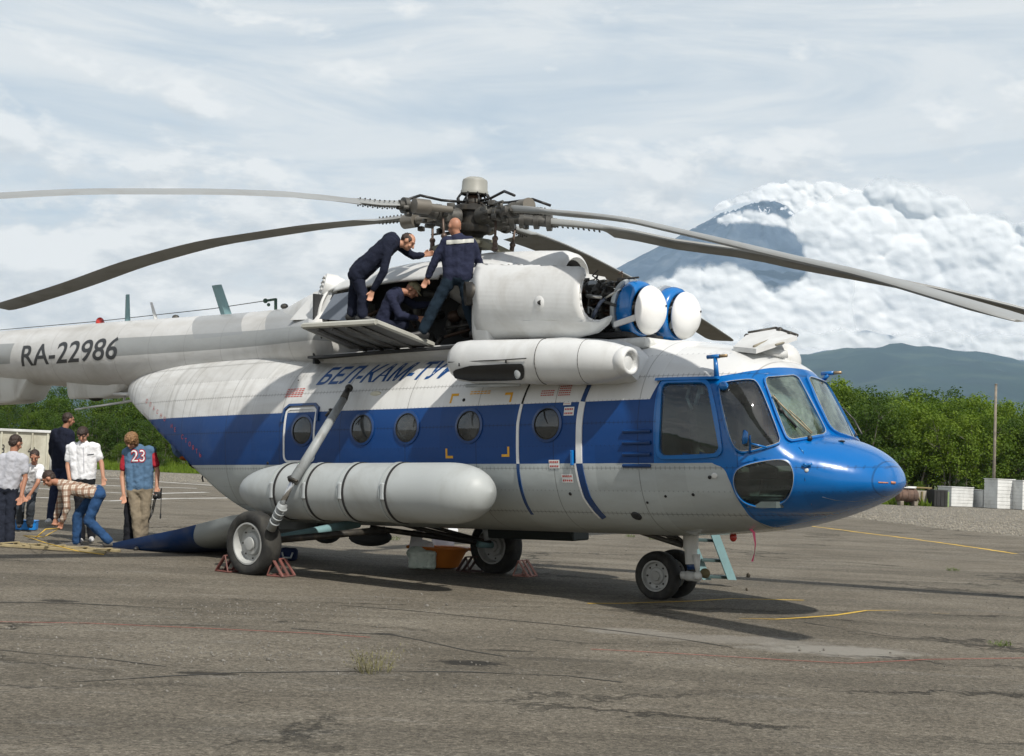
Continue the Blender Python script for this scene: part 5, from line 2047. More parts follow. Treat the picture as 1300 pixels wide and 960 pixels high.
# ---- external fuel tanks
def fuel_tank(s):
    x0, x1, zc, lc, r = -2.27, 1.68, 1.145, 1.72, .333
    bm = bmesh.new()
    R = []
    n = 60
    for i in range(n + 1):
        x = x0 + (x1 - x0) * (i / n)
        # blunt nose ahead, longer tapered tail
        ta, tf = (x - x0) / 1.05, (x1 - x) / .62
        k = min(1, math.sqrt(max(0, 1 - max(0, 1 - ta) ** 2.1)), math.sqrt(max(0, 1 - max(0, 1 - tf) ** 2.3)))
        k = max(k, .02)
        R.append([h(x, s * lc + r * k * cos(a), zc + (1 - k) * .02 + r * k * sin(a)) for a in [2 * pi * j / 56 for j in range(56)]])
    loft(bm, R)
    tk = mesh_obj('fuel_tank', bm, mat('tank_grey_paint', (.37, .395, .395), .5, var=.05, vscale=1.5, dirt=(.20, .20, .18, .6), ds=1.4), heli)
    tk['label'] = 'long grey starboard fuel tank' if s > 0 else 'grey port fuel tank'
    if s < 0:
        return
    for px in (356, 397, 443, 497):
        x = un(px, 625, l=1.95).x
        for dx in (-.0, -.085):
            bm = bmesh.new()
            rr = r + .004
            lathe(bm, [(rr - .01, -.013), (rr + .006, -.013), (rr + .006, .013), (rr - .01, .013)], frame_z(h(x + dx, s * lc, zc), h(x + dx + 1, s * lc, zc)), 56, closed=True)
            mesh_obj('strap', bm, M_DARK if dx == 0 else M_GRY, tk, autosmooth=40)
        bm = bmesh.new()
        box(bm, h(x - .04, s * (lc + r) - .0, zc + .02), (.05, .04, .19), bev=.012)
        mesh_obj('strap_clamp', bm, M_LGR, tk, smooth=False)


fuel_tank(1)
fuel_tank(-1)
bm = bmesh.new()
for x in (-1.5, -.2, 1.1):
    tube(bm, h(x, 1.2, .95), h(x, 1.6, 1.0), .035, .035, 8)
    tube(bm, h(x, 1.2, 1.4), h(x, 1.55, 1.32), .03, .03, 8)
mesh_obj('tank_bracket', bm, M_GRY, heli)['kind'] = 'stuff'


# ---- wheels
def wheel(c, r, w, label=None, dish=.06, axle=0, rimk=.60):
    "c in helicopter coordinates (local vector); axis along l"
    AXM = frame_z(c, c + h(0, 1, 0))
    t = w / 2
    bm = bmesh.new()
    lathe(bm, [(r * rimk, -t * .75), (r * (rimk + .1), -t * .92), (r * .84, -t), (r * .94, -t * .86), (r * .985, -t * .55), (r, -t * .2), (r, t * .2), (r * .985, t * .55), (r * .94, t * .86), (r * .84, t), (r * (rimk + .1), t * .92), (r * rimk, t * .75)], AXM, 56, closed=True)
    ty = mesh_obj('wheel', bm, M_TYR, heli)
    if label:
        ty['label'] = label
    bm = bmesh.new()
    R_ = r * rimk
    lathe(bm, [(R_ + .012, -t * .74), (R_ + .012, t * .74), (R_ + .008, t * .86), (R_ - .01, t * .86), (R_ * .93, t * .68), (R_ * .86, t * .60 - dish), (R_ * .60, t * .55 - dish), (R_ * .52, t * .66 - dish * .6), (R_ * .34, t * .68 - dish * .6), (R_ * .31, t * .92 - dish * .6), (R_ * .16, t * .96 - dish * .6), (0, t * .96 - dish * .6)], AXM, 56)
    rm = mesh_obj('rim', bm, M_RIM, ty, autosmooth=35)
    bm = bmesh.new()
    lathe(bm, [(0, -t * .5), (R_ * .99, -t * .5), (R_ * .99, -t * .72), (0, -t * .6)], AXM, 40)
    mesh_obj('brake_disc', bm, M_MET, ty, autosmooth=35)
    bm = bmesh.new()
    for k in range(8):
        a = 2 * pi * k / 8
        p = AXM @ Vector((R_ * .73 * cos(a), R_ * .73 * sin(a), t * .56 - dish))
        tube(bm, p, p + h(0, .012, 0), .011, .011, 6)
    mesh_obj('wheel_bolts', bm, M_MET2, ty)['kind'] = 'stuff'
    return ty


GN = HI @ gnd(322, 729.5)
GF = HI @ gnd(630, 727.5)
GNL = HI @ gnd(836, 761)
GNR = HI @ gnd(866, 758)
RN, RF, RS = .388, .375, .275
cN, cF = GN + Vector((0, 0, RN - .02)), GF + Vector((0, 0, RF - .02))
wheel(cN, RN, .25, 'near starboard main wheel', rimk=.62)
wheel(cF, RF, .25, 'far port main wheel')
c1 = GNL + Vector((0, 0, RS - .012))
c2 = c1 + h(0, -.36, 0)
wheel(c1, RS, .17, 'starboard nose wheel', dish=.02, rimk=.60)
wheel(c2, RS, .17, 'port nose wheel', dish=.02)

# main gear legs, starboard then port
top = un(441, 494, l=1.24)
low = cN + h(.02, -.10, .10)
bm = bmesh.new()
a, b = un(436, 507, l=1.34), un(372, 612, l=2.16)
tube(bm, a, b, .047, .062, 20)
sl = mesh_obj('shock_strut', bm, mat('strut_grey', (.27, .29, .295), .5, var=.1, dirt=(.12, .11, .09, .6), ds=5), heli)
bm = bmesh.new()
tube(bm, b, un(357, 642, l=2.17), .034, .034, 16)
mesh_obj('strut_piston', bm, mat('chromed_piston', (.6, .6, .6), .2, .9), sl)
bm = bmesh.new()
tube(bm, un(359, 640, l=2.17), un(344, 672, l=2.14), .058, .055, 18)
for k in range(4):
    p = un(358 - 3.0 * k, 645 + 5.8 * k, l=2.17)
    lathe(bm, [(.04, -.006), (.064, -.006), (.064, .006), (.04, .006)], frame_z(p, un(344, 672, l=2.14)), 18, closed=True)
mesh_obj('strut_barrel', bm, mat('strut_grey', (.27, .29, .295), .5), sl)
bm = bmesh.new()
tube(bm, a, un(443, 491, l=1.22), .05, .03, 12)
ball(bm, un(443, 493, l=1.22), .05)
path(bm, [un(414, 528, l=1.42), un(420, 521, l=1.42), un(427, 519, l=1.4), un(434, 513, l=1.38)], .017, 8)
path(bm, [un(421, 529, l=1.45), un(419, 519, l=1.45)], .02, 8)
ball(bm, un(370, 608, l=2.16), .045)
path(bm, [un(366, 606, l=2.2), un(377, 611, l=2.2)], .018, 6)
mesh_obj('strut_fitting', bm, M_MET, sl)['kind'] = 'stuff'
bm = bmesh.new()
tube(bm, cN + h(0, .0, 0), h(cN.x + .25, .55, .72), .05, .06, 14)
mesh_obj('axle_arm', bm, M_TEAL, heli)
bm = bmesh.new()
tube(bm, cN + h(.05, -.12, .02), h(cN.x + .9, .75, .66), .04, .045, 12)
mesh_obj('drag_strut', bm, M_MET, heli)
# port side leg
bm = bmesh.new()
tube(bm, cF + h(0, .08, .02), un(470, 670, l=.3), .036, .036, 12)
tube(bm, cF + h(0, .12, .05), un(530, 664, l=.2), .024, .024, 10)
tube(bm, un(505, 664, l=.1), un(600, 688, l=-.6), .028, .034, 10)
mesh_obj('axle_arm', bm, M_MET, heli)
bm = bmesh.new()
tube(bm, cF + h(.0, .04, .01), cF + h(.0, .04, .01) + (un(597, 690, l=-.7) - cF) * .62, .045, .05, 12)
mesh_obj('axle_sleeve', bm, M_TEAL, heli)
bm = bmesh.new()
tube(bm, un(617, 668, l=-.75), un(619, 686, l=-.75), .05, .045, 12)
mesh_obj('shock_strut', bm, M_LGR, heli)
# nose leg
nl = (c1 + c2) / 2
bm = bmesh.new()
nx = un(875, 705, l=.0)
pt, pb = un(877, 668, l=-.12), un(877, 722, l=-.12)
tube(bm, pt, un(877, 697, l=-.12), .085, .085, 20)
tube(bm, un(877, 697, l=-.12), un(878, 716, l=-.12), .07, .07, 18)
ng = mesh_obj('nose_leg', bm, M_WHTD, heli, autosmooth=40)
bm = bmesh.new()
tube(bm, un(877, 714, l=-.12), un(878, 723, l=-.12), .05, .05, 14)
mesh_obj('leg_collar', bm, M_DBL, ng)
bm = bmesh.new()
tube(bm, un(872, 731, l=-.1), un(888, 733, l=-.1), .055, .05, 14)
tube(bm, un(884, 704, l=.0), un(886, 728, l=-.0), .045, .02, 12)
tube(bm, c1, c2, .035, .035, 10)
tube(bm, nl, un(878, 731, l=-.12), .045, .045, 10)
ball(bm, un(886, 731, l=0), .05)
mesh_obj('torque_link', bm, M_WHTD, ng)
bm = bmesh.new()
ball(bm, un(895, 728, l=-.05), (.06, .05, .055))
mesh_obj('leg_plug', bm, mat('olive_cloth', (.13, .11, .055), .9, var=.3), ng)
bm = bmesh.new()
tube(bm, un(805, 673, l=.2), un(867, 693, l=-.1), .028, .028, 10)
tube(bm, un(838, 674, l=-.3), un(868, 692, l=-.2), .028, .028, 10)
tube(bm, un(820, 674, l=.3), un(858, 683, l=.0), .016, .016, 8)
tube(bm, un(850, 674, l=-.1), un(870, 690, l=-.12), .018, .018, 8)
mesh_obj('drag_brace', bm, M_MET2, ng)
bm = bmesh.new()
for p in ((805, 673, .2), (838, 674, -.3)):
    box(bm, un(p[0], p[1], l=p[2]), (.1, .05, .06), bev=.01)
mesh_obj('brace_fitting', bm, M_MET, ng, smooth=False)
# belly
bm = bmesh.new()
a, b = un(628, 668, l=-.9), un(738, 684, l=-.9)
box(bm, (a + b) / 2, (b.x - a.x, .35, .17), bev=.02)
mesh_obj('belly_locker', bm, mat('dark_green_black', (.02, .03, .028), .6), heli, smooth=False)
bm = bmesh.new()
ball(bm, un(470, 682, l=0), (.35, .2, .12))
ball(bm, un(415, 676, l=0), (.2, .2, .15))
mesh_obj('belly_fairing', bm, M_INT, heli)
bm = bmesh.new()
ball(bm, un(931, 682, l=0), (.04, .04, .05))
tube(bm, un(931, 670, l=0), un(931, 680, l=0), .015, .015, 6)
mesh_obj('belly_beacon', bm, mat('red_lens', (.5, .03, .02), .2), heli)

# small fittings on the grey side
for (px, py, r, m) in ((907, 604, .03, M_WHTD), (901, 606, .018, M_DARK), (724, 627, .018, M_DARK), (808, 655, .06, M_INT), (822, 638, .014, M_DARK), (845, 630, .014, M_DARK), (880, 628, .016, M_DARK), (340, 588, .018, M_DARK), (379, 483, .008, M_DARK), (589, 508, .02, M_DARK), (932, 562, .02, M_BLU2), (1024, 597, .02, M_WHTD)):
    hh = hit(px, py)
    bm = bmesh.new()
    lathe(bm, [(0, -.01), (r, -.01), (r, .006), (r * .7, .01), (0, .01)], frame_z(hh[0], hh[0] + hh[1]), 16)
    mesh_obj('skin_fitting', bm, m, heli)
hh = hit(477, 500)
bm = bmesh.new()
ball(bm, hh[0], (.09, .02, .035))
mesh_obj('skin_fairing', bm, mat('ivory_paint', (.55, .53, .43), .5), heli)

# nose fittings: pitot masts, lamp, mirror, wipers, handrail
def pitot(base, top, bar, l, mirrored=False):
    bm = bmesh.new()
    b = hit(*base)[0] if not mirrored else un(base[0], base[1], l=l)
    t = un(top[0], top[1], l=-b.y)
    tube(bm, b, t, .028, .02, 10)
    p = mesh_obj('pitot_mast', bm, M_BLU2, heli)
    bm = bmesh.new()
    a, c = un(bar[0][0], bar[0][1], l=-b.y), un(bar[1][0], bar[1][1], l=-b.y)
    tube(bm, a, a.lerp(c, .62), .022, .022, 10)
    mesh_obj('pitot_bar', bm, M_BLU2, p)
    bm = bmesh.new()
    tube(bm, a.lerp(c, .6), c, .018, .016, 10)
    mesh_obj('pitot_tip', bm, mat('brass_tube', (.35, .25, .14), .4, .5), p)


pitot((910, 480), (908, 454), ((898, 453.5), (923, 451.5)), 1.1)
pitot((1045, 482), (1052, 476), ((1043, 474.5), (1068, 473)), -.95, True)
bm = bmesh.new()
hh = hit(919, 493)
ball(bm, hh[0] + hh[1] * .04, (.05, .05, .045))
mesh_obj('blue_lamp', bm, M_BLU, heli)
bm = bmesh.new()
hm_ = hit(952, 575)[0]
mc = un(945, 555, l=-hm_.y + .16)
path(bm, [hm_, un(952, 562, l=-hm_.y + .12), un(952, 553, l=-hm_.y + .14)], .012, 6)
tube(bm, un(952, 563, l=-hm_.y + .12), un(973, 568, l=-hm_.y + .02), .01, .01, 6)
mi = mesh_obj('mirror', bm, M_BLU2, heli)
bm = bmesh.new()
lathe(bm, [(0, -.03), (.075, -.025), (.088, .0), (.085, .015), (0, .02)], frame_z(mc, mc + h(-.75, .55, .1)) @ Matrix.Diagonal((1, .8, 1, 1)), 20)
mesh_obj('mirror_head', bm, M_BLU, mi)


def surf_path(name, pix, r, m, off, parent=heli):
    bm = bmesh.new()
    pts = []
    for x, y in pix:
        hh = hit(x, y)
        if hh:
            pts.append(hh[0] + hh[1] * off)
    path(bm, pts, r, 6)
    return mesh_obj(name, bm, m, parent)


wp = surf_path('wiper', [(977, 505), (983, 512), (1000, 530), (1027, 556)], .009, mat('wiper_tan', (.3, .25, .16), .5), .05)
surf_path('wiper_blade', [(979, 504), (988, 522), (1008, 545)], .012, M_BLKR, .035, wp)
surf_path('wiper_blade', [(985, 520), (990, 527)], .02, M_BLKR, .045, wp)
surf_path('wiper_arm', [(997, 524), (1012, 538), (1028, 555)], .006, mat('wiper_tan', (.3, .25, .16), .5), .055, wp)
bm = bmesh.new()
hh = hit(1027, 559)
ball(bm, hh[0] + hh[1] * .02, .03)
mesh_obj('wiper_pivot', bm, M_BLKR, wp)
bm = bmesh.new()
path(bm, [un(1056, 510, l=-.78), un(1072, 520, l=-.95), un(1084, 533, l=-.95), un(1094, 551, l=-.85)], .010, 6)
path(bm, [un(1064, 520, l=-.85), un(1078, 537, l=-.9), un(1088, 553, l=-.8)], .008, 6)
mesh_obj('nose_handrail', bm, M_MET2, heli)
hh = hit(1068, 561)
bm = bmesh.new()
ball(bm, hh[0] + hh[1] * .005, (.04, .02, .012))
mesh_obj('nose_button', bm, M_DARK, heli)
skin_pts = [hit(x, 612 + (x - 1114) * .04) for x in (1112, 1138)]
if all(skin_pts):
    surf_path('nose_lettering', [(1115, 612.5), (1120, 612.7), (1127, 613)], .006, mat('orange_lettering', (.5, .2, .1), .5), .002)
    surf_path('nose_emblem', [(1131, 612.6), (1136, 613)], .012, mat('orange_lettering', (.5, .2, .1), .5), .002)
surf_path('nose_seam', [(1044, 631), (1060, 635), (1085, 636.5), (1110, 633)], .005, mat('scuffed_blue', (.10, .16, .25), .5), .0)
surf_path('nose_seam', [(1014, 568), (1020, 575), (1018, 592), (1022, 610), (1030, 640), (1034, 655)], .004, M_DBL, .0)
surf_path('blue_handle', [(1019, 590), (1024, 592), (1030, 590)], .012, M_BLU2, .03)

# roof dome and lifted roof hatch
bm = bmesh.new()
dc = un(983, 460, l=-.30)
ball(bm, dc, (.30, .22, .235), u=32, v=20)
mesh_obj('roof_dome', bm, M_WHT, heli)
HC = [un(931, 443, l=.45), un(960, 446, l=.55), un(1012, 429, l=-.05), un(985, 420, l=-.25), un(950, 426, l=-.05)]
bm = bmesh.new()
up = h(0, 0, .025)
loft(bm, [[p - up for p in HC], [p + up for p in HC]])
rh = mesh_obj('roof_hatch', bm, M_WHT, heli, smooth=False)
bm = bmesh.new()
tube(bm, un(957, 440, l=.5), un(977, 432, l=.15), .015, .015, 6)
tube(bm, un(985, 438, l=.35), un(999, 434, l=.05), .012, .012, 6)
mesh_obj('hatch_rib', bm, mat('brownish_seal', (.22, .2, .15), .7), rh)
bm = bmesh.new()
path(bm, [p + up for p in HC[4:1:-1]], .02, 6)
ball(bm, un(990, 420, l=-.2), .04)
ball(bm, un(1003, 424, l=-.1), .03)
ball(bm, un(948, 427, l=0), .03)
mesh_obj('hatch_latch', bm, M_MET, rh)
bm = bmesh.new()
tube(bm, un(940, 446, l=.3), un(1000, 450, l=.0), .05, .04, 10)
mesh_obj('hatch_coaming', bm, M_WHT, rh)

# cockpit interior
bm = bmesh.new()
loft(bm, [[Vector((x_, p.y * .95, 1.75 + (p.z - 1.75) * .95)) for p in fring(3.32, 48)] for x_ in (3.30, 3.34)])
box(bm, h(3.95, 0, 1.05), (1.3, 1.9, .06))
mesh_obj('cockpit_bulkhead', bm, M_INTG, heli, smooth=False)
for s in (.52, -.52):
    bm = bmesh.new()
    box(bm, h(3.75, s, 1.35), (.45, .45, .14), bev=.04)
    box(bm, h(3.56, s, 1.72), (.12, .44, .75), bev=.04, rot=(0, -.12, 0))
    box(bm, h(3.52, s, 2.16), (.1, .26, .16), bev=.04)
    mesh_obj('pilot_seat', bm, mat('seat_cloth', (.10, .10, .085), .9), heli, autosmooth=40)
bm = bmesh.new()
box(bm, h(4.38, .45, 1.58), (.22, .7, .28), bev=.04, rot=(0, -.3, 0))
box(bm, h(4.38, -.45, 1.58), (.22, .7, .28), bev=.04, rot=(0, -.3, 0))
box(bm, h(4.1, 0, 2.40), (.5, .5, .08), bev=.02)
mesh_obj('instrument_panel', bm, M_INT, heli, autosmooth=40)
bm = bmesh.new()
path(bm, [h(3.75, .98, 2.35), h(3.78, .97, 2.2), h(3.72, .96, 2.05)], .022, 8)
box(bm, h(3.80, .97, 2.22), (.06, .05, .14), bev=.01)
path(bm, [h(3.84, .97, 2.25), h(3.95, .96, 2.18), h(3.97, .96, 2.02)], .012, 6)
path(bm, [h(3.66, .97, 2.24), h(3.62, .96, 2.12), h(3.68, .96, 2.0)], .018, 6)
mesh_obj('cabin_fan', bm, M_LGR, heli)
bm = bmesh.new()
box(bm, h(-.4, 0, .90), (6.0, 1.3, .05))
mesh_obj('cabin_floor', bm, M_INT, heli, smooth=False)
bm = bmesh.new()
loft(bm, [[Vector((x_, p.y * .93, 1.85 + (p.z - 1.85) * (.93 if p.z > 1.85 else .6))) for p in fring(-3.3, 48)] for x_ in (-3.32, -3.28)])
mesh_obj('cargo_bulkhead', bm, M_INT, heli, smooth=False)

# ---- loading ramp lowered to the ground behind
bm = bmesh.new()
R, nR = [], 40
R0, R1 = -2.75, -7.6
for i in range(nR + 1):
    t = i / nR
    x = R0 + (R1 - R0) * t
    wd = .98 * math.sqrt(max(0, 1 - max(0, (t - .30) / .70) ** 1.9)) + .02
    lo_ = .50 * t * t
    zt = lerp([(-7.6, .10), (-7.1, .16), (-6.6, .235), (-6.4, .27), (-5.8, .36), (-4.4, .585), (-3.35, .79), (-2.75, .86)], x)
    zb = lerp([(-7.6, .06), (-7.1, .08), (-6.3, .10), (-5.4, .14), (-4.4, .26), (-3.6, .42), (-2.75, .60)], x)
    ring = []
    for j in range(21):
        a = pi * j / 20
        ring.append(h(x, lo_ + wd * math.copysign(abs(cos(a)) ** .45, cos(a)), zt - (zt - zb) * sin(a) ** .8))
    for j in range(1, 8):
        s = -1 + 2 * j / 8
        ring.append(h(x, lo_ + s * wd * .96, zt - .03))
    R.append(ring)
loft(bm, R)
m = bpy.data.materials.new('ramp_livery')
m.use_nodes = True
N = NT(m.node_tree)
P = N.n('ShaderNodeTexCoord').outputs['Object']
s = N.n('ShaderNodeSeparateXYZ', ins={0: P})
xq = N.math('ADD', s.outputs[0], N.math('MULTIPLY', s.outputs[2], -.55))
xd = N.math('SUBTRACT', 0.0, xq)
c = N.ramp(N.math('DIVIDE', xd, 8.0), [(0, (.30, .33, .335)), (4.37 / 8, (.001, .030, .12)), (6.15 / 8, (.42, .43, .42))], 'CONSTANT')
c = N.mix(N.ramp(N.noise(P, 2.0, 7, .65), [(.5, 0.0), (.75, .4)]), c, (.14, .135, .12))
p = N.n('ShaderNodeBsdfPrincipled', ins={'Base Color': c, 'Roughness': .4, 'Coat Weight': .2})
N.n('ShaderNodeOutputMaterial', ins={0: p.outputs[0]})
mesh_obj('loading_ramp', bm, m, heli, autosmooth=35)

# ---- rotor
HUBZ = 4.50
tilt = Matrix.Rotation(rad(-4.5) * -1, 4, 'Y')
RM = Matrix.Translation(h(0, 0, HUBZ)) @ Matrix.Rotation(rad(4.5), 4, 'Y')
AZ = {'A': 108.6, 'B': 180.6, 'E': 256.5, 'D': 332.0, 'C': 20.0}
PIX = {'A': [(515, 263), (480, 259.5), (400, 250), (300, 244.5), (200, 243.5), (100, 244), (0, 249)],
       'B': [(515, 277), (480, 281), (400, 289.5), (300, 305), (200, 329.5), (100, 364), (8, 393)],
       'C': [(660, 267), (700, 270), (800, 280.5), (850, 291.5), (900, 303), (1000, 327), (1100, 350), (1200, 379), (1296, 408)],
       'D': [(720, 285), (800, 296), (850, 307), (950, 321), (1000, 332), (1100, 351), (1200, 371), (1300, 395)],
       'E': [(650, 291), (694, 307), (736, 325), (768, 341), (803, 359), (878, 402), (926, 433)]}
bm = bmesh.new()
lathe(bm, [(0, -.26), (.12, -.26), (.15, -.2), (.22, -.17), (.24, -.13), (.24, -.09), (.19, -.07), (.19, .07), (.24, .09), (.24, .14), (.19, .17), (.13, .19), (.12, .24), (0, .24)], RM, 40)
hub = mesh_obj('rotor_hub', bm, M_MET, heli, autosmooth=35)
bm = bmesh.new()
lathe(bm, [(0, .30), (.155, .30), (.172, .31), (.172, .345), (.162, .36), (.158, .46), (.150, .485), (.10, .515), (0, .52)], RM, 36)
mesh_obj('hub_cap', bm, mat('dull_khaki_grey', (.30, .30, .27), .5, var=.08), hub, autosmooth=35)
bm = bmesh.new()
lathe(bm, [(0, .18), (.14, .18), (.10, .24), (.09, .31), (0, .31)], RM, 24)
mesh_obj('hub_neck', bm, M_BRN, hub)
q = random.Random(8)
for k in range(9):
    a = 2 * pi * k / 9
    bm = bmesh.new()
    pts = [RM @ Vector((r_ * cos(a + da), r_ * sin(a + da), z_)) for r_, da, z_ in ((.10, 0, .29), (.17, .05, .31), (.215, .1, .25), (.20, .15, .16), (.16, .2, .12))]
    path(bm, pts, .013, 6)
    mesh_obj('hub_hose', bm, M_BLKR, hub)
bm = bmesh.new()
lathe(bm, [(.09, -1.0), (.13, -.9), (.13, -.3), (.09, -.28)], RM, 28, closed=True)
mesh_obj('rotor_mast', bm, M_MET2, heli)
bm = bmesh.new()
lathe(bm, [(.12, -.36), (.28, -.36), (.33, -.33), (.33, -.29), (.28, -.26), (.12, -.26)], RM, 40, closed=True)
for k in range(5):
    a = rad(-AZ['A']) + 2 * pi * k / 5 + .35
    d = Vector((cos(a), sin(a), 0))
    s_ = Vector((-sin(a), cos(a), 0))
    loft(bm, [[RM @ (d * .25 + s_ * .07 + Vector((0, 0, -.36))), RM @ (d * .25 - s_ * .07 + Vector((0, 0, -.36))), RM @ (d * .25 - s_ * .07 + Vector((0, 0, -.27))), RM @ (d * .25 + s_ * .07 + Vector((0, 0, -.27)))],
              [RM @ (d * .52 + s_ * .03 + Vector((0, 0, -.42))), RM @ (d * .52 - s_ * .03 + Vector((0, 0, -.42))), RM @ (d * .52 - s_ * .03 + Vector((0, 0, -.36))), RM @ (d * .52 + s_ * .03 + Vector((0, 0, -.36)))]])
sw = mesh_obj('swashplate', bm, mat('greenish_casting', (.17, .165, .12), .6, var=.2, dirt=(.07, .06, .04, .6)), hub, autosmooth=35)
for k in range(5):
    a = rad(-AZ['A']) + 2 * pi * k / 5 + .35
    p0 = RM @ Vector((.52 * cos(a), .52 * sin(a), -.40))
    p1 = RM @ Vector((.55 * cos(a - .05), .55 * sin(a - .05), -.05))
    bm = bmesh.new()
    tube(bm, p0, p1, .016, .016, 8)
    tube(bm, p0, p0.lerp(p1, .32), .032, .028, 10)
    ball(bm, p0, .042)
    ball(bm, p0.lerp(p1, .35), .038)
    mesh_obj('pitch_link', bm, mat('reddish_brass', (.10, .07, .055), .5, .4), hub)

PROF = [(-.39, 0), (-.30, .012), (-.15, .027), (0, .034), (.08, .031), (.12, .018), (.13, 0), (.12, -.014), (.08, -.024), (0, -.026), (-.15, -.018), (-.30, -.007)]
for k in 'ABCDE':
    az = rad(AZ[k])
    d = h(cos(az), sin(az), 0)
    n = Vector((-d.y, d.x, 0))                         # vertical plane of this blade
    rz = []
    o, = (HI @ CAM,)
    for px, py in PIX[k]:
        dr_ = HI.to_3x3() @ ray(px, py)
        t = -(o.dot(n)) / dr_.dot(n)
        p = o + dr_ * t
        rz.append((p.dot(d), p.z))
    rz = [v for i, v in enumerate(rz) if i == 0 or v[0] > rz[i - 1][0] + .2]
    z1 = rz[0][1]
    rz = [(.9, z1 + (.03 if rz[0][0] > .95 else 0))] + [v for v in rz if v[0] > 1.05]
    if k in 'AD':                                       # these run out of the frame: go on along the same curve
        (ra, za), (rb, zb) = rz[-3], rz[-1]
        sl_ = (zb - za) / (rb - ra)
        for rr in (8.2, 9.5, 10.6):
            rz.append((rr, zb + sl_ * 1.25 * (rr - rb)))
    tip = {'A': 10.6, 'D': 10.6, 'B': rz[-1][0], 'C': rz[-1][0], 'E': min(rz[-1][0], 12.2)}[k]
    led = Vector((d.y, -d.x, 0))                        # towards the leading edge (clockwise from above)
    led = h(-sin(az), cos(az), 0)
    R = []
    stations = [.95, 1.05, 1.3, 1.5, 1.62, 1.66, 1.72, 2.0] + [2.5 + (tip - 2.9) * i / 22 for i in range(23)] + [tip - .25, tip - .10, tip - .03, tip]
    for r_ in stations:
        z_ = slerp_tab(rz, r_)
        ch = lerp([(.95, .22), (1.3, .26), (1.64, .34), (1.70, 1.0), (tip - .3, 1.0), (tip - .1, .85), (tip - .03, .55), (tip, .2)], r_)
        th_ = lerp([(.95, 1.6), (1.6, 1.3), (1.7, 1.05), (tip - .4, 1.0), (tip, .3)], r_)
        tw = rad(lerp([(1, 5.0), (10.6, -1.5)], r_)) + rad({'C': -0.5, 'A': 11.0}.get(k, 0.0))
        ring = []
        for u, v in PROF:
            u, v = u * ch + (.05 * (1 - ch)), v * th_
            ring.append(d * r_ + led * (u * cos(tw)) + Vector((0, 0, z_ + u * sin(tw) + v * cos(tw))))
        R.append(ring)
    bm = bmesh.new()
    loft(bm, R)
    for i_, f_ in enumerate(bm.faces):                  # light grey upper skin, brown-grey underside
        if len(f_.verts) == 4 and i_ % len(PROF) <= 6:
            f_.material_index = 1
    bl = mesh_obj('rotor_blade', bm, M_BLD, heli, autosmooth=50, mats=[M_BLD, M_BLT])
    # root cuff with its rows of bolts
    bm = bmesh.new()
    for i in range(9):
        r_ = 1.06 + .065 * i
        for s in (-.035, .025):
            for v in (-.038, .042):
                p = d * r_ + led * s + Vector((0, 0, slerp_tab(rz, r_) + v))
                tube(bm, p - Vector((0, 0, .008)), p + Vector((0, 0, .008)), .010, .010, 6)
    mesh_obj('root_bolts', bm, M_MET, bl)['kind'] = 'stuff'
    # arm, damper, horn
    bm = bmesh.new()
    z0 = slerp_tab(rz, 1.0)
    tube(bm, h(0, 0, HUBZ) + d * .22, d * .45 + Vector((0, 0, HUBZ)), .12, .10, 14)
    tube(bm, d * .42 + Vector((0, 0, HUBZ)), d * 1.05 + Vector((0, 0, z0)), .070, .060, 16)
    for rr, ra in ((.5, .10), (.62, .085), (.80, .085), (.96, .10)):
        c = (d * rr + Vector((0, 0, HUBZ + (z0 - HUBZ) * rr)))
        tube(bm, c - d * .03, c + d * .03, ra, ra, 16)
    box(bm, d * .4 + Vector((0, 0, HUBZ)), (.16, .2, .18), bev=.03, rot=(0, 0, math.atan2(d.y, d.x)))
    arm = mesh_obj('hub_arm', bm, M_MET2, hub, autosmooth=35)
    bm = bmesh.new()
    c = d * .86 + led * -.0 + Vector((0, 0, HUBZ + .04)) - led * .22
    tube(bm, c - d * .10, c + d * .10, .09, .09, 20)
    tube(bm, c - d * .42, c - d * .12, .04, .05, 12)
    mesh_obj('drag_damper', bm, mat('brownish_grey_damper', (.17, .155, .13), .45, .3, var=.15), hub, autosmooth=35)
    bm = bmesh.new()
    path(bm, [h(0, 0, HUBZ + .2) + d * .12, d * .45 + Vector((0, 0, HUBZ + .19)), d * .75 + Vector((0, 0, HUBZ + .22)), d * .98 + Vector((0, 0, HUBZ + .13))], .017, 8)
    mesh_obj('hub_hose', bm, M_BLKR, hub)
    bm = bmesh.new()
    for _ in range(10):
        c = d * q.uniform(.3, 1.0) + led * q.uniform(-.16, .16) + Vector((0, 0, HUBZ + q.uniform(-.13, .12)))
        if q.random() < .5:
            box(bm, c, (q.uniform(.04, .12), q.uniform(.04, .1), q.uniform(.03, .09)), bev=.008, rot=(0, 0, q.random() * 3))
        else:
            tube(bm, c, c + d * q.uniform(.05, .2), q.uniform(.012, .035), None, 8)
    mesh_obj('arm_fittings', bm, q.choice((M_MET, M_MET2)), hub, autosmooth=35)['kind'] = 'stuff'
# ------------------------------------------------------------------ people
def capsule(bm, a, b, ra, rb=None, n=12):
    rb = ra if rb is None else rb
    a, b = Vector(a), Vector(b)
    tube(bm, a, b, ra, rb, n)
    ball(bm, a, ra, u=n, v=8)
    ball(bm, b, rb, u=n, v=8)


_TEX = bpy.data.textures.new('folds', 'CLOUDS')
_TEX.noise_scale = 0.075
_TEX.noise_depth = 2
_TEX2 = bpy.data.textures.new('locks', 'CLOUDS')
_TEX2.noise_scale = 0.018


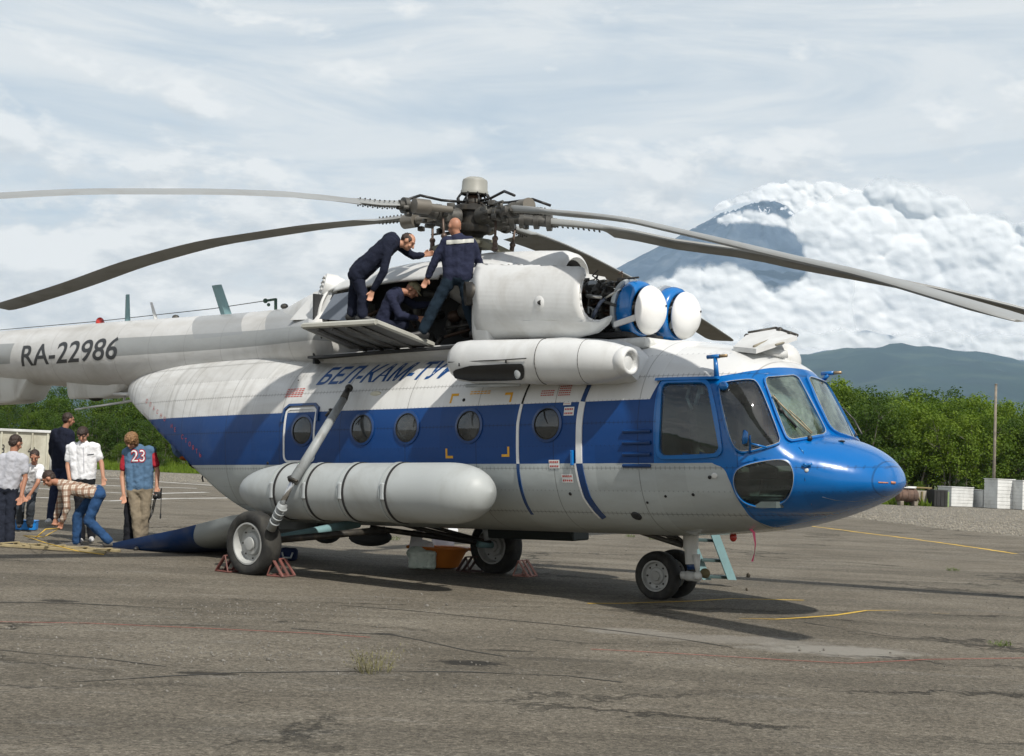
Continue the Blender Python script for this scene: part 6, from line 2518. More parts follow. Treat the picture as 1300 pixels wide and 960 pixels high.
def solid(name, bm, m, parent, voxel=0.011, smooth=5, disp=0.0, tex=None, origin=Vector()):
    "fuse overlapping volumes into one continuous skin"
    me = bpy.data.meshes.new(name)
    bmesh.ops.translate(bm, verts=bm.verts, vec=-origin)
    bm.to_mesh(me)
    bm.free()
    o = bpy.data.objects.new(name, me)
    COL.objects.link(o)
    r = o.modifiers.new('r', 'REMESH')
    r.mode = 'VOXEL'
    r.voxel_size = voxel
    s = o.modifiers.new('s', 'SMOOTH')
    s.factor = 0.5
    s.iterations = smooth
    if disp:
        d = o.modifiers.new('d', 'DISPLACE')
        d.texture = tex or _TEX
        d.strength = disp
        d.mid_level = 0.5
    bpy.context.view_layer.update()
    ev = o.evaluated_get(bpy.context.evaluated_depsgraph_get())
    new = bpy.data.meshes.new_from_object(ev)
    bpy.data.objects.remove(o)
    bpy.data.meshes.remove(me)
    new.name = name
    for p in new.polygons:
        p.use_smooth = True
    new.materials.clear()
    new.materials.append(m)
    q = bpy.data.objects.new(name, new)
    COL.objects.link(q)
    if parent:
        q.parent = parent
    return q


M_SKIN = mat('fair_skin', (0.46, 0.24, 0.155), 0.55, var=0.08, vscale=8, sub=1)  # paler of the two skin tones
M_SKIN2 = mat('tanned_skin', (0.36, 0.17, 0.105), 0.55, var=0.08, vscale=8)
M_EYE = mat('eye_shadow', (0.03, 0.02, 0.018), 0.5)
M_LIP = mat('lip', (0.30, 0.10, 0.08), 0.5)


def person(label, Y, J, S=1.0, skin=None, hair=None, hair_kind='short', face=(1, 0, 0), up=(0, 0, 1), shirt=None, sleeve='short', trousers=None,
           sleeve_mat=None, shoes=None, group=None, hand_dirs=None, folds=0.026, curl=0.5, girth=1.0):
    """J: joints as (px, py, depth offset). One continuous body; clothing and hair are its children."""
    P = {k: at(v[0], v[1], Y + (v[2] if len(v) > 2 else 0)) for k, v in J.items()}
    base = (P['anL'] + P['anR']) / 2
    base.z = min(P['anL'].z, P['anR'].z) - .07 * S
    e = empty('person', Matrix.Translation(base), label, 'person', group)
    O = base
    skin = skin or M_SKIN
    F = Vector(face).normalized()
    U = Vector(up)
    U = (U - F * U.dot(F)).normalized()
    Rr = F.cross(U)
    H = P['head']
    HM_ = Matrix(((Rr.x, F.x, U.x, H.x), (Rr.y, F.y, U.y, H.y), (Rr.z, F.z, U.z, H.z), (0, 0, 0, 1)))
    bm = bmesh.new()
    s = S
    ball(bm, (0, -.01 * s, .02 * s), (.074 * s, .092 * s, .092 * s), M=HM_, u=20, v=14)
    ball(bm, (0, .022 * s, -.045 * s), (.052 * s, .062 * s, .062 * s), M=HM_, u=16, v=10)
    ball(bm, (0, .060 * s, -.082 * s), (.024 * s, .020 * s, .020 * s), M=HM_)           # chin
    capsule(bm, HM_ @ Vector((0, .080 * s, .018 * s)), HM_ @ Vector((0, .104 * s, -.022 * s)), .011 * s, .016 * s, 8)   # nose
    for q in (-1, 1):
        ball(bm, (q * .076 * s, -.005 * s, -.005 * s), (.012 * s, .022 * s, .034 * s), M=HM_)   # ears
        ball(bm, (q * .032 * s, .072 * s, .034 * s), (.026 * s, .014 * s, .010 * s), M=HM_)     # brow
        ball(bm, (q * .038 * s, .060 * s, -.030 * s), (.022 * s, .020 * s, .022 * s), M=HM_)    # cheek
    capsule(bm, P['neck'], H + (-U * .05 - F * .01) * s, .055 * s, .050 * s)
    for a, b, r1, r2 in (('shL', 'elL', .044, .036), ('elL', 'wrL', .038, .026), ('shR', 'elR', .044, .036), ('elR', 'wrR', .038, .026),
                         ('hipL', 'knL', .075, .050), ('knL', 'anL', .048, .035), ('hipR', 'knR', .075, .050), ('knR', 'anR', .048, .035), ('shL', 'shR', .036, .036)):
        capsule(bm, P[a], P[b], r1 * s, r2 * s)
    pel, chest = (P['hipL'] + P['hipR']) / 2, (P['shL'] + P['shR']) / 2
    capsule(bm, P['neck'], chest, .05 * s, .06 * s)
    capsule(bm, chest, pel, .07 * s, .07 * s)
    for sd in 'LR':                                                                     # hands: palm, four fingers, thumb
        w, el = P['wr' + sd], P['el' + sd]
        d = (w - el).normalized()
        if hand_dirs and sd in hand_dirs:
            d = Vector(hand_dirs[sd]).normalized()
        side = d.cross(Vector((0, 1, 0)) if abs(d.y) < .8 else Vector((1, 0, 0))).normalized()
        nrm = d.cross(side).normalized()
        if sd == 'L':
            side = -side
        pc = w + d * .045 * s
        for t in (-.026, -.009, .009, .026):
            capsule(bm, w + side * t * s * .6, w + d * .085 * s + side * t * s, .015 * s, .012 * s, 8)
        for k, (t, L) in enumerate(((-.030, .058), (-.010, .068), (.010, .064), (.030, .050))):
            b0 = w + d * .088 * s + side * t * s
            b1 = b0 + (d * cos(curl * .7) + nrm * sin(curl * .7)) * L * .55 * s
            b2 = b1 + (d * cos(curl * 1.8) + nrm * sin(curl * 1.8)) * L * .5 * s
            capsule(bm, b0, b1, .0100 * s, .0095 * s, 8)
            capsule(bm, b1, b2, .0095 * s, .0085 * s, 8)
        th0 = w + d * .03 * s + side * -.026 * s
        th1 = th0 + (d * .6 - side * .6 + nrm * .35).normalized() * .035 * s
        capsule(bm, th0, th1, .013 * s, .011 * s, 8)
        capsule(bm, th1, th1 + (d * .85 - side * .15 + nrm * .5).normalized() * .03 * s, .011 * s, .009 * s, 8)
    solid('body', bm, skin, e, voxel=.0085, smooth=3, origin=O)
    # eyes, mouth
    for nm, x, y, z, sz, mm in (('eye', -.031, .083, .012, (.014, .006, .006), M_EYE), ('eye', .031, .083, .012, (.014, .006, .006), M_EYE), ('mouth', 0, .086, -.052, (.022, .007, .005), M_LIP)):
        bm = bmesh.new()
        ball(bm, (x * s, y * s, z * s), tuple(k * s for k in sz), M=Matrix.Translation(-O) @ HM_)
        mesh_obj(nm, bm, mm, e)
    # hair
    if hair:
        bm = bmesh.new()
        if hair_kind == 'short':
            ball(bm, (0, -.022 * s, .040 * s), (.083 * s, .092 * s, .085 * s), M=HM_, u=18, v=12)
            ball(bm, (0, -.050 * s, -.005 * s), (.074 * s, .055 * s, .065 * s), M=HM_)
        elif hair_kind == 'fringe':
            ball(bm, (0, -.012 * s, .045 * s), (.086 * s, .100 * s, .082 * s), M=HM_, u=18, v=12)
            ball(bm, (0, .045 * s, .062 * s), (.066 * s, .050 * s, .040 * s), M=HM_)
            ball(bm, (0, -.052 * s, -.01 * s), (.078 * s, .055 * s, .075 * s), M=HM_)
        elif hair_kind == 'long':
            ball(bm, (0, -.008 * s, .040 * s), (.096 * s, .108 * s, .098 * s), M=HM_, u=18, v=12)
            ball(bm, (.01 * s, .050 * s, .045 * s), (.074 * s, .052 * s, .048 * s), M=HM_)
            for q in (-1, 1):
                ball(bm, (q * .070 * s, -.005 * s, -.012 * s), (.026 * s, .050 * s, .070 * s), M=HM_)
            ball(bm, (0, -.055 * s, -.03 * s), (.082 * s, .055 * s, .085 * s), M=HM_)
        elif hair_kind == 'receding':
            ball(bm, (0, -.048 * s, .022 * s), (.079 * s, .066 * s, .075 * s), M=HM_)
            for q in (-1, 1):
                ball(bm, (q * .058 * s, -.012 * s, .030 * s), (.022 * s, .060 * s, .045 * s), M=HM_)
            ball(bm, (0, -.02 * s, .085 * s), (.05 * s, .06 * s, .022 * s), M=HM_)
        elif hair_kind == 'cap':
            ball(bm, (0, -.012 * s, .052 * s), (.088 * s, .100 * s, .068 * s), M=HM_, u=20, v=12)
            ball(bm, (0, .085 * s, .040 * s), (.062 * s, .065 * s, .012 * s), M=HM_ @ Matrix.Rotation(-.2, 4, 'X'))
        solid('cap' if hair_kind == 'cap' else 'hair', bm, hair, e, voxel=.008, smooth=2, disp=0 if hair_kind == 'cap' else (.034 if hair_kind == 'long' else .022) * s, tex=_TEX2, origin=O)
    g = girth
    # shirt or jacket
    bm = bmesh.new()
    for a, b in (('shL', 'hipL'), ('shR', 'hipR')):
        p0, p1 = P[a].lerp(chest, .28), P[b].lerp(pel, .05)
        capsule(bm, p0, p1, .092 * s * g, .100 * s * g)
    capsule(bm, chest.lerp(P['neck'], .25), pel.lerp(chest, .10), .108 * s * g, .115 * s * g)
    capsule(bm, P['shL'], P['shR'], .068 * s, .068 * s)
    capsule(bm, P['neck'].lerp(chest, .2), chest, .062 * s, .09 * s)
    for sd in 'LR':
        arms = bmesh.new() if sleeve_mat else bm
        if sleeve == 'short':
            m_ = P['sh' + sd].lerp(P['el' + sd], .62)
            capsule(arms, P['sh' + sd], m_, .058 * s, .064 * s)
        else:
            capsule(arms, P['sh' + sd], P['el' + sd], .068 * s, .055 * s)
            capsule(arms, P['el' + sd], P['el' + sd].lerp(P['wr' + sd], .90), .055 * s, .042 * s)
        if sleeve_mat:
            solid('sleeve', arms, sleeve_mat, e, smooth=4, disp=folds, origin=O)
    sh = solid('shirt' if sleeve == 'short' else 'jacket', bm, shirt, e, smooth=6, disp=folds, origin=O)
    # trousers
    bm = bmesh.new()
    capsule(bm, P['hipL'] , P['hipR'], .100 * s, .100 * s)
    capsule(bm, pel, pel.lerp(chest, .12), .104 * s, .100 * s)
    for sd in 'LR':
        capsule(bm, P['hip' + sd], P['kn' + sd], .092 * s, .070 * s)
        capsule(bm, P['kn' + sd], P['an' + sd] + Vector((0, 0, .01)), .075 * s, .066 * s)
    solid('trousers', bm, trousers, e, smooth=5, disp=folds, origin=O)
    for sd in 'LR':
        a = P['an' + sd]
        t = P['toe' + sd] if 'toe' + sd in P else a + F * .12
        dd = (t - a)
        dd.z = 0
        dd = dd.normalized() if dd.length > .01 else Vector((1, 0, 0))
        bm = bmesh.new()
        f0 = Vector((a.x, a.y, a.z - .035 * s))
        capsule(bm, f0 - dd * .05 * s, f0 + dd * .06 * s, .042 * s, .040 * s)
        capsule(bm, f0 + dd * .06 * s - Vector((0, 0, .008)), f0 + dd * .155 * s - Vector((0, 0, .014)), .042 * s, .030 * s)
        capsule(bm, f0 - dd * .05 * s - Vector((0, 0, .02)), f0 + dd * .15 * s - Vector((0, 0, .02)), .034 * s, .028 * s)
        solid('shoe', bm, shoes or mat('black_shoe', (.02, .02, .02), .5), e, smooth=2, origin=O)
    return e, P, sh


def cloth(name, col, var=.15):
    return mat(name, col, .9, var=var, vscale=7, bump=.5, bscale=55, spec=.2)


M_NAVY = cloth('navy_coverall', (.011, .014, .028))
M_NAVY2 = cloth('worn_navy_jacket', (.019, .023, .048))
M_NAVY3 = cloth('dark_teal_navy_trousers', (.008, .017, .028))
M_WHTEE = cloth('white_cotton', (.72, .73, .75), .05)
M_GRTEE = cloth('pale_grey_cotton', (.42, .43, .47), .06)
M_JEAN = cloth('blue_denim', (.022, .062, .15), .3)
M_DJEAN = cloth('dark_grey_denim', (.045, .052, .062))
M_KHAKI = cloth('khaki_cotton', (.21, .175, .125))
M_BLACKC = cloth('black_cloth', (.012, .013, .017))
M_HAIRB = mat('dark_brown_hair', (.030, .017, .012), .6, var=.3, vscale=30, bump=.8, bscale=90)
M_HAIRL = mat('light_brown_hair', (.21, .115, .05), .6, var=.35, vscale=30, bump=.8, bscale=90)

p1, P1, _ = person('balding man in a navy coverall bending over on the folded-out platform', 16.35,
    dict(head=(518, 307, 0), neck=(503, 309), shL=(497, 304, .16), shR=(494, 311, -.16), elL=(524, 325, .22), wrL=(537, 324, .25), elR=(487, 345, -.2), wrR=(473, 369, -.15),
         hipL=(454, 346, .08), hipR=(453, 350, -.08), knL=(449, 374, .08), knR=(461, 377, -.1), anL=(447, 399, .06), anR=(460, 401, -.1), toeL=(462, 404, .06), toeR=(474, 405, -.1)),
    S=.93, skin=M_SKIN, hair=M_HAIRB, hair_kind='receding', face=(.80, -.12, -.60), up=(.5, 0, .8), shirt=M_NAVY, sleeve='long', trousers=M_NAVY,
    hand_dirs={'L': (1, .1, .25), 'R': (-.25, 0, -1)}, group='mechanics on the helicopter', girth=1.18)
p2, P2, jk = person('bald man in a navy jacket with a pale stripe across his back, seen from behind', 16.08,
    dict(head=(577, 288, 0), neck=(581, 301), shL=(565, 309, 0), shR=(599, 309, 0), elL=(550, 335, .02), wrL=(543, 352, .05), elR=(609, 336, .1), wrR=(604, 358, .3),
         hipL=(572, 352, 0), hipR=(590, 352, 0), knL=(553, 387, -.02), knR=(594, 390, 0), anL=(537, 421, -.02), anR=(604, 420, -.05), toeL=(521, 425, -.1), toeR=(614, 424, -.1)),
    S=.95, skin=M_SKIN2, hair=None, face=(-.55, .80, -.25), up=(0, .1, 1), shirt=M_NAVY2, sleeve='long', trousers=M_NAVY3, group='mechanics on the helicopter', girth=1.05,
    hand_dirs={'L': (-.4, .1, -1)})
p3, P3_, _ = person('mechanic in a camouflage cap crouching inside the open gearbox bay', 16.75,
    dict(head=(524, 368, 0), neck=(511, 371), shL=(506, 374, .16), shR=(496, 377, -.16), elL=(528, 388, .15), wrL=(548, 386, .12), elR=(507, 401, -.2), wrR=(530, 404, -.15),
         hipL=(486, 412, .08), hipR=(483, 414, -.1), knL=(512, 402, .12), knR=(512, 412, -.12), anL=(498, 430, .1), anR=(500, 432, -.1), toeL=(512, 434, .1), toeR=(514, 434, -.1)),
    S=.93, skin=M_SKIN2, hair=mat('camouflage_cloth', (.30, .27, .17), .9, var=.1, vscale=4, dirt=(.06, .07, .035, .95), ds=22), hair_kind='cap', face=(.75, -.2, -.62), up=(.5, 0, .8),
    shirt=M_NAVY2, sleeve='long', trousers=M_NAVY, group='mechanics on the helicopter')
g1, _, _ = person('man in a pale grey t-shirt with his back turned at the left edge', 19.3,
    dict(head=(20, 563, .02), neck=(17, 577), shL=(1, 583, 0), shR=(31, 583, -.02), elL=(-8, 606, .05), wrL=(-4, 630, .2), elR=(32, 607, -.02), wrR=(27, 630, -.1),
         hipL=(1, 620, 0), hipR=(15, 620, 0), knL=(2, 656, 0), knR=(13, 656, 0), anL=(1, 696, 0), anR=(12, 697, 0), toeL=(0, 697, .2), toeR=(14, 697, .2)),
    S=.98, skin=M_SKIN2, hair=M_HAIRB, face=(.5, .8, -.35), shirt=M_GRTEE, trousers=cloth('dark_blue_trousers', (.018, .022, .035)), group='people standing behind the tail')
g2, _, _ = person('dark-haired boy in a white t-shirt bending forward beside the grey t-shirt man', 22.4,
    dict(head=(44, 580, -.25), neck=(43, 590, -.15), shL=(52, 595, -.12), shR=(32, 597, -.12), elL=(48, 613, -.25), wrL=(38, 628, -.3), elR=(27, 615, -.2), wrR=(29, 630, -.3),
         hipL=(40, 624, .1), hipR=(28, 625, .1), knL=(39, 642, -.1), knR=(26, 643, -.1), anL=(38, 664, 0), anR=(25, 664, 0), toeL=(40, 668, -.15), toeR=(24, 668, -.15)),
    S=.92, skin=M_SKIN2, hair=M_HAIRB, face=(.15, -.85, -.5), up=(0, -.5, .85), shirt=M_WHTEE, trousers=M_DJEAN, group='people standing behind the tail')
g3, _, _ = person('man in a dark navy shirt and trousers standing turned away, furthest from the camera', 24.4,
    dict(head=(87, 533, .02), neck=(82, 545), shL=(69, 550, 0), shR=(90, 551, 0), elL=(65, 572, .02), wrL=(71, 591, .12), elR=(92, 572, .05), wrR=(88, 591, .15),
         hipL=(73, 596, 0), hipR=(84, 596, 0), knL=(68, 626, 0), knR=(79, 625, 0), anL=(64, 658, 0), anR=(77, 658, .1), toeL=(61, 661, -.1), toeR=(80, 660, .2)),
    S=1.02, skin=M_SKIN2, hair=M_HAIRB, face=(.7, .6, -.1), shirt=M_NAVY, sleeve='long', trousers=cloth('navy_trousers', (.016, .022, .05)), shoes=mat('pale_trainer', (.5, .5, .5), .6), group='people standing behind the tail')
g4, _, ws = person('young man in a white buttoned t-shirt looking down, arms hanging', 20.8,
    dict(head=(105, 552, -.08), neck=(106, 563), shL=(122, 568, 0), shR=(89, 569, 0), elL=(129, 589, 0), wrL=(131, 606, -.05), elR=(86, 591, 0), wrR=(88, 608, -.05),
         hipL=(113, 609, 0), hipR=(99, 609, 0), knL=(115, 645, 0), knR=(101, 645, 0), anL=(116, 681, 0), anR=(103, 683, 0), toeL=(117, 686, -.2), toeR=(101, 688, -.2)),
    S=.98, skin=M_SKIN, hair=M_HAIRB, hair_kind='fringe', face=(.05, -.85, -.52), up=(0, -.4, .9), shirt=M_WHTEE, trousers=M_BLACKC, shoes=mat('pale_trainer', (.5, .5, .5), .6), group='people standing behind the tail')

# plaid cloth: crossing woven bands
m = bpy.data.materials.new('brown_plaid_cotton')
m.use_nodes = True
N = NT(m.node_tree)
_o = N.n('ShaderNodeTexCoord').outputs['Object']
_s = N.n('ShaderNodeSeparateXYZ', ins={0: N.mapping(_o, rot=(0, 0.12, 0.2))})
def _band(v, pitch, w, ph=0.0):
    f = N.math('ABSOLUTE', N.math('SUBTRACT', N.math('FRACT', N.math('ADD', N.math('DIVIDE', v, pitch), ph)), .5))
    return N.ramp(f, [(.5 - w - .06, 0.0), (.5 - w + .06, 1.0)])
_a = N.math('MAXIMUM', _band(_s.outputs[0], .085, .22), N.math('MULTIPLY', _band(_s.outputs[0], .085, .06, .5), .6))
_b2 = N.math('MAXIMUM', _band(_s.outputs[2], .085, .20), N.math('MULTIPLY', _band(_s.outputs[2], .085, .06, .5), .6))
_c = N.mix(N.math('MULTIPLY', _a, .75), (.58, .53, .45), (.19, .09, .05))
_c = N.mix(N.math('MULTIPLY', _b2, .65), _c, (.20, .10, .06))
_p = N.n('ShaderNodeBsdfPrincipled', ins={'Base Color': _c, 'Roughness': .9, 'Specular IOR Level': .2})
N.n('ShaderNodeOutputMaterial', ins={0: _p.outputs[0]})
g5, P5, _ = person('man in a brown plaid shirt and blue jeans bending down to pull a yellow rope', 19.9,
    dict(head=(62, 608, 0), neck=(74, 613), shL=(82, 615, .16), shR=(83, 621, -.16), elL=(76, 638, .15), wrL=(71, 658, .1), elR=(85, 643, -.2), wrR=(79, 662, -.15),
         hipL=(124, 624, .09), hipR=(126, 628, -.09), knL=(98, 655, .1), knR=(112, 661, -.12), anL=(97, 688, .1), anR=(138, 687, -.1), toeL=(86, 692, .1), toeR=(152, 692, -.1)),
    S=.97, skin=M_SKIN2, hair=M_HAIRB, face=(-.70, -.15, -.68), up=(-.6, 0, .7), shirt=m, sleeve='long', trousers=M_JEAN, shoes=mat('grey_shoe', (.10, .095, .09), .8), group='people standing behind the tail', girth=.9, curl=1.1)
M_BTEE = cloth('faded_blue_jersey', (.085, .155, .25), .12)
M_RSL = cloth('red_sleeve_cloth', (.36, .025, .04), .12)
g6, P6, bs = person('boy in a blue jersey with red sleeves and number 23, head bowed, khaki trousers', 19.6,
    dict(head=(167, 560, -.10), neck=(176, 571), shL=(193, 573, 0), shR=(160, 575, 0), elL=(200, 599, .02), wrL=(199, 618, -.04), elR=(155, 605, .02), wrR=(157, 628, -.04),
         hipL=(186, 622, 0), hipR=(169, 623, 0), knL=(184, 655, -.03), knR=(173, 658, -.06), anL=(181, 690, .04), anR=(177, 692, -.05), toeL=(178, 697, -.15), toeR=(172, 699, -.2)),
    S=.97, skin=M_SKIN, hair=M_HAIRL, hair_kind='long', face=(-.15, -.80, -.58), up=(0, -.45, .9), shirt=M_BTEE, sleeve_mat=M_RSL, trousers=M_KHAKI, group='people standing behind the tail', folds=.028)


# prints and stripes laid on cloth
def on_cloth(obj, name, s, pxy, size, m, off=.006, sx=1.0, bold=0.0, outline=None):
    bv = BVHTree.FromObject(obj, bpy.context.evaluated_depsgraph_get())
    mw = obj.matrix_world.inverted()
    cu = bpy.data.curves.new(name, 'FONT')
    cu.body, cu.size, cu.offset, cu.resolution_u = s, size, bold, 3
    cu.align_x = 'CENTER'
    o = bpy.data.objects.new(name, cu)
    COL.objects.link(o)
    bpy.context.view_layer.update()
    me = bpy.data.meshes.new_from_object(o.evaluated_get(bpy.context.evaluated_depsgraph_get()))
    bpy.data.objects.remove(o)
    bm = bmesh.new()
    bm.from_mesh(me)
    bmesh.ops.triangulate(bm, faces=bm.faces)
    for _ in range(2):
        bmesh.ops.subdivide_edges(bm, edges=[e_ for e_ in bm.edges if e_.calc_length() > size * .2], cuts=1)
        bmesh.ops.triangulate(bm, faces=bm.faces)
    for v in bm.verts:
        d = ray(pxy[0] + v.co.x * sx, pxy[1] - v.co.y)
        r = bv.ray_cast(mw @ CAM, (mw.to_3x3() @ d).normalized())
        v.co = (r[0] + r[1] * off) if r[0] else mw @ (CAM + d * 19.4)
    bm.to_mesh(me)
    bm.free()
    me.name = name
    me.materials.clear()
    me.materials.append(m)
    t = bpy.data.objects.new(name, me)
    COL.objects.link(t)
    t.parent = obj
    return t


bpy.context.view_layer.update()
on_cloth(bs, 'jersey_number', '23', (176, 586), 21, M_RSL, off=.005, sx=.92, bold=1.1)
on_cloth(bs, 'jersey_number_face', '23', (176, 586), 21, M_WHTEE, off=.008, sx=.92, bold=-.1)


def cloth_band(obj, name, quad, m, off=.008, nx=14, ny=4):
    bv = BVHTree.FromObject(obj, bpy.context.evaluated_depsgraph_get())
    mw = obj.matrix_world.inverted()
    bm = bmesh.new()
    G_ = []
    for j in range(ny + 1):
        row = []
        for i in range(nx + 1):
            a = Vector(quad[0]).lerp(Vector(quad[1]), i / nx)
            b = Vector(quad[3]).lerp(Vector(quad[2]), i / nx)
            p = a.lerp(b, j / ny)
            r = bv.ray_cast(mw @ CAM, (mw.to_3x3() @ ray(p.x, p.y)).normalized())
            row.append(bm.verts.new(r[0] + r[1] * off) if r[0] else None)
        G_.append(row)
    for j in range(ny):
        for i in range(nx):
            f = (G_[j][i], G_[j][i + 1], G_[j + 1][i + 1], G_[j + 1][i])
            if all(f):
                bm.faces.new(f)
    return mesh_obj(name, bm, m, obj)


cloth_band(jk, 'reflective_stripe', [(567, 305.5), (601, 303.5), (601, 308), (567, 310.5)], mat('silver_reflective_tape', (.42, .43, .40), .5))
cloth_band(ws, 'shirt_buttons', [(105.2, 568), (106.2, 568), (107.2, 600), (106.2, 600)], M_GRTEE, off=.004, nx=2, ny=14)
cloth_band(ws, 'pocket_edge', [(111, 577), (119, 576.2), (119, 577.4), (111, 578.2)], M_DJEAN, off=.005, nx=6, ny=1)

# things carried
M_BLKP = mat('black_plastic', (.015, .015, .015), .4)
hp_ = P6['wrL']
e = empty('camera', Matrix.Translation(hp_ + Vector((.02, -.02, -.12))), 'black camera on a strap hanging from the left hand of the boy with number 23', 'camera')
bm = bmesh.new()
box(bm, (0, 0, 0), (.10, .06, .10), bev=.012)
mesh_obj('body', bm, M_BLKP, e, autosmooth=30)
bm = bmesh.new()
tube(bm, (0, -.02, 0), (0, -.10, -.02), .035, .038, 16)
mesh_obj('lens', bm, M_BLKP, e)
bm = bmesh.new()
path(bm, [(.04, 0, .05), (.055, 0, .1), (.06, -.01, -.05), (.065, -.01, -.26)], .006, 6)
path(bm, [(-.04, 0, -.05), (-.06, 0, -.2), (-.10, 0, -.36), (-.05, 0, -.25), (-.02, 0, -.05)], .008, 6)
box(bm, (.065, -.01, -.29), (.022, .01, .07), bev=.004)
mesh_obj('strap', bm, M_BLKP, e)
e = empty('standin_leg_jacket', Matrix.Translation(P6['wrR']), 'long dark jacket hanging from the right hand of the boy with number 23', 'jacket')  # hung where the dark leg of someone behind shows
bm = bmesh.new()
o_ = P6['wrR']
a = Vector((.05, .08, -.08))
capsule(bm, a, a + Vector((.03, .03, -.55)), .055, .075)
capsule(bm, a + Vector((.03, .02, -.1)), a + Vector((.06, .05, -.60)), .05, .06)
solid('cloth', bm, M_BLACKC, e, disp=.03)

# ------------------------------------------------------------------ things on the ground
M_ROPE = mat('yellow_rope', (.50, .33, .06), .8)
M_WOODY = mat('pale_yellow_wood', (.33, .27, .15), .7, var=.2, vscale=6)


def gz(px, py, z=0.0):
    return gnd(px, py, z)


a, b = gz(-10, 694), gz(134, 704)
d = (b - a)
L = d.length
e = empty('wooden_stretcher', T(a, (0, 0, math.atan2(d.y, d.x))), 'long pale yellow wooden frame lying on the ground before the men at left', 'frame')
for k in (0, .34):
    bm = bmesh.new()
    box(bm, (L / 2, k, .03), (L, .04, .04), bev=.006)
    mesh_obj('rail', bm, M_WOODY, e, smooth=False)
for k in range(5):
    bm = bmesh.new()
    box(bm, (.15 + (L - .3) * k / 4, .17, .055), (.05, .40, .015), bev=.004)
    mesh_obj('rung', bm, M_WOODY, e, smooth=False)
bm = bmesh.new()
pts = [P5['wrR'] + Vector((-.03, 0, -.10)), gz(55, 682, .25), gz(30, 680, .12), gz(60, 690, .1), gz(100, 700, .03), gz(132, 704, .02)]
path(bm, pts, .007, 6)
path(bm, [P5['wrR'] + Vector((-.03, 0, -.10)), gz(58, 672, .32), gz(45, 683, .2)], .009, 6)
tag(mesh_obj('rope', bm, M_ROPE), 'yellow rope running from the hands of the man in plaid to the ramp tip', 'rope')
c = gz(33, 673)
e = empty('blue_crate', T(c, (0, 0, .1)), 'flat bright blue plastic crate behind the yellow wooden frame', 'crate')
M_CRT = mat('bright_blue_plastic', (.01, .19, .55), .4)
for nm, cc, ss in (('base', (0, 0, .02), (.30, .22, .03)), ('side', (0, -.11, .075), (.32, .02, .13)), ('side', (0, .11, .075), (.32, .02, .13)), ('end', (.16, 0, .075), (.02, .20, .13)), ('end', (-.16, 0, .075), (.02, .20, .13)), ('lid', (0, 0, .155), (.35, .26, .02))):
    bm = bmesh.new()
    box(bm, cc, ss, bev=.006)
    mesh_obj(nm, bm, M_CRT, e, smooth=False)


# wheel chocks: welded triangular frames with slatted faces
M_CHR = mat('faded_red_steel', (.17, .06, .05), .7, var=.2, dirt=(.10, .07, .06, .7), ds=9)
M_CHP = mat('sunlit_pink_steel', (.46, .22, .18), .7, var=.2, dirt=(.2, .12, .1, .6), ds=9)  # lighter copy of the chock red, sunlight put into the colour


def chock(p, yaw, label, m=None, s=1.0):
    m = m or M_CHR
    e = empty('wheel_chock', T(p, (0, 0, yaw), (s, s, s)), label, 'chock', 'wheel chocks')
    w, L, hh = .13, .22, .20
    for q in (-1, 1):
        bm = bmesh.new()
        path(bm, [(0, q * w, .012), (L, q * w, .012), (L * .30, q * w, hh), (0, q * w, .012)], .010, 5)
        mesh_obj('side_frame', bm, m, e, smooth=False)
    for t in (0.02, .5, .98):
        bm = bmesh.new()
        y = -w + 2 * w * t
        a_, b_ = Vector((L, y, .012)), Vector((L * .30, y, hh))
        box(bm, (a_ + b_) / 2, ((b_ - a_).length, .048, .012), rot=(0, math.atan2(hh, L * .7) + 0.0, 0))
        mesh_obj('slat', bm, m, e, smooth=False)
    for x_, z_ in ((0, .012), (L, .012), (L * .30, hh)):
        bm = bmesh.new()
        tube(bm, (x_, -w, z_), (x_, w, z_), .010, .010, 5)
        mesh_obj('cross_bar', bm, m, e, smooth=False)
    bm = bmesh.new()
    for k in range(7):
        y = -w + 2 * w * k / 6
        tube(bm, (L + .004, y, .02), (L + .012, y, -.0), .006, .002, 4)
    mesh_obj('teeth', bm, M_MET2, e, smooth=False)['kind'] = 'stuff'
    return e


YH = -TH
n_ = HM @ (GN + h(0, 0, 0))
f_ = HM @ GF
fw = Vector((cos(TH), -sin(TH), 0))
chock(gz(347, 731) , YH + .25, 'reddish slatted chock in front of the near main wheel')
chock(gz(300, 727), YH + pi, 'dark red chock behind the near main wheel')
chock(gz(657, 731), YH + .2, 'pink sunlit chock in front of the far main wheel', M_CHP)
chock(gz(604, 727), YH + pi, 'dark chock behind the far main wheel', mat('shaded_dark_chock_steel', (.09, .055, .05), .8))

# bundles between the wheels
c = gz(549, 722)
e = empty('orange_basin', Matrix.Translation(c), 'orange plastic basin with two handles behind the pale sack', 'basin')
bm = bmesh.new()
lathe(bm, [(0, .01), (.20, .01), (.24, .03), (.33, .22), (.40, .27), (.40, .29), (.33, .28), (.31, .24), (.22, .05), (0, .04)], T((.10, .15, 0), scl=(1, .7, 1)), 36)
mesh_obj('bowl', bm, mat('orange_plastic', (.62, .20, .03), .45), e, autosmooth=40)
for q in (-1, 1):
    bm = bmesh.new()
    box(bm, (.10 + q * .42, .15, .27), (.10, .16, .05), bev=.02)
    mesh_obj('handle', bm, mat('orange_plastic', (.62, .20, .03), .45), e, autosmooth=40)
c = gz(536, 722)
e = empty('plastic_sack', Matrix.Translation(c), 'pale greenish translucent sack standing in front of the orange basin', 'sack')
bm = bmesh.new()
box(bm, (0, 0, .12), (.36, .16, .24), bev=.03)
ball(bm, (-.08, 0, .2), (.14, .08, .1))
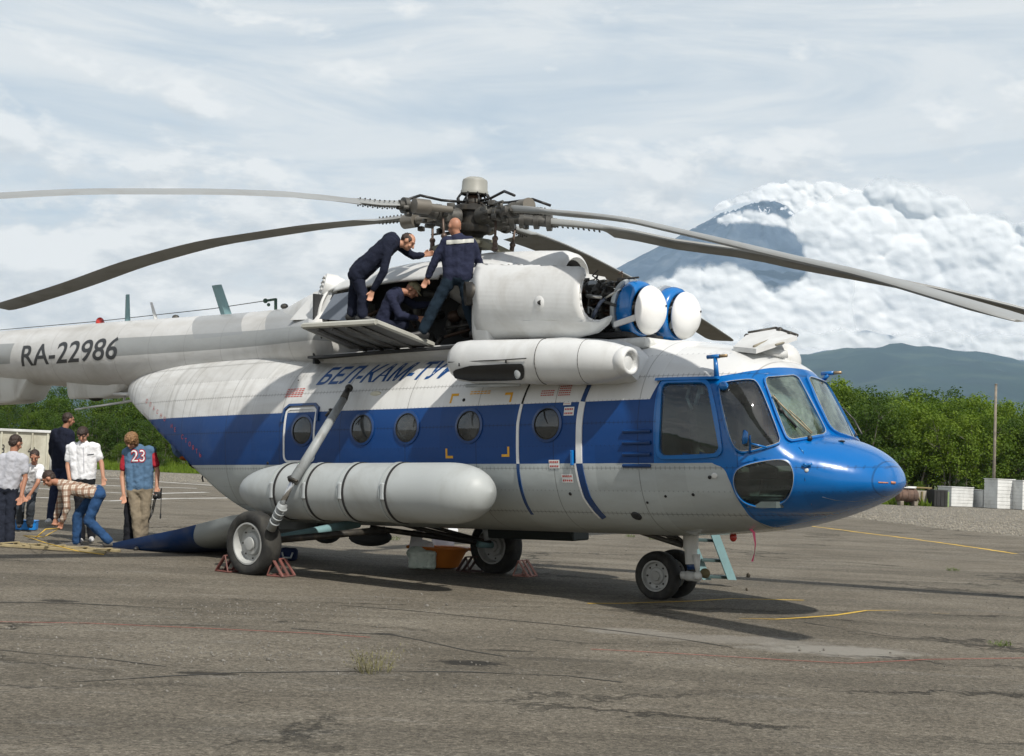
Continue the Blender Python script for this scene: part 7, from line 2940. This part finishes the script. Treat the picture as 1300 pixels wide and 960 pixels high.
solid('sack', bm, mat('pale_green_film', (.62, .72, .64), .35, var=.1, dirt=(.12, .2, .15, .7), ds=7, coat=.4), e, smooth=2, disp=.03)
bm = bmesh.new()
box(bm, (-.10, .05, .36), (.16, .05, .28), bev=.02, rot=(0, .1, 0))
ball(bm, (.0, .05, .3), (.15, .03, .08))
tube(bm, (-.06, .05, .48), (-.06, .05, .54), .035, .02, 8)
solid('white_wrapping', bm, M_WHTEE, e, smooth=2, disp=.02)
c = gz(560, 705)
e = empty('water_jug', Matrix.Translation(c + Vector((.02, .0, 0))), 'grey and white canister standing behind the orange basin', 'canister')
bm = bmesh.new()
box(bm, (0, 0, .16), (.34, .2, .32), bev=.03)
mesh_obj('body', bm, mat('smoky_plastic', (.10, .10, .12), .4, dirt=(.4, .4, .4, .4)), e, autosmooth=30)
bm = bmesh.new()
box(bm, (.14, 0, .36), (.16, .18, .10), bev=.02)
mesh_obj('lid', bm, M_WHTEE, e, autosmooth=30)
c = gz(366, 712)
e = empty('holdall', Matrix.Translation(c), 'small dark blue bag on the ground to the right of the near main wheel', 'bag')
bm = bmesh.new()
box(bm, (0, 0, .09), (.24, .2, .17), bev=.05)
solid('bag', bm, cloth('bag_blue', (.015, .025, .07)), e, smooth=2, disp=.02)
bm = bmesh.new()
path(bm, [(-.07, -.11, .12), (-.05, -.12, .05), (.05, -.12, .05), (.07, -.11, .12)], .012, 6)
mesh_obj('strap', bm, M_LGR, e)

# luggage in the open tail
tb = h(-5.15, -.35, 1.74)
c = HM @ tb
e = empty('blue_rucksack', Matrix.Translation(at(232, 566, 20.4)), 'blue and silver bag showing below the open tail', 'bag')
bm = bmesh.new()
ball(bm, (0, 0, 0), (.17, .16, .19))
ball(bm, (.12, 0, -.06), (.16, .14, .16))
solid('bag', bm, cloth('silver_blue_cloth', (.10, .16, .26)), e, smooth=2, disp=.03)
bm = bmesh.new()
ball(bm, (.08, -.02, -.17), (.12, .10, .05))
solid('side_pocket', bm, cloth('orange_cloth', (.42, .10, .02)), e, smooth=2)
bm = bmesh.new()
ball(bm, (.10, -.12, .02), (.10, .07, .14))
solid('front_pocket', bm, cloth('bright_blue_cloth', (.01, .06, .30)), e, smooth=2)
e = empty('olive_rucksack', Matrix.Translation(at(250, 580, 20.2)), 'olive rucksack with dangling straps hanging at the edge of the open tail', 'rucksack')
bm = bmesh.new()
box(bm, (0, 0, 0), (.24, .2, .34), bev=.07, rot=(0, -.25, 0))
solid('bag', bm, cloth('olive_canvas', (.075, .07, .045)), e, smooth=3, disp=.03)
bm = bmesh.new()
path(bm, [(.08, -.08, -.12), (.14, -.08, -.22), (.11, -.08, -.30), (.13, -.08, -.36)], .012, 6)
path(bm, [(-.08, -.1, .14), (-.12, -.11, 0), (-.06, -.1, -.14)], .014, 6)
mesh_obj('strap', bm, M_BLKP, e)
bm = bmesh.new()
ball(bm, (.03, -.09, -.14), (.08, .05, .04))
solid('pouch', bm, cloth('reddish_brown_cloth', (.12, .05, .035)), e, smooth=2)

# boarding steps under the nose
YL = 17.6
e = empty('step_ladder', Matrix.Translation(at(915, 735, YL)), 'pale teal metal step ladder standing behind the nose wheels', 'ladder')
inv = e.matrix_world.inverted()
def lp(px, py, dy=0):
    return inv @ at(px, py, YL + dy)
for (tx, bx_, dy) in ((905, 929, 0), (872, 897, .12)):
    bm = bmesh.new()
    a_, b_ = lp(tx, 672, dy), lp(bx_, 736, dy)
    w_ = Vector((.055, 0, 0))
    dd = Vector((0, .045, 0))
    loft(bm, [[a_ - w_ - dd, a_ + w_ - dd, a_ + w_ + dd, a_ - w_ + dd], [b_ - w_ - dd, b_ + w_ - dd, b_ + w_ + dd, b_ - w_ + dd]])
    mesh_obj('rail', bm, M_TEAL, e, smooth=False)
for t in (.22, .62, .95):
    y_ = 672 + 64 * t
    a_, b_ = lp(872 + 25 * t + 4, y_, .12), lp(905 + 24 * t - 3, y_, 0)
    bm = bmesh.new()
    mid_ = (a_ + b_) / 2
    box(bm, mid_ + Vector((0, .06, 0)), ((b_ - a_).length + .02, .2, .035), bev=.006)
    mesh_obj('step', bm, mat('dark_teal_tread', (.04, .075, .075), .7), e, smooth=False)
bm = bmesh.new()
r0 = HM @ h(4.35, .35, .80)
pr = [at(x_, y_, r0.y) for x_, y_ in ((953, 672), (957, 676), (959, 690), (958, 702), (955, 713))]
prev = None
for i, p in enumerate(pr):
    s_ = Vector((.018 * cos(i * .5), .018 * sin(i * .5), 0))
    cur = [bm.verts.new(p + s_), bm.verts.new(p - s_), bm.verts.new(p - s_ + Vector((0, .004, 0))), bm.verts.new(p + s_ + Vector((0, .004, 0)))]
    if prev:
        for q_ in range(4):
            bm.faces.new((prev[q_], prev[(q_ + 1) % 4], cur[(q_ + 1) % 4], cur[q_]))
    prev = cur
tag(mesh_obj('warning_ribbon', bm, mat('bright_pink_ribbon', (.75, .10, .22), .6)), 'bright pink ribbon hanging below the nose', 'ribbon')
for (px, py, s_) in ((950, 733, .05), (948, 750, .03)):
    c = gz(px, py)
    bm = bmesh.new()
    ball(bm, (c.x, c.y, s_ * .5), (s_ * .6, s_ * .6, s_ * .8))
    tag(solid('clod', bm, mat('dark_clod', (.06, .05, .035), .95), None, voxel=.01, smooth=1, disp=.03, tex=_TEX2), 'small dark clod on the tarmac right of the nose wheels' if s_ > .04 else 'smaller dark clod nearer the yellow line right of the nose wheels', 'clod')
